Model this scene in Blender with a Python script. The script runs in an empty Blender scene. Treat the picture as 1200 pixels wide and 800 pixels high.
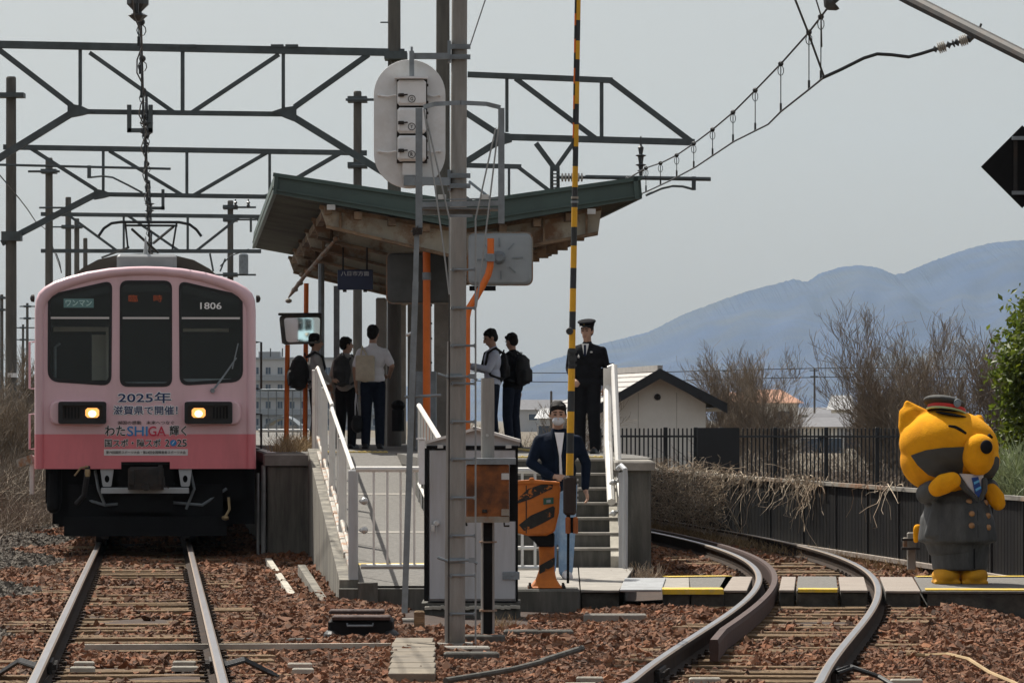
import bpy, bmesh, math, random
import numpy as np
from mathutils import Vector, Matrix, Euler
random.seed(7); rng = np.random.default_rng(7)
SC = bpy.context.scene
COL = SC.collection
F = 5000.0; EYE = 1.56; HZ = 491.0          # focal length in photo pixels, eye height above rail, horizon row

# ---------------------------------------------------------------- camera
cam = bpy.data.cameras.new('camera'); cam_o = bpy.data.objects.new('camera', cam); COL.objects.link(cam_o)
cam.sensor_width = 36; cam.lens = 150; cam.shift_y = 0.0758
cam.clip_start = 0.5; cam.clip_end = 12000
cam_o.location = (0, 0, EYE); cam_o.rotation_euler = (math.radians(90), 0, 0)
SC.camera = cam_o
# ---------------------------------------------------------------- sky and sun
SUN = Vector((-0.40, 0.61, 1.0)).normalized()
EL = math.asin(SUN.z); AZ = math.atan2(SUN.x, SUN.y)
w = bpy.data.worlds.new('World'); SC.world = w; w.use_nodes = True
nt = w.node_tree; bg = nt.nodes['Background']
sky = nt.nodes.new('ShaderNodeTexSky'); sky.sky_type = 'NISHITA'; sky.sun_disc = False
sky.sun_elevation = EL; sky.sun_rotation = AZ; sky.air_density = 1.0; sky.dust_density = 4.0; sky.ozone_density = 1.5
hs = nt.nodes.new('ShaderNodeHueSaturation'); hs.inputs['Saturation'].default_value = 1.0
mxs = nt.nodes.new('ShaderNodeMix'); mxs.data_type = 'RGBA'; mxs.inputs[0].default_value = 0.5
mxs.inputs[7].default_value = (6.3, 6.1, 5.7, 1)          # an even veil of cloud over the sky
nt.links.new(sky.outputs[0], hs.inputs['Color']); nt.links.new(hs.outputs[0], mxs.inputs[6])
nt.links.new(mxs.outputs[2], bg.inputs[0]); bg.inputs[1].default_value = 0.077
sl = bpy.data.lights.new('sun', 'SUN'); sl.energy = 5.0; sl.angle = math.radians(0.5); sl.color = (1, 0.95, 0.86)
so = bpy.data.objects.new('sun', sl); COL.objects.link(so)
so.rotation_euler = (-SUN).to_track_quat('-Z', 'Y').to_euler()
SC.view_settings.view_transform = 'Standard'; SC.view_settings.look = 'None'; SC.view_settings.exposure = 0.5
SC.view_settings.gamma = 1; SC.view_settings.use_curve_mapping = False
SC.cycles.max_bounces = 6; SC.cycles.transparent_max_bounces = 12; SC.cycles.use_denoising = True
SC.cycles.caustics_reflective = False; SC.cycles.caustics_refractive = False

# ---------------------------------------------------------------- helpers
def P(px, py, D):
    return Vector(((px-600)*D/F, D, EYE-(py-HZ)*D/F))
def C(h):
    h = h.lstrip('#'); o = []
    for i in (0, 2, 4):
        v = int(h[i:i+2], 16)/255
        o.append(v/12.92 if v <= 0.04045 else ((v+0.055)/1.055)**2.4)
    return tuple(o)
def mul(c, k): return tuple(min(1, max(0, x*k)) for x in c)

def mat(name, c, rough=0.6, metal=0.0, var=0.18, scale=6.0, bump=0.15, c2=None, amt=0.5, stretch=(1, 1, 1), fine=60.0, spec=0.4, emit=None, est=0, island=None, lo=0.45, hi=0.62):
    m = bpy.data.materials.new(name); m.use_nodes = True
    n = m.node_tree.nodes; L = m.node_tree.links; b = n['Principled BSDF']
    b.inputs['Roughness'].default_value = rough; b.inputs['Metallic'].default_value = metal
    b.inputs['Specular IOR Level'].default_value = spec
    if emit: b.inputs['Emission Color'].default_value = (*emit, 1); b.inputs['Emission Strength'].default_value = est
    tc = n.new('ShaderNodeTexCoord'); mp = n.new('ShaderNodeMapping'); mp.inputs['Scale'].default_value = stretch
    L.new(tc.outputs['Object'], mp.inputs[0])
    nz = n.new('ShaderNodeTexNoise'); nz.inputs['Scale'].default_value = scale; nz.inputs['Detail'].default_value = 6; nz.inputs['Roughness'].default_value = 0.65
    L.new(mp.outputs[0], nz.inputs['Vector'])
    cr = n.new('ShaderNodeValToRGB'); L.new(nz.outputs['Fac'], cr.inputs[0])
    cr.color_ramp.elements[0].position = 0.3; cr.color_ramp.elements[1].position = 0.7
    cr.color_ramp.elements[0].color = (*mul(c, 1-var), 1); cr.color_ramp.elements[1].color = (*mul(c, 1+var), 1)
    out = cr.outputs[0]
    if c2:
        nz2 = n.new('ShaderNodeTexNoise'); nz2.inputs['Scale'].default_value = scale*0.6; nz2.inputs['Detail'].default_value = 8; nz2.inputs['Roughness'].default_value = 0.7
        ad = n.new('ShaderNodeVectorMath'); ad.inputs[1].default_value = (13.1, 4.7, 7.7); L.new(mp.outputs[0], ad.inputs[0]); L.new(ad.outputs[0], nz2.inputs['Vector'])
        r2 = n.new('ShaderNodeValToRGB'); r2.color_ramp.elements[0].position = lo; r2.color_ramp.elements[1].position = hi
        L.new(nz2.outputs['Fac'], r2.inputs[0])
        am = n.new('ShaderNodeMath'); am.operation = 'MULTIPLY'; am.inputs[1].default_value = amt; L.new(r2.outputs[0], am.inputs[0])
        mx = n.new('ShaderNodeMix'); mx.data_type = 'RGBA'; mx.inputs[7].default_value = (*c2, 1)
        L.new(am.outputs[0], mx.inputs[0]); L.new(out, mx.inputs[6]); out = mx.outputs[2]
    if island:
        ge = n.new('ShaderNodeNewGeometry'); ri = n.new('ShaderNodeValToRGB'); L.new(ge.outputs['Random Per Island'], ri.inputs[0])
        e = ri.color_ramp.elements
        while len(e) < len(island): e.new(0.5)
        for i, cc in enumerate(island): e[i].position = i/(len(island)-1); e[i].color = (*cc, 1)
        m2 = n.new('ShaderNodeMix'); m2.data_type = 'RGBA'; m2.blend_type = 'MULTIPLY'; m2.inputs[0].default_value = 1
        L.new(out, m2.inputs[6]); L.new(ri.outputs[0], m2.inputs[7]); out = m2.outputs[2]
    L.new(out, b.inputs['Base Color'])
    if bump:
        nf = n.new('ShaderNodeTexNoise'); nf.inputs['Scale'].default_value = fine; nf.inputs['Detail'].default_value = 4
        L.new(mp.outputs[0], nf.inputs['Vector'])
        bp = n.new('ShaderNodeBump'); bp.inputs['Strength'].default_value = bump; bp.inputs['Distance'].default_value = 0.01
        L.new(nf.outputs['Fac'], bp.inputs['Height']); L.new(bp.outputs[0], b.inputs['Normal'])
    return m

def leafmat(name, c, island, tr=0.45):
    m = mat(name, c, 0.5, var=.3, scale=4, bump=0, island=island); n = m.node_tree.nodes; L = m.node_tree.links; b = n['Principled BSDF']
    t = n.new('ShaderNodeBsdfTranslucent'); x = n.new('ShaderNodeMixShader'); x.inputs[0].default_value = tr
    src = b.inputs['Base Color'].links[0].from_socket; L.new(src, t.inputs[0]); L.new(b.outputs[0], x.inputs[1]); L.new(t.outputs[0], x.inputs[2]); L.new(x.outputs[0], n['Material Output'].inputs[0])
    return m

class MB:
    def __init__(s): s.v = []; s.f = []; s.m = []; s.cur = 0
    def add(s, vs, fs):
        o = len(s.v); s.v += [tuple(x) for x in vs]; s.f += [tuple(i+o for i in f) for f in fs]; s.m += [s.cur]*len(fs); return s
    def box(s, c, size, rz=0.0, M=None):
        x, y, z = (k/2 for k in size); c = Vector(c)
        vs = [Vector((sx*x, sy*y, sz*z)) for sx in (-1, 1) for sy in (-1, 1) for sz in (-1, 1)]
        R = M if M is not None else Matrix.Rotation(rz, 3, 'Z')
        return s.add([R@v+c for v in vs], [(0, 1, 3, 2), (4, 6, 7, 5), (0, 4, 5, 1), (2, 3, 7, 6), (0, 2, 6, 4), (1, 5, 7, 3)])
    def bx(s, x0, x1, y0, y1, z0, z1):
        return s.box(((x0+x1)/2, (y0+y1)/2, (z0+z1)/2), (abs(x1-x0), abs(y1-y0), abs(z1-z0)))
    def chbox(s, c, size, b=0.01, rz=0.0):           # box with chamfered vertical and top edges
        x, y, z = (k/2 for k in size); R = Matrix.Rotation(rz, 3, 'Z'); c = Vector(c)
        def ring(ix, iy, zz, k): return [Vector(p) for p in ((-ix+k, -iy, zz), (ix-k, -iy, zz), (ix, -iy+k, zz), (ix, iy-k, zz), (ix-k, iy, zz), (-ix+k, iy, zz), (-ix, iy-k, zz), (-ix, -iy+k, zz))]
        rs = [ring(x, y, -z, b), ring(x, y, z-b, b), ring(x-b, y-b, z, b*0.6)]
        vs = [R@v+c for r in rs for v in r]; fs = []
        for k in range(2):
            for i in range(8): j = (i+1) % 8; fs.append((k*8+i, k*8+j, k*8+8+j, k*8+8+i))
        fs.append(tuple(range(7, -1, -1))); fs.append(tuple(range(16, 24)))
        return s.add(vs, fs)
    def beam(s, p0, p1, wd, dp=None):
        """rectangular bar; wd = size seen across the bar in the vertical plane through it, dp = size across that plane"""
        p0 = Vector(p0); p1 = Vector(p1); d = (p1-p0); L = d.length; d.normalize(); dp = dp or wd
        a = Vector((0, 1, 0))
        if abs(d.dot(a)) > 0.9: a = Vector((1, 0, 0))
        n = d.cross(a).normalized(); a = n.cross(d).normalized()
        M = Matrix((n, a, d)).transposed()
        return s.box((p0+p1)/2, (wd, dp, L), M=M)
    def tube(s, pts, r, n=8, cap=True):
        pts = [Vector(p) for p in pts]; k = len(pts); r = r if hasattr(r, '__len__') else [r]*k
        rings = []; prev = None
        for i, p in enumerate(pts):
            d = (pts[min(i+1, k-1)]-pts[max(i-1, 0)])
            if d.length < 1e-9: d = Vector((0, 0, 1))
            d.normalize()
            if prev is None:
                u = d.cross(Vector((0, 0, 1)) if abs(d.z) < 0.9 else Vector((1, 0, 0))).normalized()
            else:
                u = (prev-d*prev.dot(d)).normalized()
            prev = u; v = d.cross(u)
            rings += [p+(u*math.cos(2*math.pi*j/n)+v*math.sin(2*math.pi*j/n))*r[i] for j in range(n)]
        fs = []
        for i in range(k-1):
            for j in range(n): q = (j+1) % n; fs.append((i*n+j, i*n+q, i*n+n+q, i*n+n+j))
        if cap and n > 2: fs.append(tuple(range(n-1, -1, -1))); fs.append(tuple(range((k-1)*n, k*n)))
        return s.add(rings, fs)
    def lathe(s, p0, axis, prof, n=12):
        """prof: list of (distance along axis, radius)"""
        axis = Vector(axis).normalized(); p0 = Vector(p0)
        u = axis.cross(Vector((0, 0, 1)) if abs(axis.z) < 0.9 else Vector((1, 0, 0))).normalized(); v = axis.cross(u)
        vs = []; fs = []
        for t, r in prof: vs += [p0+axis*t+(u*math.cos(2*math.pi*j/n)+v*math.sin(2*math.pi*j/n))*max(r, 1e-4) for j in range(n)]
        k = len(prof)
        for i in range(k-1):
            for j in range(n): q = (j+1) % n; fs.append((i*n+j, i*n+q, i*n+n+q, i*n+n+j))
        fs.append(tuple(range(n-1, -1, -1))); fs.append(tuple(range((k-1)*n, k*n)))
        return s.add(vs, fs)
    def ell(s, c, r, R=None, nu=20, nv=12):
        c = Vector(c); r = r if hasattr(r, '__len__') else (r, r, r); vs = []; fs = []
        for i in range(nv+1):
            th = math.pi*i/nv
            for j in range(nu):
                ph = 2*math.pi*j/nu
                q = Vector((r[0]*math.sin(th)*math.cos(ph), r[1]*math.sin(th)*math.sin(ph), r[2]*math.cos(th)))
                if R is not None: q = R@q
                vs.append(c+q)
        for i in range(nv):
            for j in range(nu):
                k = (j+1) % nu; fs.append((i*nu+j, (i+1)*nu+j, (i+1)*nu+k, i*nu+k))
        return s.add(vs, fs)
    def cap(s, p0, p1, r0, r1, n=12):
        p0 = Vector(p0); p1 = Vector(p1); d = p1-p0; L = d.length
        prof = [(-r0*math.cos(a), r0*math.sin(a)) for a in (0.05, 0.5, 1.0)]+[(0, r0), (L, r1)]+[(L+r1*math.cos(a), r1*math.sin(a)) for a in (1.0, 0.5, 0.05)]
        return s.lathe(p0, d if L > 1e-6 else Vector((0, 0, 1)), prof, n)
    def chain(s, pts, rs, n=12):
        for i in range(len(pts)-1): s.cap(pts[i], pts[i+1], rs[i], rs[i+1], n)
        return s
    def prism(s, poly, vec):
        """closed polygon (3D points) pushed along vec"""
        poly = [Vector(p) for p in poly]; vec = Vector(vec); n = len(poly)
        vs = poly+[p+vec for p in poly]
        fs = [tuple(range(n-1, -1, -1)), tuple(range(n, 2*n))]+[(i, (i+1) % n, n+(i+1) % n, n+i) for i in range(n)]
        return s.add(vs, fs)
    def pplate(s, pxs, D, th):
        """plate facing the camera traced in the plane at distance D, th thick"""
        return s.prism([P(x, y, D) for x, y in pxs], (0, th, 0))

WM = {}
def _link(name, me, parent, kind=None):
    o = bpy.data.objects.new(name, me); COL.objects.link(o)
    if parent is not None: o.parent = parent; WM[o.name] = WM[parent.name]
    else: WM[o.name] = Matrix.Identity(4)
    if kind: o['kind'] = kind
    return o
def thing(name, label, cat, loc=(0, 0, 0), rz=0.0, group=None, kind=None):
    o = bpy.data.objects.new(name, None); COL.objects.link(o); o.empty_display_size = 0.2
    o.location = loc; o.rotation_euler = (0, 0, rz)
    WM[o.name] = Matrix.Translation(Vector(loc))@Matrix.Rotation(rz, 4, 'Z')
    tag(o, label, cat, group, kind); return o
def tag(o, label=None, cat=None, group=None, kind=None):
    if label: o['label'] = label
    if cat: o['category'] = cat
    if group: o['group'] = group
    if kind: o['kind'] = kind
    return o
def fix_normals(me):
    b = bmesh.new(); b.from_mesh(me); bmesh.ops.recalc_face_normals(b, faces=b.faces); b.to_mesh(me); b.free()
def part(name, mb, mats, parent=None, local=False, smooth=False, bevel=0.0, kind=None, loc=None, label=None, nofix=False):
    me = bpy.data.meshes.new(name)
    vs = mb.v
    if parent is not None and not local:
        Mi = WM[parent.name].inverted(); vs = [tuple(Mi@Vector(v)) for v in vs]
    if parent is None and loc is not None:
        l = Vector(loc); vs = [tuple(Vector(v)-l) for v in vs]
    me.from_pydata(vs, [], mb.f)
    for m in (mats if isinstance(mats, (list, tuple)) else [mats]): me.materials.append(m)
    if any(mb.m): me.polygons.foreach_set('material_index', mb.m)
    if not nofix: fix_normals(me)
    if smooth: me.polygons.foreach_set('use_smooth', [True]*len(me.polygons))
    me.update()
    o = _link(name, me, parent, kind)
    if parent is None and loc is not None: o.location = loc; WM[o.name] = Matrix.Translation(Vector(loc))
    if bevel:
        bv = o.modifiers.new('edge', 'BEVEL'); bv.width = bevel; bv.segments = 2; bv.limit_method = 'ANGLE'; bv.angle_limit = math.radians(50)
    if label: o['label'] = label
    return o
def single(name, mb, mats, label, cat, loc, group=None, **k):
    return tag(part(name, mb, mats, None, loc=loc, **k), label, cat, group)
def evalmesh(o, name):
    dg = bpy.context.evaluated_depsgraph_get()
    me = bpy.data.meshes.new_from_object(o.evaluated_get(dg), depsgraph=dg); me.name = name; return me
def blob(name, mb, m, parent, voxel=0.012, it=3, local=True, label=None, keep=None):
    """one continuous surface grown from overlapping pieces"""
    me = bpy.data.meshes.new('tmp'); me.from_pydata(mb.v, [], mb.f); fix_normals(me)
    t = bpy.data.objects.new('tmp', me); COL.objects.link(t)
    r = t.modifiers.new('r', 'REMESH'); r.mode = 'VOXEL'; r.voxel_size = voxel
    s = t.modifiers.new('s', 'SMOOTH'); s.factor = 0.5; s.iterations = it
    bpy.context.view_layer.update()
    nm = evalmesh(t, name); bpy.data.objects.remove(t); bpy.data.meshes.remove(me)
    if not local:
        nm.transform(WM[parent.name].inverted())
    nm.materials.clear()
    for k in (m if isinstance(m, (list, tuple)) else [m]): nm.materials.append(k)
    nm.polygons.foreach_set('use_smooth', [True]*len(nm.polygons))
    o = _link(name, nm, parent)
    if label: o['label'] = label
    return o
def round_poly(pts, r, n=5):
    out = []; k = len(pts)
    for i in range(k):
        a = Vector(pts[i-1]); b = Vector(pts[i]); c = Vector(pts[(i+1) % k])
        rr = r[i] if hasattr(r, '__len__') else r
        d1 = (a-b); d2 = (c-b); q = min(rr, d1.length*0.45, d2.length*0.45)
        p1 = b+d1.normalized()*q; p2 = b+d2.normalized()*q
        for j in range(n+1):
            t = j/n; out.append((p1*(1-t)**2+b*2*t*(1-t)+p2*t*t))
    return out
def flat(outer, holes=(), y0=0.0, th=0.01):
    """2D outline (x, z) with holes, as MB; front face at y0, th deep"""
    cu = bpy.data.curves.new('tmp', 'CURVE'); cu.dimensions = '2D'; cu.fill_mode = 'BOTH'; cu.extrude = th/2
    for ring in [outer]+list(holes):
        sp = cu.splines.new('POLY'); sp.points.add(len(ring)-1); sp.use_cyclic_u = True
        for p, q in zip(sp.points, ring): p.co = (q[0], q[1], 0, 1)
    o = bpy.data.objects.new('tmp', cu); COL.objects.link(o); bpy.context.view_layer.update()
    me = evalmesh(o, 'tmp'); bpy.data.objects.remove(o); bpy.data.curves.remove(cu)
    b = MB(); b.add([(v.co.x, y0+th/2+v.co.z, v.co.y) for v in me.vertices], [tuple(p.vertices) for p in me.polygons])
    bpy.data.meshes.remove(me); return b
def text(body, cx, cz, wd, ht, m, parent, y, bold=0.0, name='lettering', local=True, ext=0.002, rot=None):
    """lettering fitted to a box wd x ht centred at (cx, cz) on the plane y"""
    cu = bpy.data.curves.new('tmp', 'FONT'); cu.body = body; cu.offset = bold; cu.extrude = 0.02; cu.resolution_u = 3
    o = bpy.data.objects.new('tmp', cu); COL.objects.link(o); bpy.context.view_layer.update()
    me = evalmesh(o, name); bpy.data.objects.remove(o); bpy.data.curves.remove(cu)
    n = len(me.vertices); co = np.zeros(n*3); me.vertices.foreach_get('co', co); co = co.reshape(-1, 3)
    lo = co.min(0); hi = co.max(0); mid = (lo+hi)/2
    sx = wd/(hi[0]-lo[0]); sz = ht/(hi[1]-lo[1]) if ht else sx
    q = np.stack([cx+(co[:, 0]-mid[0])*sx, y-ext*0.5+(-co[:, 2])*ext/0.04, cz+(co[:, 1]-mid[1])*sz], 1)
    if not local and parent is not None:
        Mi = np.array(WM[parent.name].inverted()); q = q@Mi[:3, :3].T+Mi[:3, 3]
    me.vertices.foreach_set('co', q.ravel()); me.update()
    me.materials.clear(); me.materials.append(m)
    return _link(name, me, parent)
# ---------------------------------------------------------------- materials
M = dict(
 earth=mat('dry_earth', (0.12, 0.095, 0.07), 0.95, var=0.35, scale=0.6, bump=0.5, c2=(0.09, 0.09, 0.045), amt=0.5),
 bed=mat('ballast_bed', (0.045, 0.026, 0.018), 0.95, var=0.4, scale=9, bump=0.8, c2=(0.05, 0.042, 0.036), amt=0.5),
 stone=mat('ballast_stone', (0.27, 0.128, 0.064), 0.9, var=0.35, scale=5, bump=0.3, c2=(0.12, 0.08, 0.055), amt=0.6, fine=150, lo=0.4, hi=0.6,
           island=[(0.2, 0.18, 0.17), (0.5, 0.42, 0.36), (1, 0.75, 0.6), (0.4, 0.42, 0.44), (1, 1, 0.98), (0.6, 0.42, 0.32), (0.95, 0.85, 0.75), (0.28, 0.24, 0.22), (0.8, 0.7, 0.62)]),
 greystone=mat('grey_gravel', (0.125, 0.108, 0.09), 0.95, var=0.35, scale=5, bump=0.3, island=[(0.4, 0.4, 0.4), (0.8, 0.78, 0.75), (1, 0.98, 0.95), (0.6, 0.58, 0.55)]),
 wood=mat('sleeper_wood', (0.23, 0.15, 0.08), 0.9, var=0.5, scale=3, bump=0.9, stretch=(1.2, 14, 6), fine=22, c2=(0.15, 0.1, 0.065), amt=0.7),
 railside=mat('rail_rust', (0.028, 0.02, 0.016), 0.85, 0.0, spec=.12, var=0.3, scale=12, bump=0.3, c2=(0.06, 0.034, 0.02), amt=0.5),
 railtop=mat('rail_polished', (0.27, 0.265, 0.27), 0.33, 1.0, var=0.12, scale=2, bump=0.05, stretch=(6, 0.4, 1)),
 raillip=mat('rail_lip', (0.2, 0.15, 0.11), 0.5, 0.3, var=0.15, scale=9, bump=0.1),
 guard=mat('guard_rail_red', (0.055, 0.03, 0.025), 0.75, 0.0, spec=.35, var=0.25, scale=10, bump=0.3),
 conc=mat('concrete', (0.27, 0.25, 0.22), 0.85, var=0.2, scale=2.5, bump=0.3, c2=(0.15, 0.14, 0.12), amt=0.6),
 concdark=mat('weathered_concrete', (0.105, 0.1, 0.088), 0.9, var=0.35, scale=3, bump=0.45, c2=(0.05, 0.05, 0.043), amt=0.7, stretch=(4, 4, 0.6)),
 conclight=mat('pale_concrete', (0.42, 0.39, 0.33), 0.85, var=0.18, scale=4, bump=0.3, c2=(0.25, 0.23, 0.19), amt=0.6),
 concwall=mat('streaked_concrete', (0.2, 0.185, 0.155), 0.9, var=0.4, scale=2.2, bump=0.4, c2=(0.075, 0.07, 0.06), amt=0.85, stretch=(3, 3, 0.35)),
 pole=mat('pole_concrete', (0.31, 0.3, 0.28), 0.85, var=0.15, scale=3, bump=0.3, c2=(0.19, 0.18, 0.16), amt=0.6, stretch=(3, 3, 0.5)),
 poledark=mat('old_pole_concrete', (0.115, 0.107, 0.094), 0.88, var=0.2, scale=3, bump=0.4, c2=(0.07, 0.066, 0.058), amt=0.6, stretch=(3, 3, 0.6)),
 asphalt=mat('speckled_asphalt', (0.15, 0.142, 0.13), 0.92, var=0.3, scale=30, bump=0.6, fine=130, c2=(0.095, 0.09, 0.082), amt=0.6),
 slab=mat('paving_slab', (0.28, 0.26, 0.23), 0.9, var=0.22, scale=6, bump=0.4, fine=120, c2=(0.22, 0.2, 0.18), amt=0.6),
 plank=mat('crossing_plank', (0.28, 0.24, 0.205), 0.85, var=0.25, scale=4, bump=0.4, stretch=(1, 8, 1), c2=(0.17, 0.135, 0.115), amt=0.5),
 yellow=mat('yellow_line_paint', (0.62, 0.42, 0.03), 0.7, var=0.15, scale=14, bump=0.3, c2=(0.35, 0.3, 0.2), amt=0.5),
 tactile=mat('tactile_yellow', (0.5, 0.37, 0.1), 0.8, var=0.2, scale=14, bump=0.5, c2=(0.3, 0.26, 0.18), amt=0.7),
 troughlid=mat('trough_lid', (0.19, 0.16, 0.12), 0.9, var=0.25, scale=5, bump=0.4, c2=(0.13, 0.115, 0.095), amt=0.7),
 coverplate=mat('cover_plate_steel', (0.3, 0.31, 0.315), 0.5, 0.4, var=0.2, scale=6, bump=0.2, c2=(0.2, 0.2, 0.2), amt=0.6),
 footing=mat('stained_shaded_footing', (0.06, 0.056, 0.048), 0.95, var=0.45, scale=7, bump=0.7, c2=(0.12, 0.105, 0.085), amt=0.6, lo=.55, hi=.7),
 galv=mat('galvanised_steel', (0.23, 0.26, 0.28), 0.55, 0.35, var=0.18, scale=9, bump=0.12, c2=(0.14, 0.155, 0.165), amt=0.5),
 galvlight=mat('bright_galvanised', (0.5, 0.5, 0.49), 0.4, 0.55, var=0.15, scale=9, bump=0.1),
 steel=mat('gantry_steel', (0.085, 0.1, 0.105), 0.6, 0.25, var=0.2, scale=4, bump=0.15, c2=(0.05, 0.055, 0.055), amt=0.5),
 white=mat('white_rail_paint', (0.68, 0.66, 0.62), 0.5, var=0.08, scale=5, bump=0.1, c2=(0.42, 0.3, 0.2), amt=0.5, lo=0.58, hi=0.7),
 whiterust=mat('flaking_white_paint', (0.36, 0.34, 0.3), 0.6, var=0.12, scale=7, bump=0.3, c2=(0.3, 0.14, 0.06), amt=0.9, lo=0.52, hi=0.6),
 cab=mat('cabinet_grey', (0.44, 0.45, 0.465), 0.5, var=0.06, scale=2, bump=0.06, c2=(0.3, 0.28, 0.25), amt=0.55, stretch=(5, 5, .6), lo=.5, hi=.72),
 sig=mat('signal_grey', (0.78, 0.79, 0.79), 0.5, var=0.07, scale=5, bump=0.08, c2=(0.58, 0.56, 0.52), amt=0.5),
 black=mat('black_paint', (0.008, 0.008, 0.0085), 0.65, spec=.12, var=0.25, scale=6, bump=0.15),
 dark=mat('dark_iron', (0.022, 0.021, 0.02), 0.7, 0.2, var=0.35, scale=7, bump=0.3, c2=(0.05, 0.03, 0.02), amt=0.5),
 rubber=mat('black_rubber', (0.012, 0.012, 0.013), 0.6, var=0.2, bump=0.05),
 rust=mat('rusted_plate', (0.3, 0.105, 0.03), 0.85, var=0.35, scale=4.5, bump=0.4, c2=(0.075, 0.035, 0.02), amt=0.9, lo=0.42, hi=0.62),
 rustedge=mat('grey_rust', (0.27, 0.25, 0.21), 0.8, var=0.2, scale=6, bump=0.3, c2=(0.24, 0.1, 0.035), amt=0.9),
 orange=mat('orange_pole_paint', (0.72, 0.16, 0.02), 0.5, var=0.12, scale=5, bump=0.08),
 mach=mat('barrier_orange', (0.5, 0.145, 0.016), 0.6, var=0.15, scale=6, bump=0.2, c2=(0.22, 0.07, 0.015), amt=0.5, lo=0.5, hi=0.65),
 worn=mat('worn_black_stripe', (0.016, 0.016, 0.014), 0.7, var=0.3, scale=18, bump=0.3, c2=(0.45, 0.14, 0.02), amt=1.0, lo=0.56, hi=0.6),
 armyel=mat('barrier_yellow', (0.68, 0.36, 0.015), 0.55, var=0.12, scale=10, bump=0.1),
 armblk=mat('barrier_black', (0.03, 0.033, 0.035), 0.6, var=0.25, scale=10, bump=0.15),
 green=mat('canopy_green', (0.06, 0.094, 0.084), 0.55, var=0.12, scale=2, bump=0.08, c2=(0.04, 0.055, 0.052), amt=0.5),
 soffit=mat('canopy_sheet', (0.085, 0.09, 0.07), 0.8, var=0.25, scale=1.5, bump=0.2, c2=(0.03, 0.03, 0.024), amt=0.6),
 beam=mat('rusty_beam', (0.46, 0.43, 0.35), 0.8, var=0.25, scale=1.6, bump=0.3, c2=(0.2, 0.1, 0.045), amt=0.9, lo=0.5, hi=0.6),
 beamrust=mat('rusted_purlin', (0.27, 0.185, 0.115), 0.85, var=0.35, scale=2.5, bump=0.4, c2=(0.05, 0.03, 0.02), amt=0.8),
 wire=mat('overhead_wire', (0.03, 0.032, 0.034), 0.5, 0.4, bump=0),
 rope=mat('steel_rope', (0.3, 0.31, 0.31), 0.5, 0.4, bump=0),
 insul=mat('porcelain', (0.42, 0.4, 0.36), 0.3, var=0.1, bump=0),
 insuld=mat('dark_insulator', (0.05, 0.055, 0.06), 0.35, var=0.1, bump=0),
 bark=mat('bare_bark', (0.27, 0.23, 0.185), 0.95, var=0.25, scale=3, bump=0.2, island=[(0.5, 0.48, 0.46), (1, 0.95, 0.9), (0.75, 0.7, 0.62)]),
 vine=mat('dry_vine', (0.5, 0.44, 0.36), 0.95, var=0.25, scale=3, bump=0.1, island=[(0.35, 0.3, 0.26), (1, 0.95, 0.88), (0.6, 0.5, 0.42), (0.85, 0.78, 0.68)]),
 straw=mat('dry_grass', (0.38, 0.29, 0.18), 0.95, var=0.2, scale=3, bump=0.1, island=[(0.5, 0.45, 0.4), (1, 0.95, 0.85), (0.75, 0.65, 0.5)]),
 leaf=leafmat('evergreen_leaf', (0.13, 0.17, 0.022), [(0.4, 0.5, 0.4), (1, 1, 0.8), (0.7, 0.75, 0.6), (1.0, 0.9, 0.5)]),
 grassy=leafmat('pale_bamboo_grass', (0.46, 0.5, 0.34), [(0.4, 0.45, 0.35), (1, 1, 0.95), (0.7, 0.75, 0.6)]),
 fence=mat('black_aluminium_fence', (0.012, 0.013, 0.015), 0.5, var=0.2, bump=0.05),
 wallblk=mat('black_wall_sheet', (0.009, 0.009, 0.010), 0.6, spec=0.15, var=0.25, scale=2, bump=0.15, c2=(0.022, 0.02, 0.017), amt=0.5, stretch=(3, 3, 0.5)),
 cream=mat('cream_render', (0.8, 0.77, 0.7), 0.9, var=0.06, scale=1.2, bump=0.2, c2=(0.62, 0.58, 0.5), amt=0.35),
 tile=mat('grey_roof_tile', (0.36, 0.34, 0.32), 0.7, var=0.2, scale=4, bump=0.2),
 bargeboard=mat('black_bargeboard', (0.014, 0.014, 0.016), 0.6, var=0.2, bump=0.1),
 hill=mat('wooded_hill', (0.010, 0.028, 0.078), 0.95, var=0.45, scale=0.008, bump=0, c2=(0.045, 0.048, 0.046), amt=0.6),  # blue of the distant haze is mixed into the hill's own colour
 apt=mat('apartment_render', (0.5, 0.5, 0.5), 0.8, var=0.06, scale=0.2, bump=0.05),
 aptwin=mat('distant_window', (0.06, 0.085, 0.12), 0.3, bump=0),
 aptdark=mat('balcony_grey_panel', (0.3, 0.32, 0.34), 0.7, bump=0),  # mid grey for balcony fronts and roof slab
 roofor=mat('orange_roof', (0.42, 0.22, 0.14), 0.8, var=0.15, scale=2, bump=0.1),
 roofgr=mat('slate_roof', (0.14, 0.14, 0.15), 0.8, var=0.15, scale=2, bump=0.1),
)
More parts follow.
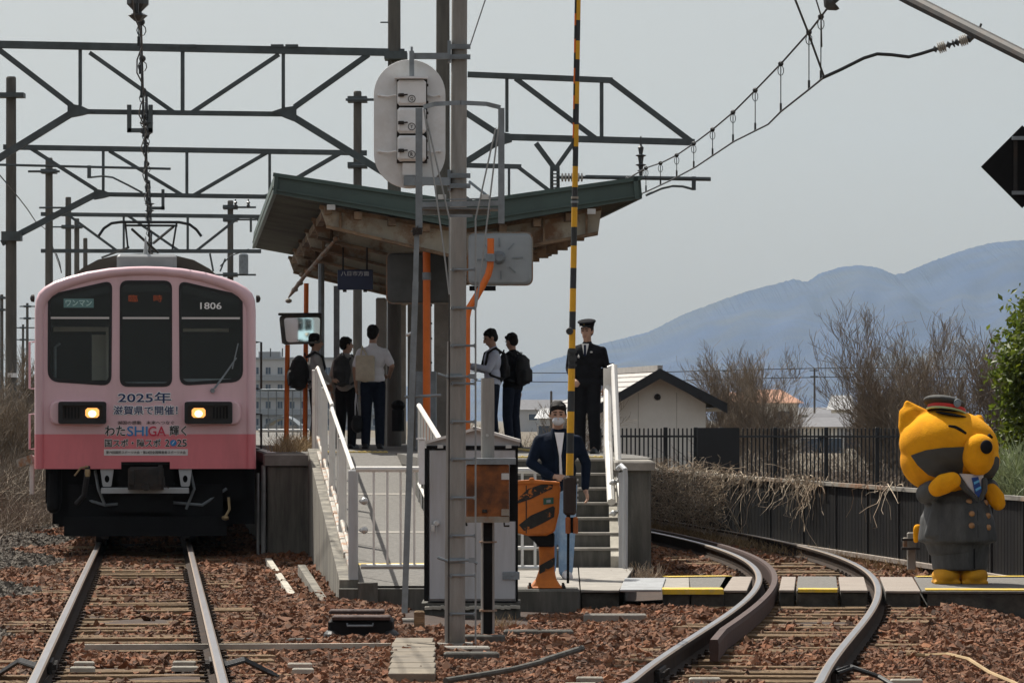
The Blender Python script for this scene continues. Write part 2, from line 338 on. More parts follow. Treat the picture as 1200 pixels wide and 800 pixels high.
# ---------------------------------------------------------------- track geometry
def left_x(D): return -2.27-0.083*(D-25.2)
_pts = np.array([(25.24, 1.229), (27.2, 1.47), (29.3, 1.72), (31.8, 2.0), (34.3, 2.27), (37, 2.57), (39.8, 2.85), (43, 3.07), (46, 3.18), (48.5, 3.17), (50.8, 3.08), (53.5, 2.95), (56.3, 2.76), (60, 2.46), (66.5, 1.79)])
_pf = np.polyfit(_pts[:, 0]-45, _pts[:, 1], 5)
def right_x(D):
    if D < 25.24: return 1.229+0.123*(D-25.24)
    if D > 66: return float(np.polyval(_pf, 21))-0.103*(D-66)
    return float(np.polyval(_pf, D-45))
def off(fx, D, o):
    d = (fx(D+0.2)-fx(D-0.2))/0.4; n = math.hypot(1, d)
    return Vector((fx(D)+o/n, D-o*d/n, 0))
def bed_z(x, d):
    z = -0.185
    s = x-(right_x(min(d, 60))+1.15)
    if d < 39.5 and s > 0: z = -0.15-0.3*min(1, s/1.6)
    if s > 0 and d >= 39.5: z = -0.16
    m = x-left_x(d)
    if d < 45 and 1.3 < m < 2.4: z += 0.03*math.sin((m-1.3)/1.1*math.pi)
    return z+0.018*math.sin(x*2.3+d*1.1)+0.014*math.sin(x*4.1-d*2.7)

# ---------------------------------------------------------------- ground, mountain
g = MB(); g.add([(-6500, -150, -0.5), (6500, -150, -0.5), (6500, 8200, -0.5), (-6500, 8200, -0.5)], [(0, 1, 2, 3)])
part('ground', g, M['earth'], kind='structure')
g = MB(); xs = np.arange(-12, 13.01, 0.25); ys = np.arange(17, 140.01, 0.5)
vs = [(x, y, bed_z(x, y)) for y in ys for x in xs]; nx = len(xs)
g.add(vs, [(j*nx+i, j*nx+i+1, (j+1)*nx+i+1, (j+1)*nx+i) for j in range(len(ys)-1) for i in range(nx-1)])
part('ballast_ground', g, M['bed'], kind='structure', smooth=True)

def build_mountain():
    prof = [(-1200, 470), (-300, 468), (300, 462), (520, 450), (600, 438), (640, 424), (700, 404), (760, 389), (800, 369), (850, 350), (880, 340), (912, 332), (930, 327), (945, 331), (960, 321), (985, 313), (1010, 311), (1030, 314), (1048, 322), (1060, 320), (1090, 307), (1130, 293), (1160, 285), (1200, 281), (1300, 265), (1500, 262), (1900, 300), (2600, 400)]
    px = [p[0] for p in prof]; py = [p[1] for p in prof]; D = 7000; r = random.Random(3)
    xs = np.arange(-1200, 2600, 1.6); n = len(xs); rows = 26; vs = []
    jit = [r.uniform(-1.5, 1.0) for _ in xs]
    for k in range(rows):
        t = k/(rows-1)
        for i, x in enumerate(xs):
            h = np.interp(x, px, py)+0.55*jit[i]*(1 if t > 0.9 else 0.3)
            top = P(x, h, D); Y = D-2200*(1-t)
            z = -1+(top.z+1)*(t**1.25)*(1+0.09*math.sin(x*0.035+k*0.5)*(1-t)*2+0.05*math.sin(x*0.11-k*0.9)*(1-t)*2)
            vs.append((top.x*(1), Y, z if k else -0.8))
    for i, x in enumerate(xs): p = vs[(rows-1)*n+i]; vs.append((p[0], D+900, -0.8))
    fs = [(k*n+i, k*n+i+1, (k+1)*n+i+1, (k+1)*n+i) for k in range(rows) for i in range(n-1)]
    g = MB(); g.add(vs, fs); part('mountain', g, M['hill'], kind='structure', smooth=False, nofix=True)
build_mountain()

# ---------------------------------------------------------------- railway tracks
RAILP = [(-0.0635, -0.153), (0.0635, -0.153), (0.0635, -0.143), (0.012, -0.125), (0.009, -0.045), (0.033, -0.036), (0.0325, -0.009), (0.021, -0.001), (-0.021, -0.001), (-0.0325, -0.009), (-0.033, -0.036), (-0.009, -0.045), (-0.012, -0.125), (-0.0635, -0.143)]
def sweep(fx, o, D0, D1, step, prof, dz=0.0, flare=0):
    mb = MB(); n = len(prof); ds = np.arange(D0, D1+1e-6, step); vs = []
    for d in ds:
        p = off(fx, d, o); t = (off(fx, d+.05, o)-off(fx, d-.05, o)).normalized(); nx_ = Vector((t.y, -t.x, 0))
        e = flare*max(0, 1-(d-D0)/1.6)
        vs += [p+nx_*(a+e)+Vector((0, 0, b+dz)) for a, b in prof]
    fs = []; ms = []
    for i in range(len(ds)-1):
        for j in range(n):
            q = (j+1) % n; fs.append((i*n+j, i*n+q, (i+1)*n+q, (i+1)*n+j)); ms.append({7: 2, 6: 1, 8: 1}.get(j, 0))
    fs.append(tuple(range(n))); ms.append(0); fs.append(tuple(range((len(ds)-1)*n, len(ds)*n))); ms.append(0)
    mb.add(vs, fs); mb.m = ms; return mb
def track(fx, label, D0, D1, nsl, sl_end):
    root = thing('railway_track', label, 'railway track', (fx(D0), D0, -0.15))
    for o in (-0.566, 0.566):
        part('rail', sweep(fx, o, D0, D1, 0.4, RAILP), [M['railside'], M['raillip'], M['railtop']], root)
    meshes = []
    for k in range(4):
        b = MB(); r = random.Random(k)
        for q in range(3):                          # a timber worn into three uneven ribs
            w_ = 0.062; yy = -0.068+q*0.068
            b.chbox((r.uniform(-.03, .03), yy, -0.075+r.uniform(-.01, .004)), (2.1+r.uniform(-.06, .04), w_+.004, 0.14), 0.006)
        me = bpy.data.meshes.new('sleeper'); me.from_pydata(b.v, [], b.f); fix_normals(me); me.materials.append(M['wood']); meshes.append(me)
    d = D0+0.2; k = 0
    while d < sl_end:
        o = bpy.data.objects.new('sleeper', meshes[k % 4]); COL.objects.link(o); o.parent = root
        p = off(fx, d, random.uniform(-.04, .04)); a = math.atan((fx(d+.2)-fx(d-.2))/0.4)
        o.location = (p.x-fx(D0), p.y-D0, 0.003+random.uniform(-.012, .006)); o.rotation_euler = (0, 0, -a+random.uniform(-.012, .012))
        d += 0.6; k += 1
    pl = MB(); d = D0+0.2
    while d < min(sl_end, 48):                      # tie plates, spikes and rail anchors
        for o in (-0.566, 0.566):
            for s in (-1, 1):
                p = off(fx, d, o+s*0.085); pl.box((p.x, p.y, -0.138), (0.05, 0.09, 0.02)); pl.box((p.x-s*0.01, p.y+0.02, -0.13), (0.022, 0.025, 0.03))
        d += 0.6
    part('rail_fastening', pl, M['railside'], root, kind='stuff')
    return root
trL = track(left_x, 'straight worn track under the pink train with rusty ballast between rails', 20, 100, 0, 58)
trR = track(right_x, 'curving track with polished rails sweeping past the costumed figure', 20, 110, 0, 66)
gr_ = sweep(right_x, -0.566+0.155, 30, 66, 0.4, [(-.03, -.15), (.03, -.15), (.034, -.03), (.026, .004), (-.026, .004), (-.034, -.02)], 0.006, flare=0.05); gr_.m = [0]*len(gr_.f); part('guard_rail', gr_, M['guard'], trR)
# fishplate joints and bond cables on the near rails
def joint(root, fx, o, d):
    b = MB()
    for s in (-1, 1):
        p0 = off(fx, d-0.28, o+s*0.03); p1 = off(fx, d+0.28, o+s*0.03)
        b.beam(p0+Vector((0, 0, -0.085)), p1+Vector((0, 0, -0.085)), 0.075, 0.03)
        for k in (-0.2, -0.07, 0.07, 0.2):
            p = off(fx, d+k, o+s*0.05); b.box(p+Vector((0, 0, -0.085)), (0.045, 0.04, 0.04))
    part('fishplate', b, M['dark'], root)
for o in (-0.566, 0.566): joint(trL, left_x, o, 28.6); joint(trR, right_x, o, 27.6)
def clips(root, fx, d, o, n):
    for k in range(n):
        b = MB(); p = off(fx, d+k*0.62, o); b.chbox((p.x, p.y, -0.13), (0.19+random.uniform(-.05,.04), 0.06, 0.035), 0.008, random.uniform(-.12, .12)); part('white_sleeper_band', b, M['conclight'], root)
clips(trL, left_x, 28.9, -0.33, 2); clips(trL, left_x, 28.9, 0.36, 2); clips(trL, left_x, 28.5, -1.2, 2); clips(trL, left_x, 28.6, 1.15, 2)
clips(trR, right_x, 27.0, 1.05, 2); clips(trR, right_x, 27.0, -1.0, 2); clips(trR, right_x, 27.0, -0.25, 2)
b = MB(); p0 = off(left_x, 31.5, -0.36); p1 = off(left_x, 31.5, 1.9)
b.beam(p0+Vector((0, 0, -0.12)), p1+Vector((0, 0, -0.12)), 0.04, 0.05); part('gauge_rod', b, M['conclight'], trL)
for o, s in ((-0.62, -1), (0.62, 1)):
    b = MB()
    for q in range(4):
        p = off(left_x, 27.9+q*0.12, o)+Vector((0, 0, -0.06)); pts = [p, p+Vector((s*0.12, 0.1, 0.03)), p+Vector((s*0.25, 0.25, -0.05)), p+Vector((s*0.32, 0.5, -0.1))]
        b.tube(pts, 0.012, 6)
    part('bond_cable', b, M['rubber'], trL)
b = MB(); p = off(right_x, 27.1, 0.63)+Vector((0, 0, -0.05))
for q in range(2): b.tube([p+Vector((0, q*0.2, 0)), p+Vector((0.1, 0.05+q*.2, 0.03)), p+Vector((0.26, 0.0, -0.02)), p+Vector((0.36, -0.25, -0.08))], 0.016, 6)
part('bond_cable', b, M['rubber'], trR)

# ---------------------------------------------------------------- ballast stones
def in_poly(x, y, poly):
    c = np.zeros(len(x), bool); j = len(poly)-1
    for i in range(len(poly)):
        xi, yi = poly[i]; xj, yj = poly[j]
        c ^= ((yi > y) != (yj > y)) & (x < (xj-xi)*(y-yi)/(yj-yi+1e-12)+xi); j = i
    return c
def rampL(D): return -1.44-0.068*(D-39.5)
def rampR(D): return -0.83-0.067*(D-44.5)
BLOCK = [[(rampL(39.3)-0.02, 39.3), (0.0, 39.3), (1.2, 38.9), (2.1, 38.9), (9, 38.6), (9, 42.6), (2.0, 42.6), (1.2, 47), (1.6, 60), (-.3, 75), (-.5, 140), (-9, 140), (-3.15, 54), (rampL(54), 54)],
         [(-0.95, 35.5), (0.15, 35.5), (0.15, 39.3), (-.95, 39.3)], [(0.05, 37.9), (0.6, 37.9), (0.6, 39.4), (0.05, 39.4)]]
def stones(name, n_per, D0, D1, x0f, x1f, m, size, seed, keep=None, lift=0.0, allow_sleeper=True):
    r = np.random.default_rng(seed)
    area = np.trapz([max(0, x1f(d)-x0f(d)) for d in np.linspace(D0, D1, 60)], np.linspace(D0, D1, 60))
    n = int(area*n_per); D = D0+(D1-D0)*r.random(n*2); a = np.array([x0f(d) for d in D]); bq = np.array([x1f(d) for d in D])
    wmax = (bq-a).max(); ok = r.random(n*2)*wmax < (bq-a); D = D[ok]; a = a[ok]; bq = bq[ok]
    if len(D) > n: D = D[:n]; a = a[:n]; bq = bq[:n]
    x = a+(bq-a)*r.random(len(D)); ok = np.ones(len(D), bool)
    for poly in BLOCK: ok &= ~in_poly(x, D, poly)
    for fx in (left_x, right_x):
        o = x-np.array([fx(d) for d in D]); 
        for ro in (-0.566, 0.566): ok &= np.abs(o-ro) > 0.085
        inside = np.abs(o) < 0.66
        ok &= ~(inside & (r.random(len(D)) > 0.33+0.22*np.sin(D*1.7+o*2)+0.2*np.sin(D*0.63-o)))
    o = x-np.array([right_x(d) for d in D]); ok &= ~((np.abs(o+0.41) < 0.09) & (D > 29.5))
    ok &= ~((D > 38.7) & (D < 42.5) & (x > 0.7))
    if keep is not None: ok &= keep(x, D)
    x = x[ok]; D = D[ok]; n = len(x)
    z = np.array([bed_z(p, q) for p, q in zip(x, D)])+0.018*r.random(n)+lift
    base = np.array([(0, 0, 0.75), (0.8, 0, -0.1), (0.25, 0.75, 0.1), (-0.7, 0.45, -0.1), (-0.6, -0.5, 0.12), (0.3, -0.75, 0), (0.05, 0, -0.75)], float)
    V = base[None]+r.uniform(-0.27, 0.27, (n, 7, 3))
    s = size*np.exp(r.normal(0, 0.28, n)); V *= (s[:, None]*np.stack([np.ones(n), r.uniform(0.75, 1, n), r.uniform(0.7, 1.0, n)], 1))[:, None, :]
    q = r.normal(size=(n, 4)); q /= np.linalg.norm(q, axis=1)[:, None]; w_, a_, b_, c_ = q.T
    R = np.stack([1-2*(b_*b_+c_*c_), 2*(a_*b_-c_*w_), 2*(a_*c_+b_*w_), 2*(a_*b_+c_*w_), 1-2*(a_*a_+c_*c_), 2*(b_*c_-a_*w_), 2*(a_*c_-b_*w_), 2*(b_*c_+a_*w_), 1-2*(a_*a_+b_*b_)], 1).reshape(n, 3, 3)
    V = np.einsum('nij,nkj->nki', R, V)+np.stack([x, D, z], 1)[:, None, :]
    f = np.array([(0, i, i % 5+1) for i in range(1, 6)]+[(6, i % 5+1, i) for i in range(1, 6)])
    Fx = (f[None]+7*np.arange(n)[:, None, None]).reshape(-1, 3)
    me = bpy.data.meshes.new(name); me.vertices.add(n*7); me.vertices.foreach_set('co', V.ravel())
    me.loops.add(Fx.size); me.loops.foreach_set('vertex_index', Fx.ravel().astype(np.int32))
    me.polygons.add(len(Fx)); me.polygons.foreach_set('loop_start', np.arange(0, Fx.size, 3, dtype=np.int32)); me.update(calc_edges=True)
    me.polygons.foreach_set('use_smooth', np.zeros(len(Fx), bool))
    me.materials.append(m); return _link(name, me, None, 'stuff')
near = lambda k: (lambda d: -0.12*d*k-0.5, lambda d: 0.12*d*k+0.5)
a0, a1 = near(1.0)
greyzone = lambda x, D: (x < left_x(D)-1.35-0.4*np.sin(D*0.7)) & (D > 31)
stones('ballast', 1250, 23.8, 32, a0, a1, M['stone'], 0.031, 1, keep=lambda x, D: ~greyzone(x, D))
stones('ballast', 620, 32, 45, a0, a1, M['stone'], 0.036, 2, keep=lambda x, D: ~greyzone(x, D))
stones('ballast', 260, 45, 72, a0, a1, M['stone'], 0.044, 3, keep=lambda x, D: ~greyzone(x, D))
stones('gravel', 500, 31, 70, a0, lambda d: left_x(d)-0.9, M['greystone'], 0.038, 4, keep=lambda x, D: greyzone(x, D))

# ---------------------------------------------------------------- platform, ramp, steps
PZ = 1.13
def plat_r(D): return min(1.54, right_x(D)-1.6) if D < 60 else right_x(D)-1.6
pl = thing('station_platform', 'grey concrete island platform with ramp end beside pink train', 'platform', (-1, 60, -0.2))
ys = [54]+list(range(56, 141, 4))
lft = [(-3.15-0.083*(y-54), y) for y in ys]; rgt = [(plat_r(y), y) for y in ([46.8, 48, 50, 52, 54]+list(range(56, 141, 4)))]
outline = [(rampL(54), 54)]+lft[:1]+lft[1:]+rgt[::-1]+[(rampR(46.8), 46.8), (rampR(54), 54)]
mb = MB(); mb.prism([(x, y, PZ-0.12) for x, y in outline], (0, 0, 0.12)); part('platform_slab', mb, M['asphalt'], pl)
mb = MB(); mb.prism([(x+(0.06 if x < -2.5 else (-0.06 if x > 0 else 0)), y+(0.06 if y < 60 else 0), -0.35) for x, y in outline], (0, 0, PZ-0.12+0.35)); part('platform_wall', mb, M['concdark'], pl)
# left end block and coping
mb = MB(); mb.chbox((-2.80, 53.86, (PZ-0.16)/2-0.17), (0.56, 0.24, PZ-0.16+0.34), 0.015); part('end_wall', mb, M['concwall'], pl)
mb = MB(); mb.chbox((-2.80, 53.86, PZ-0.08), (0.66, 0.34, 0.15), 0.02); part('end_coping', mb, M['conc'], pl)
mb = MB(); mb.tube([(-3.13, 53.75, -0.2), (-3.13, 53.75, PZ-0.15)], 0.03, 8); mb.tube([(-3.2, 53.75, -0.2), (-3.2, 53.75, PZ-0.25)], 0.018, 6); part('drain_pipe', mb, M['galvlight'], pl)
# right end pillar with coping
mb = MB(); mb.chbox((1.32, 45.9, 0.42), (0.30, 1.7, 1.24), 0.015); part('end_wall', mb, M['concdark'], pl)
mb = MB(); mb.chbox((1.30, 45.9, 1.07), (0.42, 1.8, 0.1), 0.02); part('end_coping', mb, M['conc'], pl)
# edge lines
for xs_, nm in ((lambda y: -3.15-0.083*(y-54)+0.12, 'white_edge_line'),):
    mb = MB(); mb.add([(xs_(54.2)-0.06, 54.2, PZ+.004), (xs_(54.2)+0.06, 54.2, PZ+.004), (xs_(120)+0.06, 120, PZ+.004), (xs_(120)-0.06, 120, PZ+.004)], [(0, 1, 2, 3)]); part(nm, mb, M['white'], pl)
def tactile(x0, x1, y, dirv=1):
    n = max(1, int(round((x1-x0)/0.3)))
    for i in range(n):
        mb = MB(); cx = x0+(i+.5)*(x1-x0)/n; mb.chbox((cx, y, PZ+0.008), ((x1-x0)/n-0.012, 0.3, 0.02), 0.004)
        for a in range(4): mb.chbox((cx-0.1+a*0.066, y, PZ+0.02), (0.03, 0.26, 0.012), 0.005)
        part('tactile_tile', mb, M['tactile'], pl)
tactile(rampL(55)+.1, rampR(55)-.05, 54.6); tactile(-0.35, 1.1, 47.3)
for i in range(30):
    y = 56+i*0.3; 
    mb = MB(); x = plat_r(y)-0.75; mb.chbox((x, y, PZ+0.008), (0.29, 0.29, 0.02), 0.004); part('tactile_tile', mb, M['tactile'], pl)
# ramp surface and its side walls
def ramp_z(D): return 0.02+(PZ-0.02)*(D-39.5)/14.5
mb = MB(); v = []
for D in np.linspace(39.5, 54, 30): v += [(rampL(D)+0.02, D, ramp_z(D)), (rampR(D), D, ramp_z(D))]
mb.add(v, [(2*i, 2*i+1, 2*i+3, 2*i+2) for i in range(29)]); part('ramp_surface', mb, M['asphalt'], pl)
for D in (41.2, 44.2, 48.4):
    mb = MB(); mb.add([(rampL(D)+0.03, D, ramp_z(D)+.004), (rampR(D)-.02, D, ramp_z(D)+.004), (rampR(D)-.02, D+.18, ramp_z(D+.18)+.004), (rampL(D)+0.03, D+.18, ramp_z(D+.18)+.004)], [(0, 1, 2, 3)]); part('ramp_joint', mb, M['tactile'] if D < 42 else M['slab'], pl)
mb = MB(); v = []
Ds = np.linspace(39.45, 54, 20)
for D in Ds:
    x = rampL(D); zt = ramp_z(D)+0.06; v += [(x-0.16, D, -0.4), (x-0.16, D, zt), (x+0.02, D, zt), (x+0.02, D, -0.4)]
n = len(Ds); fs = [(4*i+j, 4*i+(j+1) % 4, 4*i+4+(j+1) % 4, 4*i+4+j) for i in range(n-1) for j in range(4)]+[(0, 1, 2, 3), tuple(range(4*n-4, 4*n))]
mb.add(v, fs); part('ramp_side_wall', mb, M['concwall'], pl)
for D in np.arange(40.0, 53.0, 1.3):               # flaking painted kerb stones along the top of the wall
    mb = MB(); x = rampL(D+.6)-0.025; z = ramp_z(D+.6)+0.06; s = (PZ-.02)/14.5
    M3 = Matrix.Rotation(math.atan(s), 3, 'X')@Matrix.Rotation(0.068, 3, 'Z')
    mb.box((x, D+.6, z+0.03), (0.085+random.uniform(-.02,.01), 1.22, 0.06), M=M3); part('kerb_stone', mb, M['whiterust'], pl, bevel=0.012)
mb = MB(); x0 = rampL(39.4)
mb.bx(x0-0.16, rampR(39.4)+0.1, 39.25, 39.44, -0.4, 0.0); part('ramp_end_wall', mb, M['concdark'], pl)
mb = MB(); mb.bx(x0+0.02, x0+0.2, 39.1, 39.24, -0.4, 0.06); part('ramp_end_pier', mb, M['concdark'], pl)
# low kerb wall beside the ramp foot
mb = MB()
mb.prism([(-1.75, 39.2, -0.4), (-1.75, 39.2, -0.13), (-2.3, 45.8, 0.0), (-2.3, 45.8, -0.4)], (0.08, 0, 0)); part('low_kerb_wall', mb, M['concwall'], pl)
mb = MB(); mb.prism([(-2.02, 39.6, -0.3), (-2.02, 39.6, -0.14), (-2.95, 51, -0.1), (-2.95, 51, -0.3)], (0.07, 0, 0)); part('trough_edge', mb, M['conclight'], pl)
# steps on the right
for i in range(7):
    mb = MB(); z1 = 0.05+(i+1)*(PZ-0.05)/7; y0 = 45.0+i*0.27
    mb.bx(-0.1, 1.15, y0+0.012, 46.85, (z1-0.17 if i else -0.3), z1-0.03); part('step_riser', mb, M['concdark'], pl)  # riser shade put into the colour: darker concrete than the treads
    mb = MB(); mb.chbox(((1.15-0.1)/2, y0+0.15, z1-0.014), (1.25, 0.30, 0.028), 0.005); part('step_tread', mb, M['conc'], pl)
mb = MB(); mb.prism([(1.04, 44.9, -0.2), (1.04, 44.9, 0.12), (1.04, 46.8, 1.2), (1.04, 46.8, -0.2)], (0.11, 0, 0)); part('stair_stringer', mb, M['conclight'], pl)

# ---------------------------------------------------------------- crossing walkway
cw = thing('crossing_walkway', 'pedestrian walkway of concrete slabs and planks crossing the curved track', 'crossing', (2, 40.5, 0))
def panel(nm, pts, m, h=0.3, top=0.0, label=None):
    mb = MB(); mb.prism([(x, y, top-.022) for x, y in pts], (0, 0, .022)); o = part(nm, mb, m, cw, bevel=0.006, label=label)
    if h > .06:                                 # rough footing block; its dark colour carries dirt and front-face shade
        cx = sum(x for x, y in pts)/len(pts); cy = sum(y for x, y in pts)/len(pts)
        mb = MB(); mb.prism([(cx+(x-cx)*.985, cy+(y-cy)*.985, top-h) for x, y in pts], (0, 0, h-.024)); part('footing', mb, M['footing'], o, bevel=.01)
    return o
def pxq(a): return [(p.x, p.y) for p in (P(x, y, 7800/(y-HZ)) for x, y in a)]
panel('paving_slab', [(-0.02, 39.0), (0.62, 39.0), (0.72, 47), (0.0, 47)], M['slab'])
panel('paving_slab', [(0.63, 39.0), (0.98, 39.0), (1.28, 44.9), (0.73, 46.9)], M['slab'])
panel('paving_slab', [(-0.5, 39.5), (-0.03, 39.3), (-0.01, 47), (-0.85, 47)], M['asphalt'])
panel('steel_cover', [(0.98, 38.75), (1.36, 38.75), (1.5, 41.6), (1.10, 41.6)], M['coverplate'], 0.03, 0.015, label='bright steel drain cover plate')
panel('paving_slab', [(1.37, 38.9), (1.62, 38.9), (1.75, 42.2), (1.50, 42.2)], M['slab'])
mbp = panel('paving_slab', [(1.63, 38.9), (1.93, 38.9), (2.2, 42.4), (1.76, 42.4)], M['asphalt'])
def oq(o0, o1, d0, d1): return [tuple(off(right_x, d0, o0)[:2]), tuple(off(right_x, d0, o1)[:2]), tuple(off(right_x, d1, o1)[:2]), tuple(off(right_x, d1, o0)[:2])]
panel('plank', oq(-0.9, -0.63, 38.9, 42.3), M['plank'], top=0.0)
panel('plank', oq(-0.34, -0.2, 39.0, 42.3), M['plank'])
panel('paving_slab', oq(-0.18, 0.2, 38.9, 42.4), M['asphalt'])
panel('plank', oq(0.22, 0.47, 39.0, 42.3), M['plank'])
panel('plank', oq(0.63, 0.95, 38.9, 42.3), M['plank'])
panel('paving_slab', [(off(right_x, 38.8, 0.97).x, 38.8), (10, 38.3), (10, 42.6), (off(right_x, 42.3, 0.97).x, 42.3)], M['asphalt'], 0.45)
def yline(p0, p1, wd, lip=0.0):
    d = Vector((p1[0]-p0[0], p1[1]-p0[1], 0)).normalized(); n = Vector((-d.y, d.x, 0))*wd
    a = Vector((*p0, 0.006)); b_ = Vector((*p1, 0.006)); mb = MB(); mb.prism([a, b_, b_+n, a+n], (0, 0, 0.006))
    if lip:
        e = n.normalized()*.008; mb.prism([a-e, b_-e, b_-e*.2, a-e*.2], (0, 0, -lip))
    part('yellow_edge_line', mb, M['yellow'], cw)
yline((1.37, 38.885), (1.93, 38.885), 0.42, .04); yline((1.55, 42.0), (2.18, 42.2), 0.2)
q = oq(-0.17, 0.19, 38.95, 42.2); yline((q[0][0], q[0][1]-.05), (q[1][0], q[1][1]-.05), 0.3, .022)
yline((off(right_x, 38.85, 1.0).x, 38.85), (10, 38.36), 0.3, .03); yline((off(right_x, 42.1, 1.0).x, 42.05), (10, 42.3), 0.2)
# ---------------------------------------------------------------- pink train (local frame: x across, y back along the track, z up from the rail head)
M.update(
 pink=mat('light_pink_paint', (0.66, 0.45, 0.485), 0.3, var=0.06, scale=1.6, bump=0.03, c2=(0.5, 0.34, 0.35), amt=0.55, stretch=(2.2, 2.2, .5), lo=.48, hi=.75),
 red=mat('coral_pink_paint', (0.64, 0.175, 0.2), 0.3, var=0.06, scale=1.6, bump=0.03, c2=(0.42, 0.13, 0.14), amt=0.6, stretch=(2.2, 2.2, .5), lo=.48, hi=.75),
 trainroof=mat('sooty_roof', (0.1, 0.085, 0.07), 0.85, var=0.25, scale=2, bump=0.2),
 acbox=mat('roof_unit_grey', (0.36, 0.38, 0.39), 0.6, var=0.15, scale=3, bump=0.1),
 cabdark=mat('cab_interior', (0.012, 0.0125, 0.013), 0.8, var=0.2, bump=0),
 cabtan=mat('cab_partition', (0.6, 0.56, 0.46), 0.8, var=0.1, bump=0),
 navy=mat('navy_print', (0.012, 0.03, 0.11), 0.5, var=0.02, bump=0),
 blackprint=mat('black_print', (0.012, 0.012, 0.014), 0.5, var=0.02, bump=0),
 blueprint=mat('blue_print', (0.02, 0.19, 0.46), 0.5, var=0.02, bump=0),
 redprint=mat('red_print', (0.5, 0.02, 0.06), 0.5, var=0.02, bump=0),
 whiteprint=mat('white_print', (0.78, 0.78, 0.78), 0.5, var=0.02, bump=0),
 greystrip=mat('grey_caption_strip', (0.6, 0.57, 0.56), 0.5, var=0.03, bump=0),
 teal=mat('teal_plate', (0.12, 0.24, 0.24), 0.4, var=0.05, bump=0),
 tealtext=mat('pale_teal_print', (0.5, 0.68, 0.66), 0.4, var=0.02, bump=0),
 led=mat('orange_led', (0.3, 0.05, 0.01), 0.5, bump=0, emit=(1, 0.2, 0.06), est=0.04),
 lamp=mat('lamp_glow', (0.8, 0.5, 0.2), 0.4, bump=0, emit=(1, 0.40, 0.09), est=0.95),
 lampcore=mat('lamp_core', (1, 0.9, 0.7), 0.4, bump=0, emit=(1, 0.78, 0.45), est=3.0),
 brass=mat('brass_fitting', (0.35, 0.26, 0.14), 0.5, 0.5, bump=0.1),
)
def glass(name, tint, refl=0.12, rough=0.02):
    m = bpy.data.materials.new(name); m.use_nodes = True; n = m.node_tree.nodes; L = m.node_tree.links
    n.remove(n['Principled BSDF']); o = n['Material Output']
    t = n.new('ShaderNodeBsdfTransparent'); t.inputs[0].default_value = (*tint, 1)
    g_ = n.new('ShaderNodeBsdfGlossy'); g_.inputs['Roughness'].default_value = rough; g_.inputs[0].default_value = (0.9, 0.95, 0.97, 1)
    f = n.new('ShaderNodeFresnel'); f.inputs[0].default_value = 1.5
    a = n.new('ShaderNodeMath'); a.operation = 'ADD'; a.inputs[1].default_value = refl-0.04; L.new(f.outputs[0], a.inputs[0])
    x = n.new('ShaderNodeMixShader'); L.new(a.outputs[0], x.inputs[0]); L.new(t.outputs[0], x.inputs[1]); L.new(g_.outputs[0], x.inputs[2]); L.new(x.outputs[0], o.inputs[0])
    return m
M['winglass'] = glass('windscreen_glass', (0.85, 0.88, 0.88), 0.02)
M['lens'] = glass('lamp_lens', (0.8, 0.8, 0.8), 0.05)

TY = 52.4; SCL = 95.4
train = thing('train', 'pink one man railway car 1806 with lit headlights and event lettering', 'train', ((170.5-600)*TY/F, TY, 0), math.atan(0.083))
def tx(px): return (px-170.5)/SCL
def tz(py): return (639.8-py)/SCL
def half_profile():
    return [(1.357, 0.95), (1.357, 2.0), (1.355, 2.9), (1.345, 3.02), (1.31, 3.11), (1.24, 3.18), (1.12, 3.25), (0.95, 3.31), (0.72, 3.37), (0.45, 3.415), (0.2, 3.435), (0, 3.44)]
hp = half_profile(); prof = hp+[(-x, z) for x, z in hp[-2::-1]]           # right bottom -> top -> left bottom
def inset(pr, k, zb):
    cz = 2.0; out = []
    for x, z in pr:
        if z <= 0.951: out.append((x-math.copysign(k, x), zb)); continue
        out.append((x*(1-k/1.357), z-k*min(1, max(0, (z-2.6)/0.5))))
    return out
def ring(pr, y): return [(x, y, z) for x, z in pr]
# body shell: rounded lip round the front, sides and roof running back
secs = [(prof, 19.5), (prof, 0.10), (inset(prof, 0.008, .95), 0.045), (inset(prof, 0.028, .95), 0.012), (inset(prof, 0.055, .95), 0.0), (inset(prof, 0.085, .95), 0.006), (inset(prof, 0.105, .95), 0.03), (inset(prof, 0.118, .95), 0.055)]
def shell(zlo, zhi, mats_, nm):
    pass
mb = MB(); n = len(prof); vs = [p for pr, y in secs for p in ring(pr, y)]
fs = [(k*n+i, k*n+i+1, (k+1)*n+i+1, (k+1)*n+i) for k in range(len(secs)-1) for i in range(n-1)]
mb.add(vs, fs)
me = bpy.data.meshes.new('body'); me.from_pydata(mb.v, [], mb.f); bm = bmesh.new(); bm.from_mesh(me)
for cz in (tz(508.5),):
    bmesh.ops.bisect_plane(bm, geom=bm.verts[:]+bm.edges[:]+bm.faces[:], plane_co=(0, 0, cz), plane_no=(0, 0, 1))
bmesh.ops.recalc_face_normals(bm, faces=bm.faces)
for f in bm.faces:
    c = f.calc_center_median(); f.smooth = True
    f.material_index = 1 if c.z < tz(508.5) else (2 if (c.z > 3.2 and c.y > 0.35) else 0)
bm.to_mesh(me); bm.free()
for k in ('pink', 'red', 'trainroof'): me.materials.append(M[k])
body = _link('body', me, train)
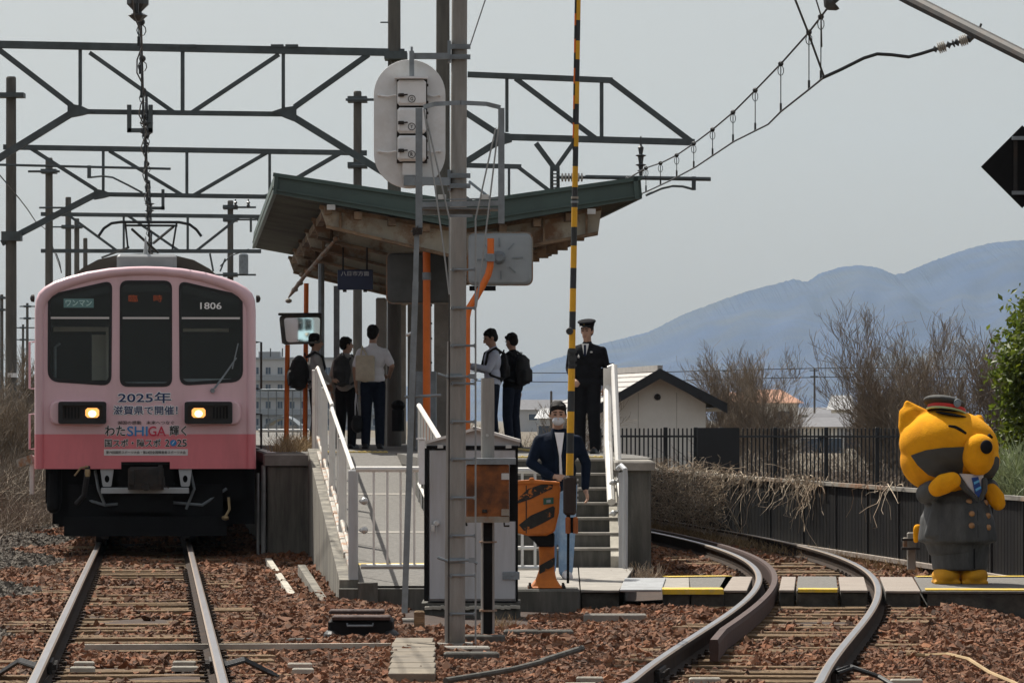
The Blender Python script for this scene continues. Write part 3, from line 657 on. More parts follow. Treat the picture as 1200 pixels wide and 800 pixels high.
# raised roof dome set back from the front
mb = MB(); hp2 = [(0.92, 3.3), (0.9, 3.36), (0.8, 3.45), (0.6, 3.56), (0.35, 3.62), (0, 3.64)]; pr2 = hp2+[(-x, z) for x, z in hp2[-2::-1]]
n2 = len(pr2); mb.add([(x, y, z) for y in (1.2, 19.4) for x, z in pr2], [(i, i+1, n2+i+1, n2+i) for i in range(n2-1)]+[tuple(range(n2-1, -1, -1))]); part('roof_dome', mb, M['trainroof'], train, local=True, smooth=False)
mb = MB(); mb.chbox((0.015, 1.0, 3.5), (0.74, 1.4, 0.19), 0.03); part('roof_unit', mb, M['acbox'], train, local=True)
mb = MB(); mb.lathe((0.0, 0.4, 3.4), (0, 0, 1), [(0, .09), (.16, .085), (.2, .06)], 12); mb.lathe((-0.0, 0.4, 3.55), (0, 0, 1), [(0, .035), (.1, .025), (.27, .006)], 8); part('antenna', mb, M['acbox'], train, local=True)
# front panel with window openings
inner = inset(prof, 0.116, .95)
wl = round_poly([(tx(57.5), tz(346.5)), (tx(131), tz(329.5)), (tx(130), tz(451)), (tx(57), tz(446))], [.09, .1, .12, .14])
wm = round_poly([(tx(141), tz(329.5)), (tx(201), tz(329.5)), (tx(201), tz(452)), (tx(141), tz(452))], .1)
wr = [(-x, z) for x, z in [(p[0], p[1]) for p in wl]][::-1]
wins = [[(p[0], p[1]) for p in wl], [(p[0], p[1]) for p in wm], wr]
notch = [(tx(199), .95), (tx(199), tz(541)), (tx(142), tz(541)), (tx(142), .95)]
zs = tz(508.5)
up = [p for p in inner if p[1] > 1.5]; xr = inner[0][0]
part('front_panel', flat([(xr, zs)]+up+[(-xr, zs)], wins, 0.052, 0.03), M['pink'], train, local=True)
part('front_skirt', flat([(-xr, zs), (-xr, .95)]+notch[::-1]+[(xr, .95), (xr, zs)], (), 0.052, 0.03), M['red'], train, local=True)
def shrink(pts, k):
    cx = sum(p[0] for p in pts)/len(pts); cz = sum(p[1] for p in pts)/len(pts); out = []
    for p in pts:
        d = Vector((p[0]-cx, p[1]-cz)); e = d*(1-k/max(d.length, .01)); out.append((cx+e.x, cz+e.y))
    return out
for wq in wins:
    fr = part('window', flat(shrink(wq, -0.012), [shrink(wq, 0.035)], 0.046, 0.03), M['rubber'], train, local=True)
    part('pane', flat(shrink(wq, 0.02), (), 0.062, 0.006), M['winglass'], fr, local=True)
    x0 = min(p[0] for p in wq)+.03; x1 = max(p[0] for p in wq)-.03; zt = tz(372.5)
    top = [p for p in shrink(wq, 0.03) if p[1] > zt]
    mbx = flat([(x1, zt)]+sorted([p for p in top], key=lambda p: -p[0])[:0]+[p for p in top]+[] if False else top, (), 0.085, 0.01)
    part('blackout_panel', mbx, M['cabdark'], fr, local=True)
    mb = MB(); mb.bx(x0, x1, 0.05, 0.06, zt-0.012, zt+0.012); part('window_bar', mb, M['greystrip'], fr, local=True)
# cab interior seen through the glass
mb = MB(); mb.bx(-1.25, 1.25, 1.5, 1.53, 1.0, 3.2); mb.bx(-1.25, 1.25, 0.1, 1.5, 1.0, 1.9); part('cab_bulkhead', mb, M['cabdark'], train, local=True)
mb = MB(); mb.bx(tx(106), tx(126), 1.3, 1.35, 2.05, 2.62); mb.bx(tx(60), tx(126), 1.34, 1.38, 2.66, 2.72); mb.bx(tx(123), tx(126), 1.2, 1.3, 1.9, 2.7); mb.bx(tx(215), tx(270), 1.3, 1.34, 2.66, 2.7); part('cab_partition', mb, M['cabtan'], train, local=True)
mb = MB(); mb.bx(tx(214), tx(272), 0.25, 0.7, 1.9, 2.06); part('driver_desk', mb, M['acbox'], train, local=True)
mb = MB(); mb.tube([(tx(64), 0.5, 1.9), (tx(64), 0.5, 2.45), (tx(70), 0.5, 2.5)], 0.02, 6); mb.bx(tx(60), tx(128), 0.3, 0.32, 2.0, 2.02); mb.bx(tx(146), tx(197), 0.3, 0.32, 2.0, 2.02); part('cab_rail', mb, M['galv'], train, local=True)
# plates, numbers
mb = MB(); mb.bx(tx(75), tx(110), 0.046, 0.054, tz(360.5), tz(350)); pt = part('one_man_plate', mb, M['teal'], train, local=True)
text('ワンマン', tx(92.5), tz(355.2), 0.32, 0.075, M['tealtext'], pt, 0.043, 0.012)
text('1806', tx(247), tz(358), 0.262, 0.083, M['whiteprint'], train, 0.044, 0.012)
text('臨', tx(156), tz(349.5), 0.11, 0.085, M['led'], train, 0.046); text('時', tx(185), tz(349.5), 0.105, 0.085, M['led'], train, 0.046)
def outlined(body, cx, cy, wpx, hpx, m, bold=0.008, edge=0.009):
    if edge:                                    # white keyline: the same letters nudged eight ways behind the print
        base = None
        for a in range(8):
            o = text(body, tx(cx)+edge*math.cos(a*math.pi/4), tz(cy)+edge*math.sin(a*math.pi/4), wpx/SCL, hpx/SCL, M['whiteprint'], train, 0.050+a*.0002, bold)
            o['kind'] = 'stuff'; bms.append(o)
    text(body, tx(cx), tz(cy), wpx/SCL, hpx/SCL, m, train, 0.0455, bold)
bms = []
outlined('2025年', 169.5, 465.5, 62, 13, M['navy'], 0.014)
outlined('滋賀県で開催！', 170.5, 480.5, 75, 10.5, M['navy'], 0.012)
text('湖国の感動　未来へつなぐ', tx(171), tz(495), 66/SCL, 4.2/SCL, M['blackprint'], train, 0.046, 0.004)
outlined('わた', 135, 504.5, 24, 12, M['blackprint'], 0.015, .005); text('SHI', tx(161), tz(505), 24/SCL, 11.5/SCL, M['blueprint'], train, 0.0455, 0.01)
text('GA', tx(184), tz(505), 20.5/SCL, 11.5/SCL, M['redprint'], train, 0.0455, 0.01); outlined('輝く', 208.5, 504.5, 20, 12, M['blackprint'], 0.015, .005)
outlined('国スポ・障スポ', 155.5, 518.8, 65, 9.5, M['blackprint'], 0.015, .005)
outlined('2', 196, 518.8, 5, 8.5, M['blackprint'], 0.015, .005); outlined('25', 213, 518.8, 11.5, 8.5, M['blackprint'], 0.015, .005)
mb = MB(); mb.lathe((tx(203), 0.05, tz(518.8)), (0, -1, 0), [(0, .04), (.004, .04)], 20); part('blue_roundel', mb, M['blueprint'], train, local=True)
mb = MB(); mb.prism([(tx(201), 0.0455, tz(521)), (tx(203.4), .0455, tz(518.4)), (tx(205), .0455, tz(515.6)), (tx(202.5), .0455, tz(518.2))], (0, -.002, 0)); part('roundel_flash', mb, M['whiteprint'], train, local=True)
mb = MB(); mb.bx(tx(122), tx(220), 0.048, 0.053, tz(533.5), tz(526)); pt = part('caption_strip', mb, M['greystrip'], train, local=True)
text('第79回国民スポーツ大会・第24回全国障害者スポーツ大会', tx(171), tz(529.8), 93/SCL, 3.6/SCL, M['blackprint'], pt, 0.046, 0.004)
kb = bmesh.new()
for o in bms: kb.from_mesh(o.data)
kme = bpy.data.meshes.new('white_keyline'); kb.to_mesh(kme); kb.free(); kme.materials.append(M['whiteprint'])
for o in bms: bpy.data.objects.remove(o)
_link('white_keyline', kme, train)
# headlight clusters
for sgn in (-1, 1):
    def hx(px): return tx(px) if sgn < 0 else -tx(px)
    bu = round_poly([(hx(58), tz(469)), (hx(127), tz(468)), (hx(127), tz(499)), (hx(58), tz(498))], .12, 8)
    k = MB(); rings = []
    for sc, y in ((1.0, 0.052), (0.985, 0.0), (0.95, -0.035), (0.9, -0.045)):
        cx = hx(94); cz = tz(483.5); rings.append([(cx+(p[0]-cx)*sc, y, cz+(p[1]-cz)*sc) for p in bu])
    m_ = len(bu); k.add([q for r_ in rings for q in r_], [(a*m_+i, a*m_+(i+1) % m_, (a+1)*m_+(i+1) % m_, (a+1)*m_+i) for a in range(3) for i in range(m_)]+[tuple(range(3*m_, 4*m_))])
    hl = part('headlight', k, M['pink'], train, local=True, smooth=False)
    k = flat([(p[0], p[1]) for p in round_poly([(hx(69), tz(470.5)), (hx(125), tz(470.5)), (hx(125), tz(496.5)), (hx(69), tz(496.5))], .035)], [[(p[0], p[1]) for p in round_poly([(hx(74), tz(475)), (hx(121), tz(475)), (hx(121), tz(492)), (hx(74), tz(492))], .02)]], -0.09, 0.06)
    part('bezel', k, M['rubber'], hl, local=True)
    k = MB(); x0, x1 = sorted((hx(73), hx(122))); k.bx(x0, x1, -0.055, -0.046, tz(493), tz(474)); part('reflector_well', k, M['dark'], hl, local=True)
    k = MB(); cx = hx(108.5); k.chbox((0, 0, 0), (0.19, 0.14, 0.02), 0.03); k.v = [(cx+x, -0.064-z, tz(483.5)+y) for x, y, z in k.v]; part('lamp', k, M['lamp'], hl, local=True)
    k = MB(); k.ell((cx, -0.07, tz(483.5)-0.01), (0.05, 0.012, 0.042)); part('lamp_filament', k, M['lampcore'], hl, local=True, smooth=True)
    k = MB(); cx = hx(84)
    for q in range(5): k.bx(cx-.08+q*.04, cx-.06+q*.04, -0.06, -0.052, tz(490), tz(477))
    part('tail_light', k, M['black'], hl, local=True)
# marker lights, handrails, wiper, mirrors
for sgn in (-1, 1):
    k = MB(); k.lathe((sgn*1.37, 0.3, tz(349)), (sgn, -0.2, 0), [(0, .05), (.03, .045), (.045, .02)], 10); part('marker_light', k, M['dark'], train, local=True)
    for z0, z1, xx in ((tz(455), tz(400), 1.43), (tz(526), tz(485), 1.43)):
        k = MB(); k.tube([(sgn*1.35, 0.45, z0), (sgn*xx, 0.45, z0), (sgn*xx, 0.45, z1), (sgn*1.35, 0.45, z1)], 0.016, 6); part('handrail', k, M['pink'] if sgn < 0 else M['dark'], train, local=True)
k = MB(); k.lathe((tx(249), 0.05, tz(457.5)), (0, -1, 0), [(0, .03), (.05, .028)], 10); k.tube([(tx(249), 0.0, tz(457)), (tx(262), 0.02, tz(440)), (tx(277), 0.03, tz(419))], 0.009, 6); k.tube([(tx(252), 0.0, tz(455)), (tx(265), 0.02, tz(437)), (tx(277), 0.03, tz(419))], 0.007, 6); k.tube([(tx(272), 0.03, tz(432)), (tx(279), 0.03, tz(402))], 0.008, 5)
part('wiper', k, M['galv'], train, local=True)
# coupler, underframe and running gear
k = MB(); k.bx(tx(138), tx(203), 0.15, 0.9, tz(600), tz(541)); part('coupler_pocket', k, M['black'], train, local=True)
k = MB(); k.chbox((tx(171), 0.02, tz(560)), (0.44, 0.35, 0.28), 0.03); k.lathe((tx(171), -0.15, tz(570)), (0, -1, 0), [(0, .05), (.05, .045)], 12); k.chbox((tx(154), -0.17, tz(559)), (0.08, 0.06, 0.18), 0.01); k.chbox((tx(188), -0.16, tz(556)), (0.06, 0.05, 0.24), 0.01); k.prism([(tx(160), -.17, tz(553)), (tx(172), -.17, tz(553)), (tx(166), -.17, tz(561))], (0, .03, 0)); k.tube([(tx(192), -.18, tz(558)), (tx(193), -.2, tz(569)), (tx(198), -.2, tz(571))], .01, 5)
part('coupler', k, M['dark'], train, local=True)
k = MB(); k.chbox((tx(170), 0.1, tz(574.5)), (1.08, 0.1, 0.07), 0.01); part('buffer_bar', k, M['acbox'], train, local=True)
for px in (125.5, 217):
    k = flat([(p[0], p[1]) for p in round_poly([(tx(px-8), tz(549)), (tx(px+8), tz(549)), (tx(px+5), tz(570)), (tx(px-5), tz(570))], .02)], [[(tx(px)+.03*math.cos(a), tz(561)+.045*math.sin(a)) for a in np.linspace(0, 6.28, 12)[:-1]]], 0.08, 0.05); part('bracket', k, M['acbox'], train, local=True)
k = MB(); k.bx(-1.2, 1.2, 0.5, 19, 0.55, 0.95); k.bx(-0.95, 0.95, 0.35, 0.45, 0.15, 0.75); part('underframe', k, M['black'], train, local=True)
k = MB(); k.prism([(-1.0, 0.2, 0.12), (1.0, 0.2, 0.12), (1.0, 0.2, 0.36), (-1.0, 0.2, 0.36)], (0, .05, 0)); part('life_guard', k, M['black'], train, local=True)
for sgn in (-1, 1):
    for y in (2.0, 4.1):
        k = MB(); k.lathe((sgn*0.5, y, 0.42), (sgn, 0, 0), [(0, .46), (.03, .46), (.04, .43), (.13, .43), (.14, .2), (.2, .2)], 24); part('wheel', k, M['dark'], train, local=True)
    k = MB(); k.bx(sgn*0.85, sgn*1.05, 1.2, 4.9, 0.35, 0.62); k.bx(sgn*.8, sgn*1.1, 1.75, 2.25, .2, .65); k.bx(sgn*.8, sgn*1.1, 3.85, 4.35, .2, .65); part('bogie_frame', k, M['black'], train, local=True)
k = MB(); k.bx(tx(60), tx(300), 0.9, 1.4, 0.25, 0.96); part('equipment_box', k, M['black'], train, local=True)
k = MB(); k.cap((tx(62.5), 0.45, tz(556)), (tx(62.5), 0.4, tz(594)), 0.085, 0.085); k.bx(tx(53), tx(72), .4, .5, tz(590), .95); part('step_board', k, M['black'], train, local=True)
k = MB(); k.tube([(tx(103), -0.02, tz(546)), (tx(102), -0.06, tz(560)), (tx(99), 0.0, tz(580)), (tx(90), 0.1, tz(590))], 0.035, 8); part('brake_hose', k, M['rubber'], train, local=True)
k = MB(); k.lathe((tx(103), -0.07, tz(558)), (0, 0, 1), [(0, .03), (.05, .035), (.09, .03)], 8); k.tube([(tx(88), -.05, tz(557)), (tx(95), -.06, tz(548)), (tx(104), -.06, tz(546))], .012, 5); part('hose_coupling', k, M['brass'], train, local=True)
k = MB(); k.tube([(tx(268), 0.2, tz(583)), (tx(269), 0.18, tz(597)), (tx(264), 0.16, tz(606))], 0.018, 6); k.lathe((tx(264), 0.16, tz(607)), (1, -.4, 0), [(-.04, .02), (0, .035), (.04, .02)], 8); part('lever', k, M['brass'], train, local=True)
for pts_ in ([(-.9, .42, .62), (-.5, .32, .5), (.1, .3, .55), (.7, .34, .5), (1.0, .4, .7)], [(-.62, .3, .93), (-.58, .26, .7), (-.5, .3, .5)], [(.55, .3, .93), (.6, .25, .7), (.5, .3, .45)]):
    k = MB(); k.tube(pts_, .02, 6); part('air_pipe', k, M['galv'], train, local=True)
for sx_ in (-.5, .5):
    k = MB(); k.chbox((sx_, .28, .2), (.1, .06, .22), .01); part('rail_guard', k, M['dark'], train, local=True)
# pantograph further back on the roof
k = MB()
def pt_(px, py, y=7.0):
    s_ = SCL*TY/(TY+y); return ((px-600)/s_-train.location.x+y*0.083, y, EYE-(py-HZ)/s_)
k.tube([pt_(116, 277), pt_(122, 268), pt_(131, 262), pt_(142, 260.5), pt_(178, 260.5), pt_(210, 260.5), pt_(222, 263), pt_(230, 269), pt_(236, 277)], 0.022, 6)
k.tube([pt_(147, 264.5), pt_(208, 264.5)], 0.016, 5); k.tube([pt_(147, 261), pt_(150, 290)], .014, 5); k.tube([pt_(207, 261), pt_(202, 292)], .014, 5)
k.tube([pt_(155, 269), pt_(185, 296, 8)], .02, 5); k.tube([pt_(203, 266), pt_(180, 285, 8)], .02, 5); k.tube([pt_(151, 290), pt_(120, 302, 8)], .016, 5)
part('pantograph', k, M['wire'], train, local=True)

# second, pale train standing behind the viewpoint on the curving track: seen in the driver mirror
M['pale'] = mat('pale_blue_paint', (0.5, 0.68, 0.74), 0.35, var=0.05, scale=1.2, bump=0.03)
t2 = thing('train', 'pale blue train front reflected in the framed driver mirror', 'train', (-3.3, -14, 0), math.pi)
for ch in list(train.children):
    if ch.name.startswith(('lettering', 'white_keyline', 'one_man', 'caption', 'blue_', 'roundel', 'brake', 'hose', 'lever', 'pantograph')): continue
    for src, par in [(ch, t2)]:
        c_ = src.copy(); COL.objects.link(c_); c_.parent = par; WM[c_.name] = WM[t2.name]
        for sl_ in c_.material_slots:
            if sl_.material in (M['pink'], M['red'], M['trainroof']): sl_.link = 'OBJECT'; sl_.material = M['pale']
        for g2 in src.children:
            d_ = g2.copy(); COL.objects.link(d_); d_.parent = c_; WM[d_.name] = WM[t2.name]
# ---------------------------------------------------------------- overhead line gantries and poles
def pole(px, ytop, D, wpx, label, m='poledark', zb=-0.5, taper=0.82, group=None, band=None, cat='pole'):
    s = D/F; x = (px-600)*s; zt = EYE-(ytop-HZ)*s; r = wpx*s/2
    o = thing('concrete_pole', label, cat, (x, D, zb), 0, group)
    k = MB(); k.lathe((x, D, zb), (0, 0, 1), [(0, r*1.1), (zt-zb-0.03, r*taper*1.1), (zt-zb, r*taper*0.9)], 16); part('shaft', k, M[m], o, smooth=False)
    return o
def strut(root, D, a, b, th, nm='strut', dep=None, m='steel'):
    k = MB(); s = D/F; p0 = P(*a, D); p1 = P(*b, D); k.beam(p0, p1, th*s, dep or th*s*0.9); part(nm, k, M[m], root)
def crossarm(o, px0, px1, py, D, th, mount=None):
    k = MB(); s = D/F; k.tube([P(px0, py, D-0.25), P(px1, py, D-0.25)], th*s/2, 6); part('crossarm', k, M['steel'], o)
    if mount is not None:
        k = MB(); c = P(mount, py, D); k.box(c, (0.42, 0.5, 0.12)); part('clamp', k, M['steel'], o)
D1, D2, D3 = 68.0, 93.0, 119.0
# nearest gantry
ga = thing('overhead_gantry', 'nearest steel truss gantry spanning high above the pink train', 'gantry', P(200, 640, D1))
strut(ga, D1, (-70, 51), (474, 62), 8.5, 'top_chord', 0.12)
strut(ga, D1, (98, 131), (334, 134), 5.5, 'bottom_chord', 0.1)
for a, b, t in (((-60, 222), (84, 133), 8), ((345, 138), (462, 210), 8), ((94, 58), (94, 124), 4), ((214, 60), (214, 132), 4.5), ((332, 63), (332, 130), 4), ((105, 62), (204, 132), 5), ((225, 132), (327, 64), 5), ((345, 126), (432, 64), 6.5), ((-20, 44), (84, 124), 6.5)): strut(ga, D1, a, b, t)
for pts in ([(79, 121), (95, 124), (110, 131), (95, 135), (79, 138)], [(318, 131), (333, 126), (347, 124), (347, 143), (334, 138)]):
    k = MB(); k.pplate(pts, D1-0.09, 0.18); part('gusset_plate', k, M['steel'], ga)
k = MB(); D = D1-.1
for x in (151.5, 176.5): k.beam(P(x, 123, D), P(x, 155, D), 5*D/F, .06)
k.beam(P(149, 153, D), P(179, 153, D), 5*D/F, .06); part('hanger', k, M['steel'], ga)
k = MB()
for x in (203, 222, 325, 342): k.box(P(x, 54.5, D1), (.2, .16, .05))
part('splice_plate', k, M['steel'], ga)
pA = pole(462, -60, D1, 16, 'tall weathered concrete pole carrying the right end of the nearest gantry'); k = MB(); k.box(P(464, 66, D1-.1), (.36, .5, .12)); part('clamp', k, M['steel'], pA)
k = MB(); k.tube([P(446, 26.5, D1-.1), P(456, 26.5, D1)], .012, 5); part('step_bolt', k, M['steel'], pA)
pole(-62, -40, D1, 16, 'concrete pole carrying the left end of the nearest gantry beyond the frame')
# second gantry
gb = thing('overhead_gantry', 'second steel truss gantry seen just above the canopy edge', 'gantry', P(200, 600, D2))
strut(gb, D2, (4, 172.5), (430, 179.5), 6, 'top_chord', 0.12); strut(gb, D2, (128, 228), (330, 231), 5, 'bottom_chord', 0.1)
for a, b, t in (((2, 285), (114, 227), 7), ((328, 231), (422, 287), 7), ((121, 176), (121, 224), 3.2), ((219, 177), (219, 229), 3.5), ((316, 179), (316, 226), 3.2), ((36, 174), (113, 223), 4.5), ((128, 177), (214, 229), 4.2), ((227, 229), (313, 179), 4.2), ((322, 224), (398, 180), 5)): strut(gb, D2, a, b, t)
for pts in ([(110, 221), (121, 223), (134, 228), (121, 232), (110, 234)], [(306, 229), (317, 226), (330, 224), (330, 237), (318, 233)]):
    k = MB(); k.pplate(pts, D2-0.09, 0.18); part('gusset_plate', k, M['steel'], gb)
k = MB(); D = D2-.1
for x in (174, 191): k.beam(P(x, 222, D), P(x, 246, D), 3.5*D/F, .06)
k.beam(P(172, 244, D), P(193, 244, D), 3.5*D/F, .06); part('hanger', k, M['steel'], gb)
pB = pole(13, 90, D2, 13, 'dark concrete pole with small white plate left of the pink train')
k = MB(); k.box(P(14, 112, D2-.1), (.55, .45, .1)); part('clamp', k, M['steel'], pB); k = MB(); k.box(P(14, 277, D2-.1), (.42, .4, .2)); part('clamp', k, M['steel'], pB)
k = MB(); k.bx(*(lambda a, b_: (a.x, b_.x, D2-.2, D2-.17, b_.z, a.z))(P(9, 437, D2-.2), P(20, 442, D2-.2))); part('number_plate', k, M['whiteprint'], pB)
pC = pole(419, 107, D2, 10.5, 'slim concrete pole between the nearest gantry and round signal back'); crossarm(pC, 405, 440, 117, D2, 3.5, 419)
crossarm(pC, 412, 430, 194, D2, 4, 419)
k = MB(); k.tube([P(-10, 193, D2-.5), P(33, 194, D2-.5), P(200, 198, D2-.5)], .03, 6); k.beam(P(104.5, 194, D2-.5), P(104.5, 209, D2-.5), .08, .06); k.tube([P(106, 208, D2-.5), P(120, 206.5, D2-.5), P(132, 208, D2-.5), P(150, 217, D2-.5), P(167, 226, D2-.5)], .022, 5); part('registration_arm', k, M['steel'], gb)
# third gantry
gc = thing('overhead_gantry', 'third and farthest steel truss gantry low over the train roof', 'gantry', P(180, 570, D3))
strut(gc, D3, (48, 251), (306, 254), 4.5, 'top_chord', 0.12); strut(gc, D3, (48, 294), (306, 294.5), 4.5, 'bottom_chord', 0.1)
for a, b, t in (((145, 252), (145, 294), 2.5), ((220, 253), (220, 294), 2.8), ((294, 254), (294, 272), 2.6), ((80, 252), (136, 293), 3), ((150, 253), (210, 294), 3), ((230, 294), (281, 254), 3), ((298, 254), (340, 290), 3)): strut(gc, D3, a, b, t)
pD = pole(57.5, 185, D3, 9.5, 'tapering pole behind the number plate pole, first of a receding row'); crossarm(pD, 33, 70, 201, D3, 3, 57.5); crossarm(pD, 46, 84, 243.5, D3, 2.6)
pE = pole(80, 231, 145, 7.5, 'second pole of the receding row left of the train', group=None); crossarm(pE, 62, 100, 266, 145, 2, 80)
pF = pole(90, 256, 172, 6.6, 'third pole of the receding row left of the train'); crossarm(pF, 84, 96, 266, 172, 2, 90)
pG = pole(100, 279, 200, 5.6, 'fourth and shortest pole of the receding row above the train')
pH = pole(270, 235, 128, 7.5, 'pole with transformer and crossarms between train roof and canopy'); crossarm(pH, 261, 300, 243, 128, 2.6, 270); crossarm(pH, 264, 300, 257.5, 128, 2.4, 270); crossarm(pH, 240, 300, 322, 128, 2.4, 270)
k = MB(); k.lathe(P(285.5, 321, 127.6), (0, 0, 1), [(0, .14), (.56, .14), (.6, .1)], 12); part('transformer', k, M['galv'], pH)
k = MB()
for x in (276, 291): k = MB(); k.lathe(P(x, 243, 127.7), (0, 0, 1), [(0, .03), (.06, .06), (.09, .03), (.15, .06), (.18, .02), (.24, .02)], 8); part('insulator', k, M['insuld'], pH)
k = MB(); k.tube([P(258, 312, 127), P(270, 300, 127), P(292, 292, 127)], .02, 5); k.tube([P(246, 297, 127), P(250, 318, 127)], .03, 5); k.tube([P(264, 303, 127), P(258, 318, 127)], .025, 5); part('bracket', k, M['steel'], pH)
# small far poles at the left edge
for i, (px, yt, D, wd, lab) in enumerate([(2, 345, 230, 4.5, 'distant dark pole at the very left edge of the view'), (32, 355, 260, 3.4, 'distant slim pole seen between big pole and train'), (27, 380, 300, 3, 'distant short pole beside scrub left of the train')]):
    o = pole(px, yt, D, wd, lab); crossarm(o, px-9, px+14, yt+4, D, 1.6, px); crossarm(o, px-9, px+14, yt+18, D, 1.4, px)

# right hand gantry
DR = 72.0
gd = thing('overhead_gantry', 'cantilever truss gantry reaching right over the curved track', 'gantry', P(600, 600, DR))
strut(gd, DR, (548, 87.5), (718, 94.5), 6.5, 'top_chord', 0.12); strut(gd, DR, (586, 160.5), (814, 167), 7.5, 'bottom_chord', 0.1)
for a, b, t in (((530, 122), (582, 156), 7), ((530, 200), (584, 166), 7.5), ((594, 92), (594, 155), 4), ((705, 95), (705, 164), 4.5), ((604, 92), (700, 164), 6), ((716, 95), (810, 166), 6.5), ((628, 168), (651, 199), 6), ((672, 168), (650, 199), 5), ((646.5, 196), (646.5, 224), 4), ((654, 196), (654, 224), 4)): strut(gd, DR, a, b, t)
k = MB(); k.pplate([(578, 152), (588, 155), (600, 157), (600, 166), (580, 172)], DR-.09, .18); part('gusset_plate', k, M['steel'], gd)
k = MB()
for y in range(200, 224, 4): k.box(P(650, y, DR-.1), (.16, .05, .02))
part('perforated_plate', k, M['steel'], gd)
k = MB()
for i in range(7): k.lathe(P(659+i*3.8, 208, DR-.3), (1, 0, 0), [(-.02, .03), (-.012, .075), (.012, .075), (.02, .03)], 10)
part('insulator', k, M['insul'], gd)
k = MB(); k.tube([P(655, 208, DR-.3), P(688, 208, DR-.3)], .03, 6); k.tube([P(686, 207.5, DR-.3), P(833, 210, DR-.3)], .035, 8); k.beam(P(813, 207, DR-.3), P(813, 223, DR-.3), .07, .05); k.tube([P(813, 222, DR-.3), P(800, 218.5, DR-.3), P(788, 218, DR-.3), P(775, 221, DR-.3), P(757, 229, DR-.4)], .022, 5); part('registration_arm', k, M['steel'], gd)
k = MB(); c = P(751, 206, DR-.2); s = DR/F
k.lathe(c, (0, 0, 1), [(0, .03), (5*s, .035), (6*s, .07), (7*s, .03), (11*s, .045), (12*s, .085), (13*s, .09), (14*s, .035), (22*s, .05), (23*s, .085), (24*s, .09), (25*s, .03), (33*s, .05), (35*s, .02), (46*s, .012)], 12); part('insulator', k, M['insuld'], gd)
pI = pole(519, -60, DR, 17, 'second tall concrete pole just behind the foreground pole', 'poledark')
ge_ = thing('overhead_gantry', 'short truss end of the gantry behind the platform canopy', 'gantry', P(580, 600, D2+2))
strut(ge_, D2+2, (530, 193.5), (611, 195.5), 5.5, 'top_chord'); strut(ge_, D2+2, (606, 195), (660, 236), 4.5); strut(ge_, D2+2, (596.5, 195), (596.5, 240), 3); strut(ge_, D2+2, (535, 225), (575, 252), 5)

# overhead wires: left track
wl_ = thing('overhead_wire', 'overhead contact line with droppers above the pink train', 'overhead line', (left_x(60), 60, 5))
zc = lambda D: 5.05; zm = lambda D, a=0: 5.05+0.45+0.5*abs(((D-D1) % 25.5)/12.75-1)
k = MB(); Ds = np.arange(25, 170, 1.5); k.tube([(left_x(d)+.04*math.sin(d), d, 5.05) for d in Ds], 0.008, 5); part('contact_wire', k, M['wire'], wl_)
k = MB(); k.tube([(left_x(d), d, zm(d)) for d in Ds], 0.008, 5); part('messenger_wire', k, M['wire'], wl_)
for d in np.arange(27, 120, 3.2):
    k = MB(); x = left_x(d); k.tube([(x, d, zm(d)), (x, d, 5.05)], 0.006, 4); k.ell((x, d, zm(d)), .04, None, 8, 6); k.box((x, d, 5.08), (.025, .03, .09)); k.tube([(x+.05*math.cos(a), d, zm(d)-.09+.06*math.sin(a)) for a in np.linspace(1.6, 7.6, 9)], .006, 4); part('dropper', k, M['wire'], wl_)
for d, z in ((D1, 6.2), (D2, 6.25), (38, 5.1), (D3, 6.1)):
    k = MB(); x = left_x(d)
    if d != 38: k.lathe((x, d-.05, zm(d)+.02), (0, 0, 1), [(0, .03), (.07, .06), (.1, .11), (.12, .04), (.22, .06), (.25, .12), (.27, .04), (.4, .03), (.75, .02)], 10)
    else: k.lathe((x, d, 5.15), (0, 0, 1), [(-.05, .03), (0, .09), (.03, .03), (.1, .1), (.14, .1), (.2, .05), (.27, .13), (.29, .06), (.4, .06)], 10)
    part('insulator', k, M['insuld'], wl_)
# right track wires
wr_ = thing('overhead_wire', 'sweeping contact and messenger wires with droppers over the curved track', 'overhead line', (right_x(60), 60, 5))
CP = [(703, 244), (740, 232), (757, 225), (785, 212), (815, 196), (860, 166), (900, 146), (915, 131), (948, 105), (966, 90.5)]
MP = [(703, 224), (740, 207), (757, 197), (775, 191), (793, 182), (815, 167), (835, 152), (860, 131), (885, 106), (915, 75), (948, 38), (968, 12), (985, -12)]
def Dc(y): return (5.2-EYE)*F/(HZ-y)
cx_ = [p[0] for p in CP]; cy_ = [p[1] for p in CP]
def Dm(x): return Dc(np.interp(x, cx_, cy_)) if x < 966 else Dc(90.5)-(x-966)*0.02
k = MB(); k.tube([P(690, 250, Dc(250))]+[P(x, y, Dc(y)) for x, y in CP], .012, 5); part('contact_wire', k, M['wire'], wr_)
k = MB(); k.tube([P(x, y, Dm(x)) for x, y in MP], .012, 5); part('messenger_wire', k, M['wire'], wr_)
mx_ = [p[0] for p in MP]; my_ = [p[1] for p in MP]
for x in (712, 735, 757, 774, 793, 813, 835, 859, 885, 915, 948, 962):
    k = MB(); d = Dm(x); a = P(x, np.interp(x, mx_, my_), d); b_ = P(x, np.interp(x, cx_, cy_), d)
    k.tube([a, b_], .006, 4); k.ell(a, .034, None, 8, 6); k.box(b_+Vector((0, 0, .05)), (.025, .03, .1)); k.tube([a+Vector((.035*math.cos(t), 0, -.08+.06*math.sin(t))) for t in np.linspace(1.6, 8.2, 10)], .005, 4); part('dropper', k, M['wire'], wr_)
dE = Dc(90.5)
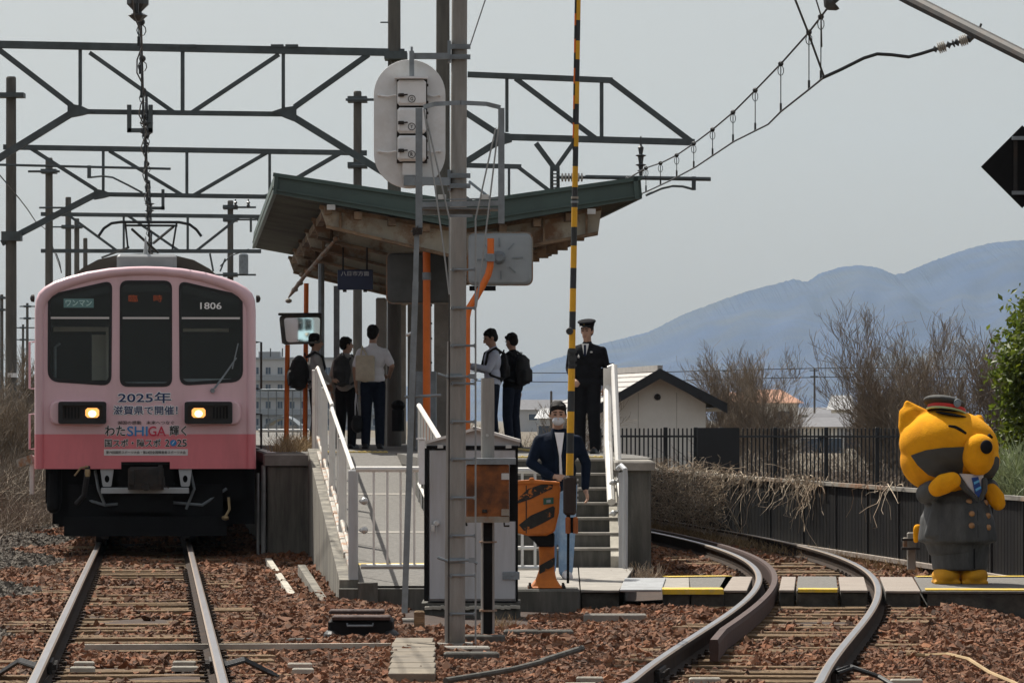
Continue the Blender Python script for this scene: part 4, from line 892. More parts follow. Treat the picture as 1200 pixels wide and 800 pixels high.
k = MB(); k.tube([P(928, -10, dE-2), P(945, 33, dE-1), P(966, 91, dE)], .012, 5); k.tube([P(952, -14, dE-2), P(962, 18, dE-1), P(963, 55, dE)], .008, 5); part('feeder_wire', k, M['wire'], wr_)
k = MB(); k.tube([P(964, 91.5, dE), P(985, 82, dE), P(1012, 68.5, dE), P(1028, 63.5, dE), P(1045, 64.5, dE), P(1065, 67, dE), P(1080, 63, dE), P(1094, 58.5, dE)], .02, 6); part('tail_cable', k, M['wire'], wr_)
k = MB(); a = P(1094, 58.5, dE); b_ = P(1143, 43, dE); d = (b_-a)
L = d.length; k.lathe(a, d, [(0, .02), (.04*L, .04), (.08*L, .018), (.32*L, .018), (.36*L, .045), (.4*L, .02), (.44*L, .012), (.47*L, .045), (.49*L, .045), (.5*L, .012), (.56*L, .045), (.58*L, .045), (.6*L, .02), (.8*L, .03), (.84*L, .05), (.96*L, .02), (L, .02)], 10); part('insulator_fitting', k, M['insuld'], wr_)
for u0 in (.09, .61):
    k = MB(); k.lathe(a+d*u0, d, [(0, .02)]+[(L*(.02+.045*q_+t_), r_) for q_ in range(4) for t_, r_ in ((0, .035), (.012, .062), (.024, .062), (.034, .035))]+[(.205*L, .02)], 12); part('insulator', k, M['insul'], wr_)
k = MB(); a = P(968, 10, dE-1); d = P(985, -8, dE-1)-a; k.lathe(a, d, [(0, .03), (.06, .1), (.09, .11), (.1, .04), (.2, .05), (.26, .11), (.28, .04), (.4, .02)], 10); part('insulator', k, M['insuld'], wr_)
k = MB(); k.tube([P(1030, -20, 44), P(1068, 0, 43), P(1200, 66, 40), P(1290, 110, 38)], [.065, .065, .06, .06], 10); k.tube([P(1147, 36, 41.3), P(1150, 28, 41.3)], .012, 5); k.tube([P(1143, 43, dE), P(1146, 38, 41.5)], .02, 5)
k.lathe(P(1290, 110, 38)+Vector((0, 0, -7)), (0, 0, 1), [(0, .16), (9, .12)], 12)
single('stay_pole', k, M['dark'], 'dark steel stay bar crossing the top right corner', 'stay bar', (P(1290, 640, 38).x, 38, 0))
# thin wires between the left poles
lw = thing('overhead_wire', 'thin slack wires hanging between the poles left of the train', 'wire', (-9, 100, 5))
k = MB(); k.tube([P(-5, 200, 90), P(8, 215, 90), P(22, 232, 93), P(32, 245, 100), P(42, 260, 112), P(55, 270, 119), P(72, 318, 130)], .013, 4); part('cable', k, M['wire'], lw)
k = MB(); k.tube([P(66, 297, 119), P(70, 308, 119), P(72, 320, 119)], .015, 4); part('cable', k, M['wire'], lw)
far = thing('overhead_wire', 'faint power lines strung in front of the far blue hills', 'power line', (0, 500, 10))
for y in (434, 444.5):
    k = MB(); k.tube([P(x, y+3*math.sin((x-500)/110), 500) for x in range(540, 1200, 30)], .05, 4); part('cable', k, M['wire'], far)
REFL = Vector((-3.3, -14, 2.05))              # nose of the second train standing behind the viewpoint, seen in the mirror
# ---------------------------------------------------------------- platform canopy (butterfly roof running back along the platform)
DC = 56.0; CL = 18.0
can = thing('platform_canopy', 'green edged butterfly roof with rusty beams over the platform', 'canopy', (P(545, 600, DC).x, DC, PZ))
DIR = Vector((-0.076, 1, 0))
def cp(px, py, t=0.0):                        # a point of the near end section, pushed back along the platform by t metres
    return P(px, py, DC)+DIR*t
LT, VT, RT = (322, 203), (545, 236), (750, 207)
LB, VB, RB = (320, 227), (545, 268), (752, 233)
# end fascia: two stepped bands
k = MB()
for a, b, c, d in ((LT, VT, VB, LB), (VT, RT, RB, VB)):
    k.prism([cp(*a, -0.06), cp(*b, -0.06), cp(*c, -0.06), cp(*d, -0.06)], DIR*0.06)
part('fascia', k, M['green'], can)
k = MB()
for a, b in (((320, 205), (545, 238.5)), ((545, 238.5), (751, 209.5))): k.beam(cp(*a, -.08), cp(*b, -.08), .05, .05)
for a, b in (((319, 222), (545, 260)), ((545, 260), (752, 228.5))): k.beam(cp(*a, -.075), cp(*b, -.075), .022, .03)
k.beam(cp(325, 204, -.085), cp(322, 228, -.085), .035, .03); k.beam(cp(744, 208, -.085), cp(746, 234, -.085), .06, .04)
part('fascia_flashing', k, M['green'], can)
# side eaves
for T_, B_, nm in ((LT, LB, 'eave_fascia'), (RT, RB, 'eave_fascia')):
    k = MB(); k.prism([cp(*T_), cp(*B_), cp(*B_, CL), cp(*T_, CL)], (0.05 if T_ is LT else -0.05, 0, 0)); part(nm, k, M['green'], can)
# corrugated roof sheet: each wing a run of raised seams
for a, b, sgn in ((LB, VB, 1), (VB, RB, 1)):
    k = MB(); n = 100; vs = []
    for i in range(n+1):
        t = i/n*CL; dz = 0.025 if (i % 2) else 0
        vs += [cp(a[0], a[1]-1.5, t)+Vector((0, 0, dz)), cp(b[0], b[1]-1.5, t)+Vector((0, 0, dz))]
    k.add(vs, [(2*i, 2*i+1, 2*i+3, 2*i+2) for i in range(n)])
    k.add([v+Vector((0, 0, .08)) for v in vs], [(2*i, 2*i+1, 2*i+3, 2*i+2) for i in range(n)])
    part('roof_sheet', k, M['soffit'], can, nofix=True)
# rafters (plate girders following the V), set in from the end
for i, t in enumerate((0.35, 3.9, 7.5, 11.1, 14.7, 17.9)):
    k = MB()
    pts_t = [cp(376, 241, t), cp(545, 270, t), cp(708, 243, t)]; pts_b = [cp(384, 264, t), cp(545, 302, t), cp(704, 272, t)]
    k.prism(pts_t+pts_b[::-1], DIR*0.14)
    k2 = MB()
    for u, v in ((0, 1), (1, 2)):
        k2.beam(pts_b[u]+DIR*.07, pts_b[v]+DIR*.07, .04, .3); k2.beam(pts_t[u]+DIR*.07, pts_t[v]+DIR*.07, .05, .3)
    r_ = part('rafter', k, M['beam'], can); part('flange', k2, M['beamrust'], r_)
    for px_ in (400, 640, 690):
        k = MB(); f = (px_-384)/(704-384); yb = np.interp(px_, [384, 545, 704], [264, 302, 272]); yt = np.interp(px_, [376, 545, 708], [241, 270, 243]); k.beam(cp(px_, yb, t-.03), cp(px_, yt, t-.03), .03, .1); part('stiffener', k, M['beamrust'], r_)
for px_ in (385, 420, 460, 500, 590, 630, 668):
    y = np.interp(px_, [320, 545, 752], [227, 268, 233])+7
    k = MB(); k.beam(cp(px_, y, 0.05), cp(px_, y, CL), .1, .1); part('purlin', k, M['beamrust'], can)
for px_, y in ((388, 243), (693, 248)):
    k = MB(); k.box(cp(px_, y, -.02), (.11, .05, .07)); part('cleat', k, M['galvlight'], can)
# valley beam, columns
k = MB(); k.beam(cp(545, 300, 0.4), cp(545, 300, CL), .34, .3); part('valley_beam', k, M['beam'], can)
for t in (3.9, 11.1, 17.9):
    k = MB(); c = cp(545, 300, t); k.chbox((c.x-.02, c.y, (PZ+c.z)/2), (.32, .3, c.z-PZ), .02); part('column', k, M['conc'], can)
for t in (7.5, 14.7):
    k = MB(); c = cp(545, 300, t); k.lathe((c.x+.25, c.y, PZ), (0, 0, 1), [(0, .16), (c.z-PZ, .15)], 14); part('column', k, M['pole'], can)
    k = MB()
    for z in (1.35, 1.75, 2.0, 2.3): k.lathe((c.x+.25, c.y, PZ+z), (0, 0, 1), [(0, .165), (.03, .165)], 14)
    part('column_band', k, M['dark'], can)
k = MB(); c = cp(410, 270, 12); k.lathe((c.x, c.y, PZ), (0, 0, 1), [(0, .05), (c.z-PZ, .05)], 8); part('column', k, M['galv'], can)
# conduit dangling along the left beam, ragged gutter on the right
k = MB(); k.tube([cp(398, 275, 2), cp(385, 290, 3), cp(368, 310, 4.5), cp(357, 325, 6), cp(352, 332, 6.5)], [.02, .03, .028, .03, .012], 7)
for q in range(9):
    u = q/8; c = cp(398-46*u, 275+57*u, 2+4.5*u); k.ell(c+Vector((random.uniform(-.05, .05), 0, random.uniform(-.05, .05))), (.05, .05, .035), None, 8, 6)
part('lagged_pipe', k, M['rustedge'], can)
for i in range(10):
    k = MB(); c = cp(690-i*1.0, 262, 1.2+i*1.4); k.box(c+Vector((-.1, 0, -.12)), (.3, .5, .1)); k.box(c+Vector((-.25, 0, -.22)), (.16, .3, .16)); part('gutter_bracket', k, M['beamrust'], can)

# blue hanging direction sign
DS = 58.5
sg = thing('station_sign', 'dark blue hanging direction sign lettered in white under the canopy', 'sign', P(416, 340, DS))
k = MB(); a = P(395.5, 316, DS); b_ = P(437, 339.5, DS); k.bx(a.x, b_.x, DS, DS+.12, b_.z, a.z); part('panel', k, mat('sign_navy', (0.012, 0.022, 0.07), 0.4, bump=0.03), sg, bevel=.01)
text('八日市方面', P(416, 320.5, DS).x, P(416, 320.5, DS).z, 33*DS/F, 5.6*DS/F, mat('sign_white', (.5, .52, .56), .5, bump=0), sg, DS-.004, .012, local=False)
for px in (402, 430): k = MB(); k.tube([P(px, 316, DS+.06), P(px, 290, DS+.06)], .015, 6); part('hanger_rod', k, M['dark'], sg)
for px in (404, 428): k = MB(); k.box(P(px, 340.5, DS+.06), (.05, .08, .04)); part('foot_lug', k, M['dark'], sg)

# driver mirrors on orange posts
def mirror_back(px0, px1, py0, py1, D, m, label, ribs, th=0.07, rim=None):
    o = thing('driver_mirror', label, 'mirror', (P((px0+px1)/2, 0, D).x, D, PZ)); s = D/F
    c = P((px0+px1)/2, (py0+py1)/2, D); w_ = (px1-px0)*s/2; h_ = (py1-py0)*s/2
    pts = round_poly([(c.x-w_, c.z-h_), (c.x+w_, c.z-h_), (c.x+w_, c.z+h_), (c.x-w_, c.z+h_)], .09, 6)
    q = len(pts); k = MB(); vs = []
    for sc, y in ((1, D+.09), (1, D+.02), (.95, D), (.9, D-.012), (.3, D-.03)): vs += [(c.x+(p[0]-c.x)*sc, y, c.z+(p[1]-c.z)*sc) for p in pts]
    k.add(vs, [(a*q+i, a*q+(i+1) % q, (a+1)*q+(i+1) % q, (a+1)*q+i) for a in range(4) for i in range(q)]+[tuple(range(4*q, 5*q)), tuple(range(q-1, -1, -1))]); part('back_shell', k, m, o)
    k = MB(); k.tube([Vector((p[0], D+.03, p[1])) for p in pts]+[Vector((pts[0][0], D+.03, pts[0][1]))], .016, 6); part('rim', k, rim or M['rustedge'], o)
    if ribs:
        k = MB()
        for a in range(8):
            t = a*math.pi/4+.05
            d = Vector((math.cos(t), 0, math.sin(t))); k.beam(c+d*.16+Vector((0, -.03, 0)), c+d*min(.3, h_*.8 if a % 4 else .3)+Vector((0, -.02, 0)), .018, .02)
        part('pressed_rib', k, M['galv'], o)
    return o, c
mo, c = mirror_back(453.5, 540, 296, 355, 57.2, mat('old_mirror_back', (.075, .08, .078), .7, var=.25, scale=3, bump=.15), 'dark mirror back with straight orange post under the canopy', False)
k = MB(); k.tube([P(500, 293.5, 56.9), P(500, 520, 56.9)], .05, 12); part('post', k, M['orange'], mo)
k = MB(); k.lathe(P(500, 328, 56.9), (0, 0, 1), [(0, .06), (.1, .06)], 12); part('clamp', k, M['galv'], mo)
mo, c = mirror_back(548.5, 623.5, 273, 333.5, 56.0, mat('mirror_back_grey', (.3, .33, .345), .5, var=.08, scale=3, bump=.05), 'pale grey ribbed mirror back held by a bent orange pipe', True)
k = MB(); D = 55.7; k.tube([P(575, 279.5, D), P(575, 300, D), P(574.5, 312, D), P(572, 322, D), P(567, 332, D), P(558, 348, D), P(549, 362, D), P(547, 372, D), P(547, 520, D)], .045, 12); part('post', k, M['orange'], mo)
k = MB(); k.lathe(P(585, 302, D+.2), (0, -1, 0), [(0, .09), (.05, .085), (.09, .05)], 14); k.chbox(P(574.5, 302, D), (.12, .14, .1), .01); part('clamp', k, M['galv'], mo)
k = MB(); k.bx(P(550, 0, D+.3).x, P(581, 0, D+.3).x, D+.3, D+.4, P(0, 340.5, D+.3).z, P(0, 335, D+.3).z); part('lower_bracket', k, M['black'], mo)
# facing mirror beside the students
DM = 62.0
mo = thing('driver_mirror', 'framed convex mirror on two orange legs beside the backpack student', 'mirror', (P(348, 0, DM).x, DM, PZ))
M['mirror'] = mat('silvered_glass', (.72, .8, .82), .03, 1.0, var=.02, bump=0)
s = DM/F; c = P(352, 386.5, DM)
pts = round_poly([(P(331, 0, DM).x, P(0, 404, DM).z), (P(376.5, 0, DM).x, P(0, 402.5, DM).z), (P(377.5, 0, DM).x, P(0, 369, DM).z), (P(327.5, 0, DM).x, P(0, 370, DM).z)], .06, 5)
k = flat([(p[0], p[1]) for p in pts], [[(c.x+(p[0]-c.x)*.86+.02, c.z+(p[1]-c.z)*.84) for p in pts]], DM-.12, .16); part('hood_frame', k, mat('mirror_frame', (.06, .06, .055), .6, var=.2, bump=.1, c2=(.25, .22, .18), amt=.6), mo)
k = MB(); k.chbox((c.x, DM-.1, c.z+.225), (.62, .3, .035), .01); part('hood', k, M['dark'], mo)
k = MB(); n = 14; vs = []; Rm = 31.0
mc_ = Vector((c.x, DM, c.z)); u_ = ((Vector((0, 0, EYE))-mc_).normalized()+(REFL-mc_).normalized()).normalized(); sx_, sz_ = -u_.x/u_.y, -u_.z/u_.y
for i in range(n+1):
    for j in range(n+1):
        x = (i/n-.5)*.56+.01; z = (j/n-.5)*.40; vs.append((c.x+x, DM-.02+(x*x+z*z)/(2*Rm)+x*sx_+z*sz_, c.z+z))
k.add(vs, [(i*(n+1)+j, (i+1)*(n+1)+j, (i+1)*(n+1)+j+1, i*(n+1)+j+1) for i in range(n) for j in range(n)]); part('mirror_glass', k, M['mirror'], mo, smooth=True, nofix=True)
for px, y0, D in ((337, 404, DM), (359, 332, DM+.1)):
    k = MB(); k.tube([P(px, y0, D), Vector((P(px, 0, D).x-.02, D, PZ-.02))], .036, 10); part('post', k, M['orange'], mo)
# equipment locker and notice boards by the columns
k = MB(); a = P(487, 435, 58); b_ = P(511, 520, 58); k.bx(a.x, b_.x, 58, 58.5, PZ, a.z)
single('equipment_locker', k, M['galv'], 'grey steel locker behind the orange post on the platform', 'locker', (P(499, 0, 58).x, 58.2, PZ), bevel=.01)
k = MB(); k.chbox((P(447, 0, 66).x, 66, PZ+1.15), (.16, .5, 2.3), .02); 
single('concrete_post', k, M['conc'], 'square pale post right of the white shirted passenger', 'post', (P(447, 0, 66).x, 66, PZ))
k = MB(); k.tube([P(466.5, 480, 60.5), P(466.5, 505, 60.5)], .09, 10); k.ell(P(466.5, 475, 60.5), (.1, .1, .08), None, 10, 8)
single('bagged_umbrella_bin', k, M['black'], 'small black bundle at the foot of the platform column', 'bundle', P(466.5, 527, 60.5))
k = MB(); a = P(395, 0, 63); k.box((P(394.5, 0, 63).x, 63, (PZ+P(0, 335, 63).z)/2), (.085, .09, P(0, 335, 63).z-PZ)); single('canopy_prop', k, M['galv'], 'thin grey steel post under the blue sign', 'post', (P(394.5, 0, 63).x, 63, PZ))

# ---------------------------------------------------------------- railings
def rail_tube(k, pts, r=.024): k.tube(pts, r, 8)
# white railing beside the ramp
rr = thing('ramp_railing', 'white painted railing sloping up along the ramp wall', 'railing', (rampL(39.5), 39.5, 0))
zr = lambda D: ramp_z(D)+1.07
XL = lambda D: rampL(D)-0.03
mid = 47.0
k = MB(); rail_tube(k, [(XL(39.5), 39.5, zr(39.5)), (XL(mid-.1), mid-.1, zr(mid-.1)), (XL(mid), mid, zr(mid)+.02)], .021); part('top_rail', k, M['white'], rr)
k = MB(); rail_tube(k, [(XL(mid), mid, zr(mid)+.05), (XL(mid+.4), mid+.4, zr(mid+.4)+.04), (XL(54.2), 54.2, zr(54.2))], .021); part('top_rail', k, M['white'], rr)
k = MB(); rail_tube(k, [(XL(39.55), 39.55, ramp_z(39.5)+.24), (XL(54), 54, ramp_z(54)+.2)], .024); part('bottom_rail', k, M['whiterust'], rr)
for D in np.arange(40.4, 54, 1.5):
    k = MB(); k.tube([(XL(D), D, ramp_z(D)+.2), (XL(D), D, zr(D))], .010, 6); part('baluster', k, M['white'], rr)
for D in (39.5, 43.2, mid, 50.6, 54.1):
    k = MB(); k.chbox((XL(D), D, ramp_z(D)+.54), (.07 if D > 39.6 else .09, .05, 1.06), .008); part('post', k, M['cab'] if D < 40 else M['white'], rr)
k = MB(); k.chbox((XL(54.3)-.02, 54.3, PZ+.53), (.1, .05, 1.06), .01); part('post', k, M['white'], rr)
er = thing('end_railing', 'white end railing across the foot of the ramp', 'railing', (-1, 39.4, 0))
k = MB(); rail_tube(k, [P(417, 549.5, 39.4), P(520, 549.5, 39.4)], .026); part('top_rail', k, M['white'], er)
k = MB(); rail_tube(k, [P(423, 663.5, 39.4), P(520, 663.5, 39.4)], .024); part('bottom_rail', k, M['galvlight'], er)
for px in (438, 454, 469.5, 485.5, 501): k = MB(); k.tube([P(px, 550, 39.4), P(px, 663.5, 39.4)], .012, 6); part('baluster', k, M['white'], er)
for y in (587, 621): k = MB(); k.ell(P(427, y, 39.3), .035, None, 10, 8); k.tube([P(423, y, 39.4), P(427, y, 39.3)], .02, 6); part('latch_knob', k, M['galvlight'], er)
r2 = thing('ramp_railing', 'white railing on the cabinet side of the ramp', 'railing', (rampR(47), 47, ramp_z(47)))
k = MB(); XR = lambda D: rampR(D)
rail_tube(k, [(XR(42), 42, zr(42)), (XR(47.6), 47.6, zr(47.6))], .028); part('top_rail', k, M['white'], r2)
for D in np.arange(42, 47.7, .7): k = MB(); k.tube([(XR(D), D, ramp_z(D)), (XR(D), D, zr(D))], .016, 6); part('post', k, M['white'], r2)
k = MB(); rail_tube(k, [(XR(42), 42, ramp_z(42)+.2), (XR(47.6), 47.6, ramp_z(47.6)+.2)], .02); part('bottom_rail', k, M['white'], r2)
# barrier rail by the machine
DB = 42.3
br = thing('barrier_railing', 'low white hoop railing behind the orange barrier machine', 'railing', P(625, 664, DB))
k = MB(); pts = [P(600, 551, DB), P(638, 551, DB), P(643.5, 553, DB), P(646.5, 558, DB), P(647, 566, DB), P(647, 664, DB)]; rail_tube(k, pts, .03); part('hoop', k, M['white'], br)
k = MB(); rail_tube(k, [P(600, 665, DB), P(634, 665, DB)], .025); part('bottom_rail', k, M['galvlight'], br)
k = MB(); rail_tube(k, [P(600, 641.5, DB), P(628, 641.5, DB)], .018); part('mid_rail', k, M['white'], br)
for px in (612, 627): k = MB(); k.tube([P(px, 553, DB), P(px, 664, DB)], .016, 6); part('baluster', k, M['white'], br)
# stair handrail
hr = thing('stair_handrail', 'bright white double handrail beside the concrete steps', 'handrail', (1.05, 45, 0))
D = 44.8
k = MB(); k.box((1.05, 46.9, 1.62), (.09, .06, 1.0)); k.prism([P(712, 455, D+1.4), P(719, 452, D+1.4), P(731.5, 672, D), P(722, 600, D)], (0, .05, 0)) if False else None; part('newel_post', k, M['white'], hr)
k = MB(); rail_tube(k, [P(719.5, 429, 46.9), P(724.5, 545, 45.9), P(729, 624, 45.0), P(731.5, 668, 44.9)], .036); part('rail', k, M['white'], hr)
k = MB(); rail_tube(k, [P(712.5, 454, 46.9), P(713, 520, 46.2), P(716.5, 588, 45.3)], .045); part('rail', k, M['white'], hr)
k = MB(); rail_tube(k, [P(712.5, 432, 46.9), P(719.5, 429, 46.9)], .03); part('end_cap', k, M['white'], hr)
k = MB(); rail_tube(k, [P(724, 549, 44.85), P(728, 545.5, 44.8), P(732.5, 550, 44.7), P(733, 560, 44.7), P(732.5, 674, 44.6)], .028); part('rail', k, M['cab'], hr)
k = MB(); k.box(P(727.5, 612, 44.85), (.045, .04, 1.05)); part('post', k, M['cab'], hr)
k = MB()
for y in (565, 601): k.ell(P(719, y, 45.2), .035, None, 8, 6); k.tube([P(715, y+1, 45.3), P(725, y-2, 45.2)], .02, 6)
part('bracket', k, M['galvlight'], hr)
# far platform railing on the left edge
fr = thing('platform_railing', 'thin grey mesh railing at the far left edge of the platform', 'railing', (P(330, 0, 76).x, 76, PZ))
k = MB(); rail_tube(k, [P(303, 457, 76), P(362, 457, 76)], .022); part('top_rail', k, M['galv'], fr)
k = MB(); rail_tube(k, [P(303, 504.5, 76), P(362, 504.5, 76)], .03); part('bottom_rail', k, M['galvlight'], fr)
for px in np.arange(305, 362, 9.5): k = MB(); k.tube([P(px, 457, 76), P(px, 512, 76)], .012, 5); part('baluster', k, M['galv'], fr)
# ---------------------------------------------------------------- foreground pole, signal, access cage
DP = 32.4
pp = thing('concrete_pole', 'pale foreground concrete pole with step rungs and signal brackets', 'pole', (P(532, 0, DP).x, DP, -0.2))
k = MB(); vs = []; b0 = P(534, 757, DP); t0 = P(538.7, -40, DP); s = DP/F
k.tube([b0+(t0-b0)*u for u in np.linspace(0, 1, 24)], list(np.linspace(11.0, 9.0, 24)*s), 20); part('shaft', k, M['pole'], pp, smooth=True)
k = MB(); q = s
k.tube([P(524.0, 757, DP-.02), P(524.4, 640, DP-.02), P(527, 400, DP-.02)], 3.2*s, 10); part('conduit', k, M['pole'], pp)
k = MB(); k.tube([P(525.8, 757, DP-.09), P(526.5, 300, DP-.09)], .006, 5); part('earth_cable', k, M['dark'], pp)
for y in (316, 361, 405, 449.5, 494, 538, 583, 627.5, 674, 719):
    k = MB(); z = y; x0 = np.interp(y, [0, 757], [529, 524.5]); k.tube([P(x0+3, y, DP-.075), P(557, y, DP-.075)], .0105, 6); k.tube([P(x0+3, y, DP-.075), P(x0+1, y+.5, DP)], .01, 5)
    for e in (x0+4, 556): k.box(P(e, y, DP-.075), (.012, .02, .03))
    part('step_rung', k, M['galv'], pp)
k = MB(); k.tube([P(557.3, 757, DP-.05), P(557.3, 258, DP-.05)], .008, 6); part('ladder_cable', k, M['rope'], pp)
for y, h in ((441, 7), (656, 7)):
    k = MB(); k.lathe(P(534.3, y+h/2, DP), (0, 0, 1), [(0, 11.4*s), (h*s, 11.2*s)], 18); k.tube([P(513, y-3, DP-.06), P(524, y+1, DP-.08), P(552, y, DP-.1), P(559, y+4, DP-.08)], .012, 6); k.box(P(553, y, DP-.1), (.05, .03, .04)); part('pole_band', k, M['galv'], pp)
for y in (61, 212):
    k = MB()
    for dy in (-6, 6):
        k.box(P(539, y+dy, DP-.07), (.16, .03, .036)); k.box(P(539, y+dy, DP+.07), (.16, .03, .036))
        for x in range(532, 550, 4): k.box(P(x, y+dy, DP-.088), (.012, .01, .02))
    k.box(P(526.5, y, DP-.02), (.025, .12, .16)); part('bracket_clamp', k, M['galv'], pp)
k = MB(); k.lathe(P(533.5, 762, DP), (0, 0, 1), [(0, .16), (.06, .14)], 16); part('base_collar', k, M['conc'], pp)
# signal seen from behind
DSG = DP-0.05
sgn_ = thing('railway_signal', 'oval grey signal back with three stacked lamp housings', 'railway signal', P(480, 220, DSG))
out = []
for a in np.linspace(0, math.pi, 25): out.append(P(480+42*math.cos(a), 111-41*math.sin(a), DSG))
for a in np.linspace(math.pi, 2*math.pi, 25): out.append(P(480+42*math.cos(a), 180-41*math.sin(a), DSG))
k = MB(); k.prism(out, (0, .025, 0)); part('backplate', k, M['sig'], sgn_, bevel=.004)
for i, (y0, y1, ch) in enumerate(((95, 125, 'G'), (127.5, 157.5, 'Y'), (160, 190, 'R'))):
    a = P(466, y0, DSG); b_ = P(499.5, y1, DSG); wd = b_.x-a.x; ht = a.z-b_.z
    k = MB(); k.chbox((0, 0, 0), (wd, ht, .13), .018); cx = (a.x+b_.x)/2; cz = (a.z+b_.z)/2; k.v = [(cx+x, DSG-.065-z, cz+y) for x, y, z in k.v]; hs_ = part('lamp_housing', k, M['sig'], sgn_)
    k = MB(); k.bx(cx-wd/2-.006, cx+wd/2+.008, DSG-.05, DSG-.02, cz-ht/2-.012, cz+ht/2+.006); part('gasket', k, M['dark'], hs_)
    k = MB(); c = P(470, (y0+y1)/2+1.5, DSG-.14); k.chbox(c, (.045, .02, .026), .004); k.tube([c+Vector((.02, -.012, 0)), c+Vector((.05, -.012, .002))], .006, 5); part('latch', k, M['dark'], hs_)
    k = MB()
    for yy in (y0+5, y1-5): k.chbox(P(500.5, yy, DSG-.07), (.02, .04, .02), .003)
    part('hinge', k, M['dark'], hs_)
    c = P(482.5, y1-9, DSG-.132); k = MB(); ring_ = [Vector((c.x+.026*math.cos(t), c.y-.001, c.z+.026*math.sin(t))) for t in np.linspace(0, 2*math.pi, 25)]; k.tube(ring_, .0025, 5); part('letter_ring', k, M['dark'], hs_)
    text(ch, c.x, c.z, .02, .026, M['dark'], hs_, c.y, .01, local=False)
k = MB(); a = P(463, 94, DSG); b_ = P(501, 91.5, DSG); k.bx(a.x, b_.x, DSG-.16, DSG, a.z, b_.z); part('hood', k, M['sig'], sgn_)
k = MB(); a = P(472, 192, DSG); b_ = P(488, 206, DSG); k.bx(a.x, b_.x, DSG-.09, DSG-.02, b_.z, a.z); part('cable_gland', k, M['sig'], sgn_)
for y in (112, 177.5):
    for x0, x1 in ((444, 465), (501, 515)):
        k = MB(); k.tube([P(x0, y, DSG-.01), P((x0+x1)/2, y+1.5, DSG-.035), P(x1, y-.5, DSG-.05)], .009, 6); k.ell(P(x0 if x0 < 470 else x1, y, DSG-.012), .012, None, 8, 6); part('stay', k, M['sig'], sgn_)
k = MB(); k.beam(P(481, 66, DSG-.06), P(527, 66, DSG-.06), .045, .05); k.beam(P(482.5, 60, DSG-.09), P(482.5, 90, DSG-.09), .036, .03); k.tube([P(482.5, 62, DSG-.09), P(482.5, 55, DSG-.09)], .01, 6); part('upper_arm', k, M['galv'], sgn_)
k = MB(); k.beam(P(474, 212, DSG-.06), P(527, 213, DSG-.06), .06, .06); k.chbox(P(480, 212, DSG-.07), (.09, .08, .075), .005); part('lower_arm', k, M['galv'], sgn_)
# maintenance cage with hoop and stay ropes
DG = 31.5
cg = thing('maintenance_cage', 'galvanised climbing cage with small platform round the foreground pole', 'climbing cage', (P(485, 0, DG).x, DG, -0.2))
s = DG/F
for nm, a, b_, t in (('post', (491, 127), (491, 272), 8), ('post', (587.5, 127), (587.5, 262), 7.5), ('leg', (488.5, 272), (487, 330), 6), ('leg', (487, 330), (474, 718), 7)):
    k = MB(); k.beam(P(*a, DG), P(*b_, DG), t*s, .045); k.beam(P(a[0]+t*.4, a[1], DG+.03), P(b_[0]+t*.4, b_[1], DG+.03), .006, .07); part(nm, k, M['galv'], cg)
k = MB(); pts = [P(497, 125.5, DG), P(510, 122, DG-.15), P(540, 120.5, DG-.3), P(570, 122, DG-.15), P(586, 126, DG)]
for i in range(4): k.beam(pts[i], pts[i+1], .032, .012)
part('hoop', k, M['galv'], cg)
k = MB(); k.beam(P(494, 240, DG), P(586, 238, DG), 6*s, .05); k.beam(P(494, 234.5, DG), P(586, 232.5, DG), .008, .05); k.bx(P(494, 0, DG).x, P(586, 0, DG).x, DG, DG+.35, P(0, 245, DG).z, P(0, 243, DG).z); part('foot_platform', k, M['galv'], cg)
k = MB(); k.box(P(535, 248, DG+.2), (.5, .05, .05)); k.beam(P(527, 253, DG), P(554, 253, DG), .02, .04); part('platform_bracket', k, M['galv'], cg)
for x in (518, 568): k = MB(); k.box(P(x, 231, DG-.02), (.06, .06, .035)); part('clamp_plate', k, M['galvlight'], cg)
k = MB()
for a in ((488, 272), (486, 268), (491, 270)): k.tube([P(a[0]-4, a[1]+4, DG-.04), P(a[0]+4, a[1]-3, DG-.04)], .006, 5)
k.box(P(489, 271, DG-.03), (.07, .03, .05)); part('splice_bolts', k, M['dark'], cg)
for a, b_ in (((497, 128), (521, 300)), ((500, 140), (527, 258)), ((581, 150), (557, 258)), ((584, 150), (566, 300)), ((521, 300), (526.5, 345)), ((527, 258), (526.8, 345)), ((566, 300), (558, 360))):
    k = MB(); k.tube([P(*a, DG-.06), P(*b_, DG-.06)], .0065, 5); part('stay_rope', k, M['rope'], cg)
k = MB(); k.beam(P(550, 213, DG+.4), P(574, 232, DG+.3), .02, .02); part('knee_brace', k, M['galv'], cg)
for a, b_, in (((476, 393), (487, 388)), ((474, 465), (517, 463))): k = MB(); k.tube([P(*a, DG), P(*b_, DG)], .013, 6); part('tie_rod', k, M['galvlight'] if a[1] < 400 else M['galv'], cg)
k = MB(); k.tube([P(549, 0, 37), P(556, 40, 36), P(570, -20, 35)][:0]+[P(570, -4, 35), P(550, 56, 34)], .006, 4); single('guy_wire', k, M['wire'], 'thin guy wire rising from the foreground pole top', 'wire', P(550, 56, 34))
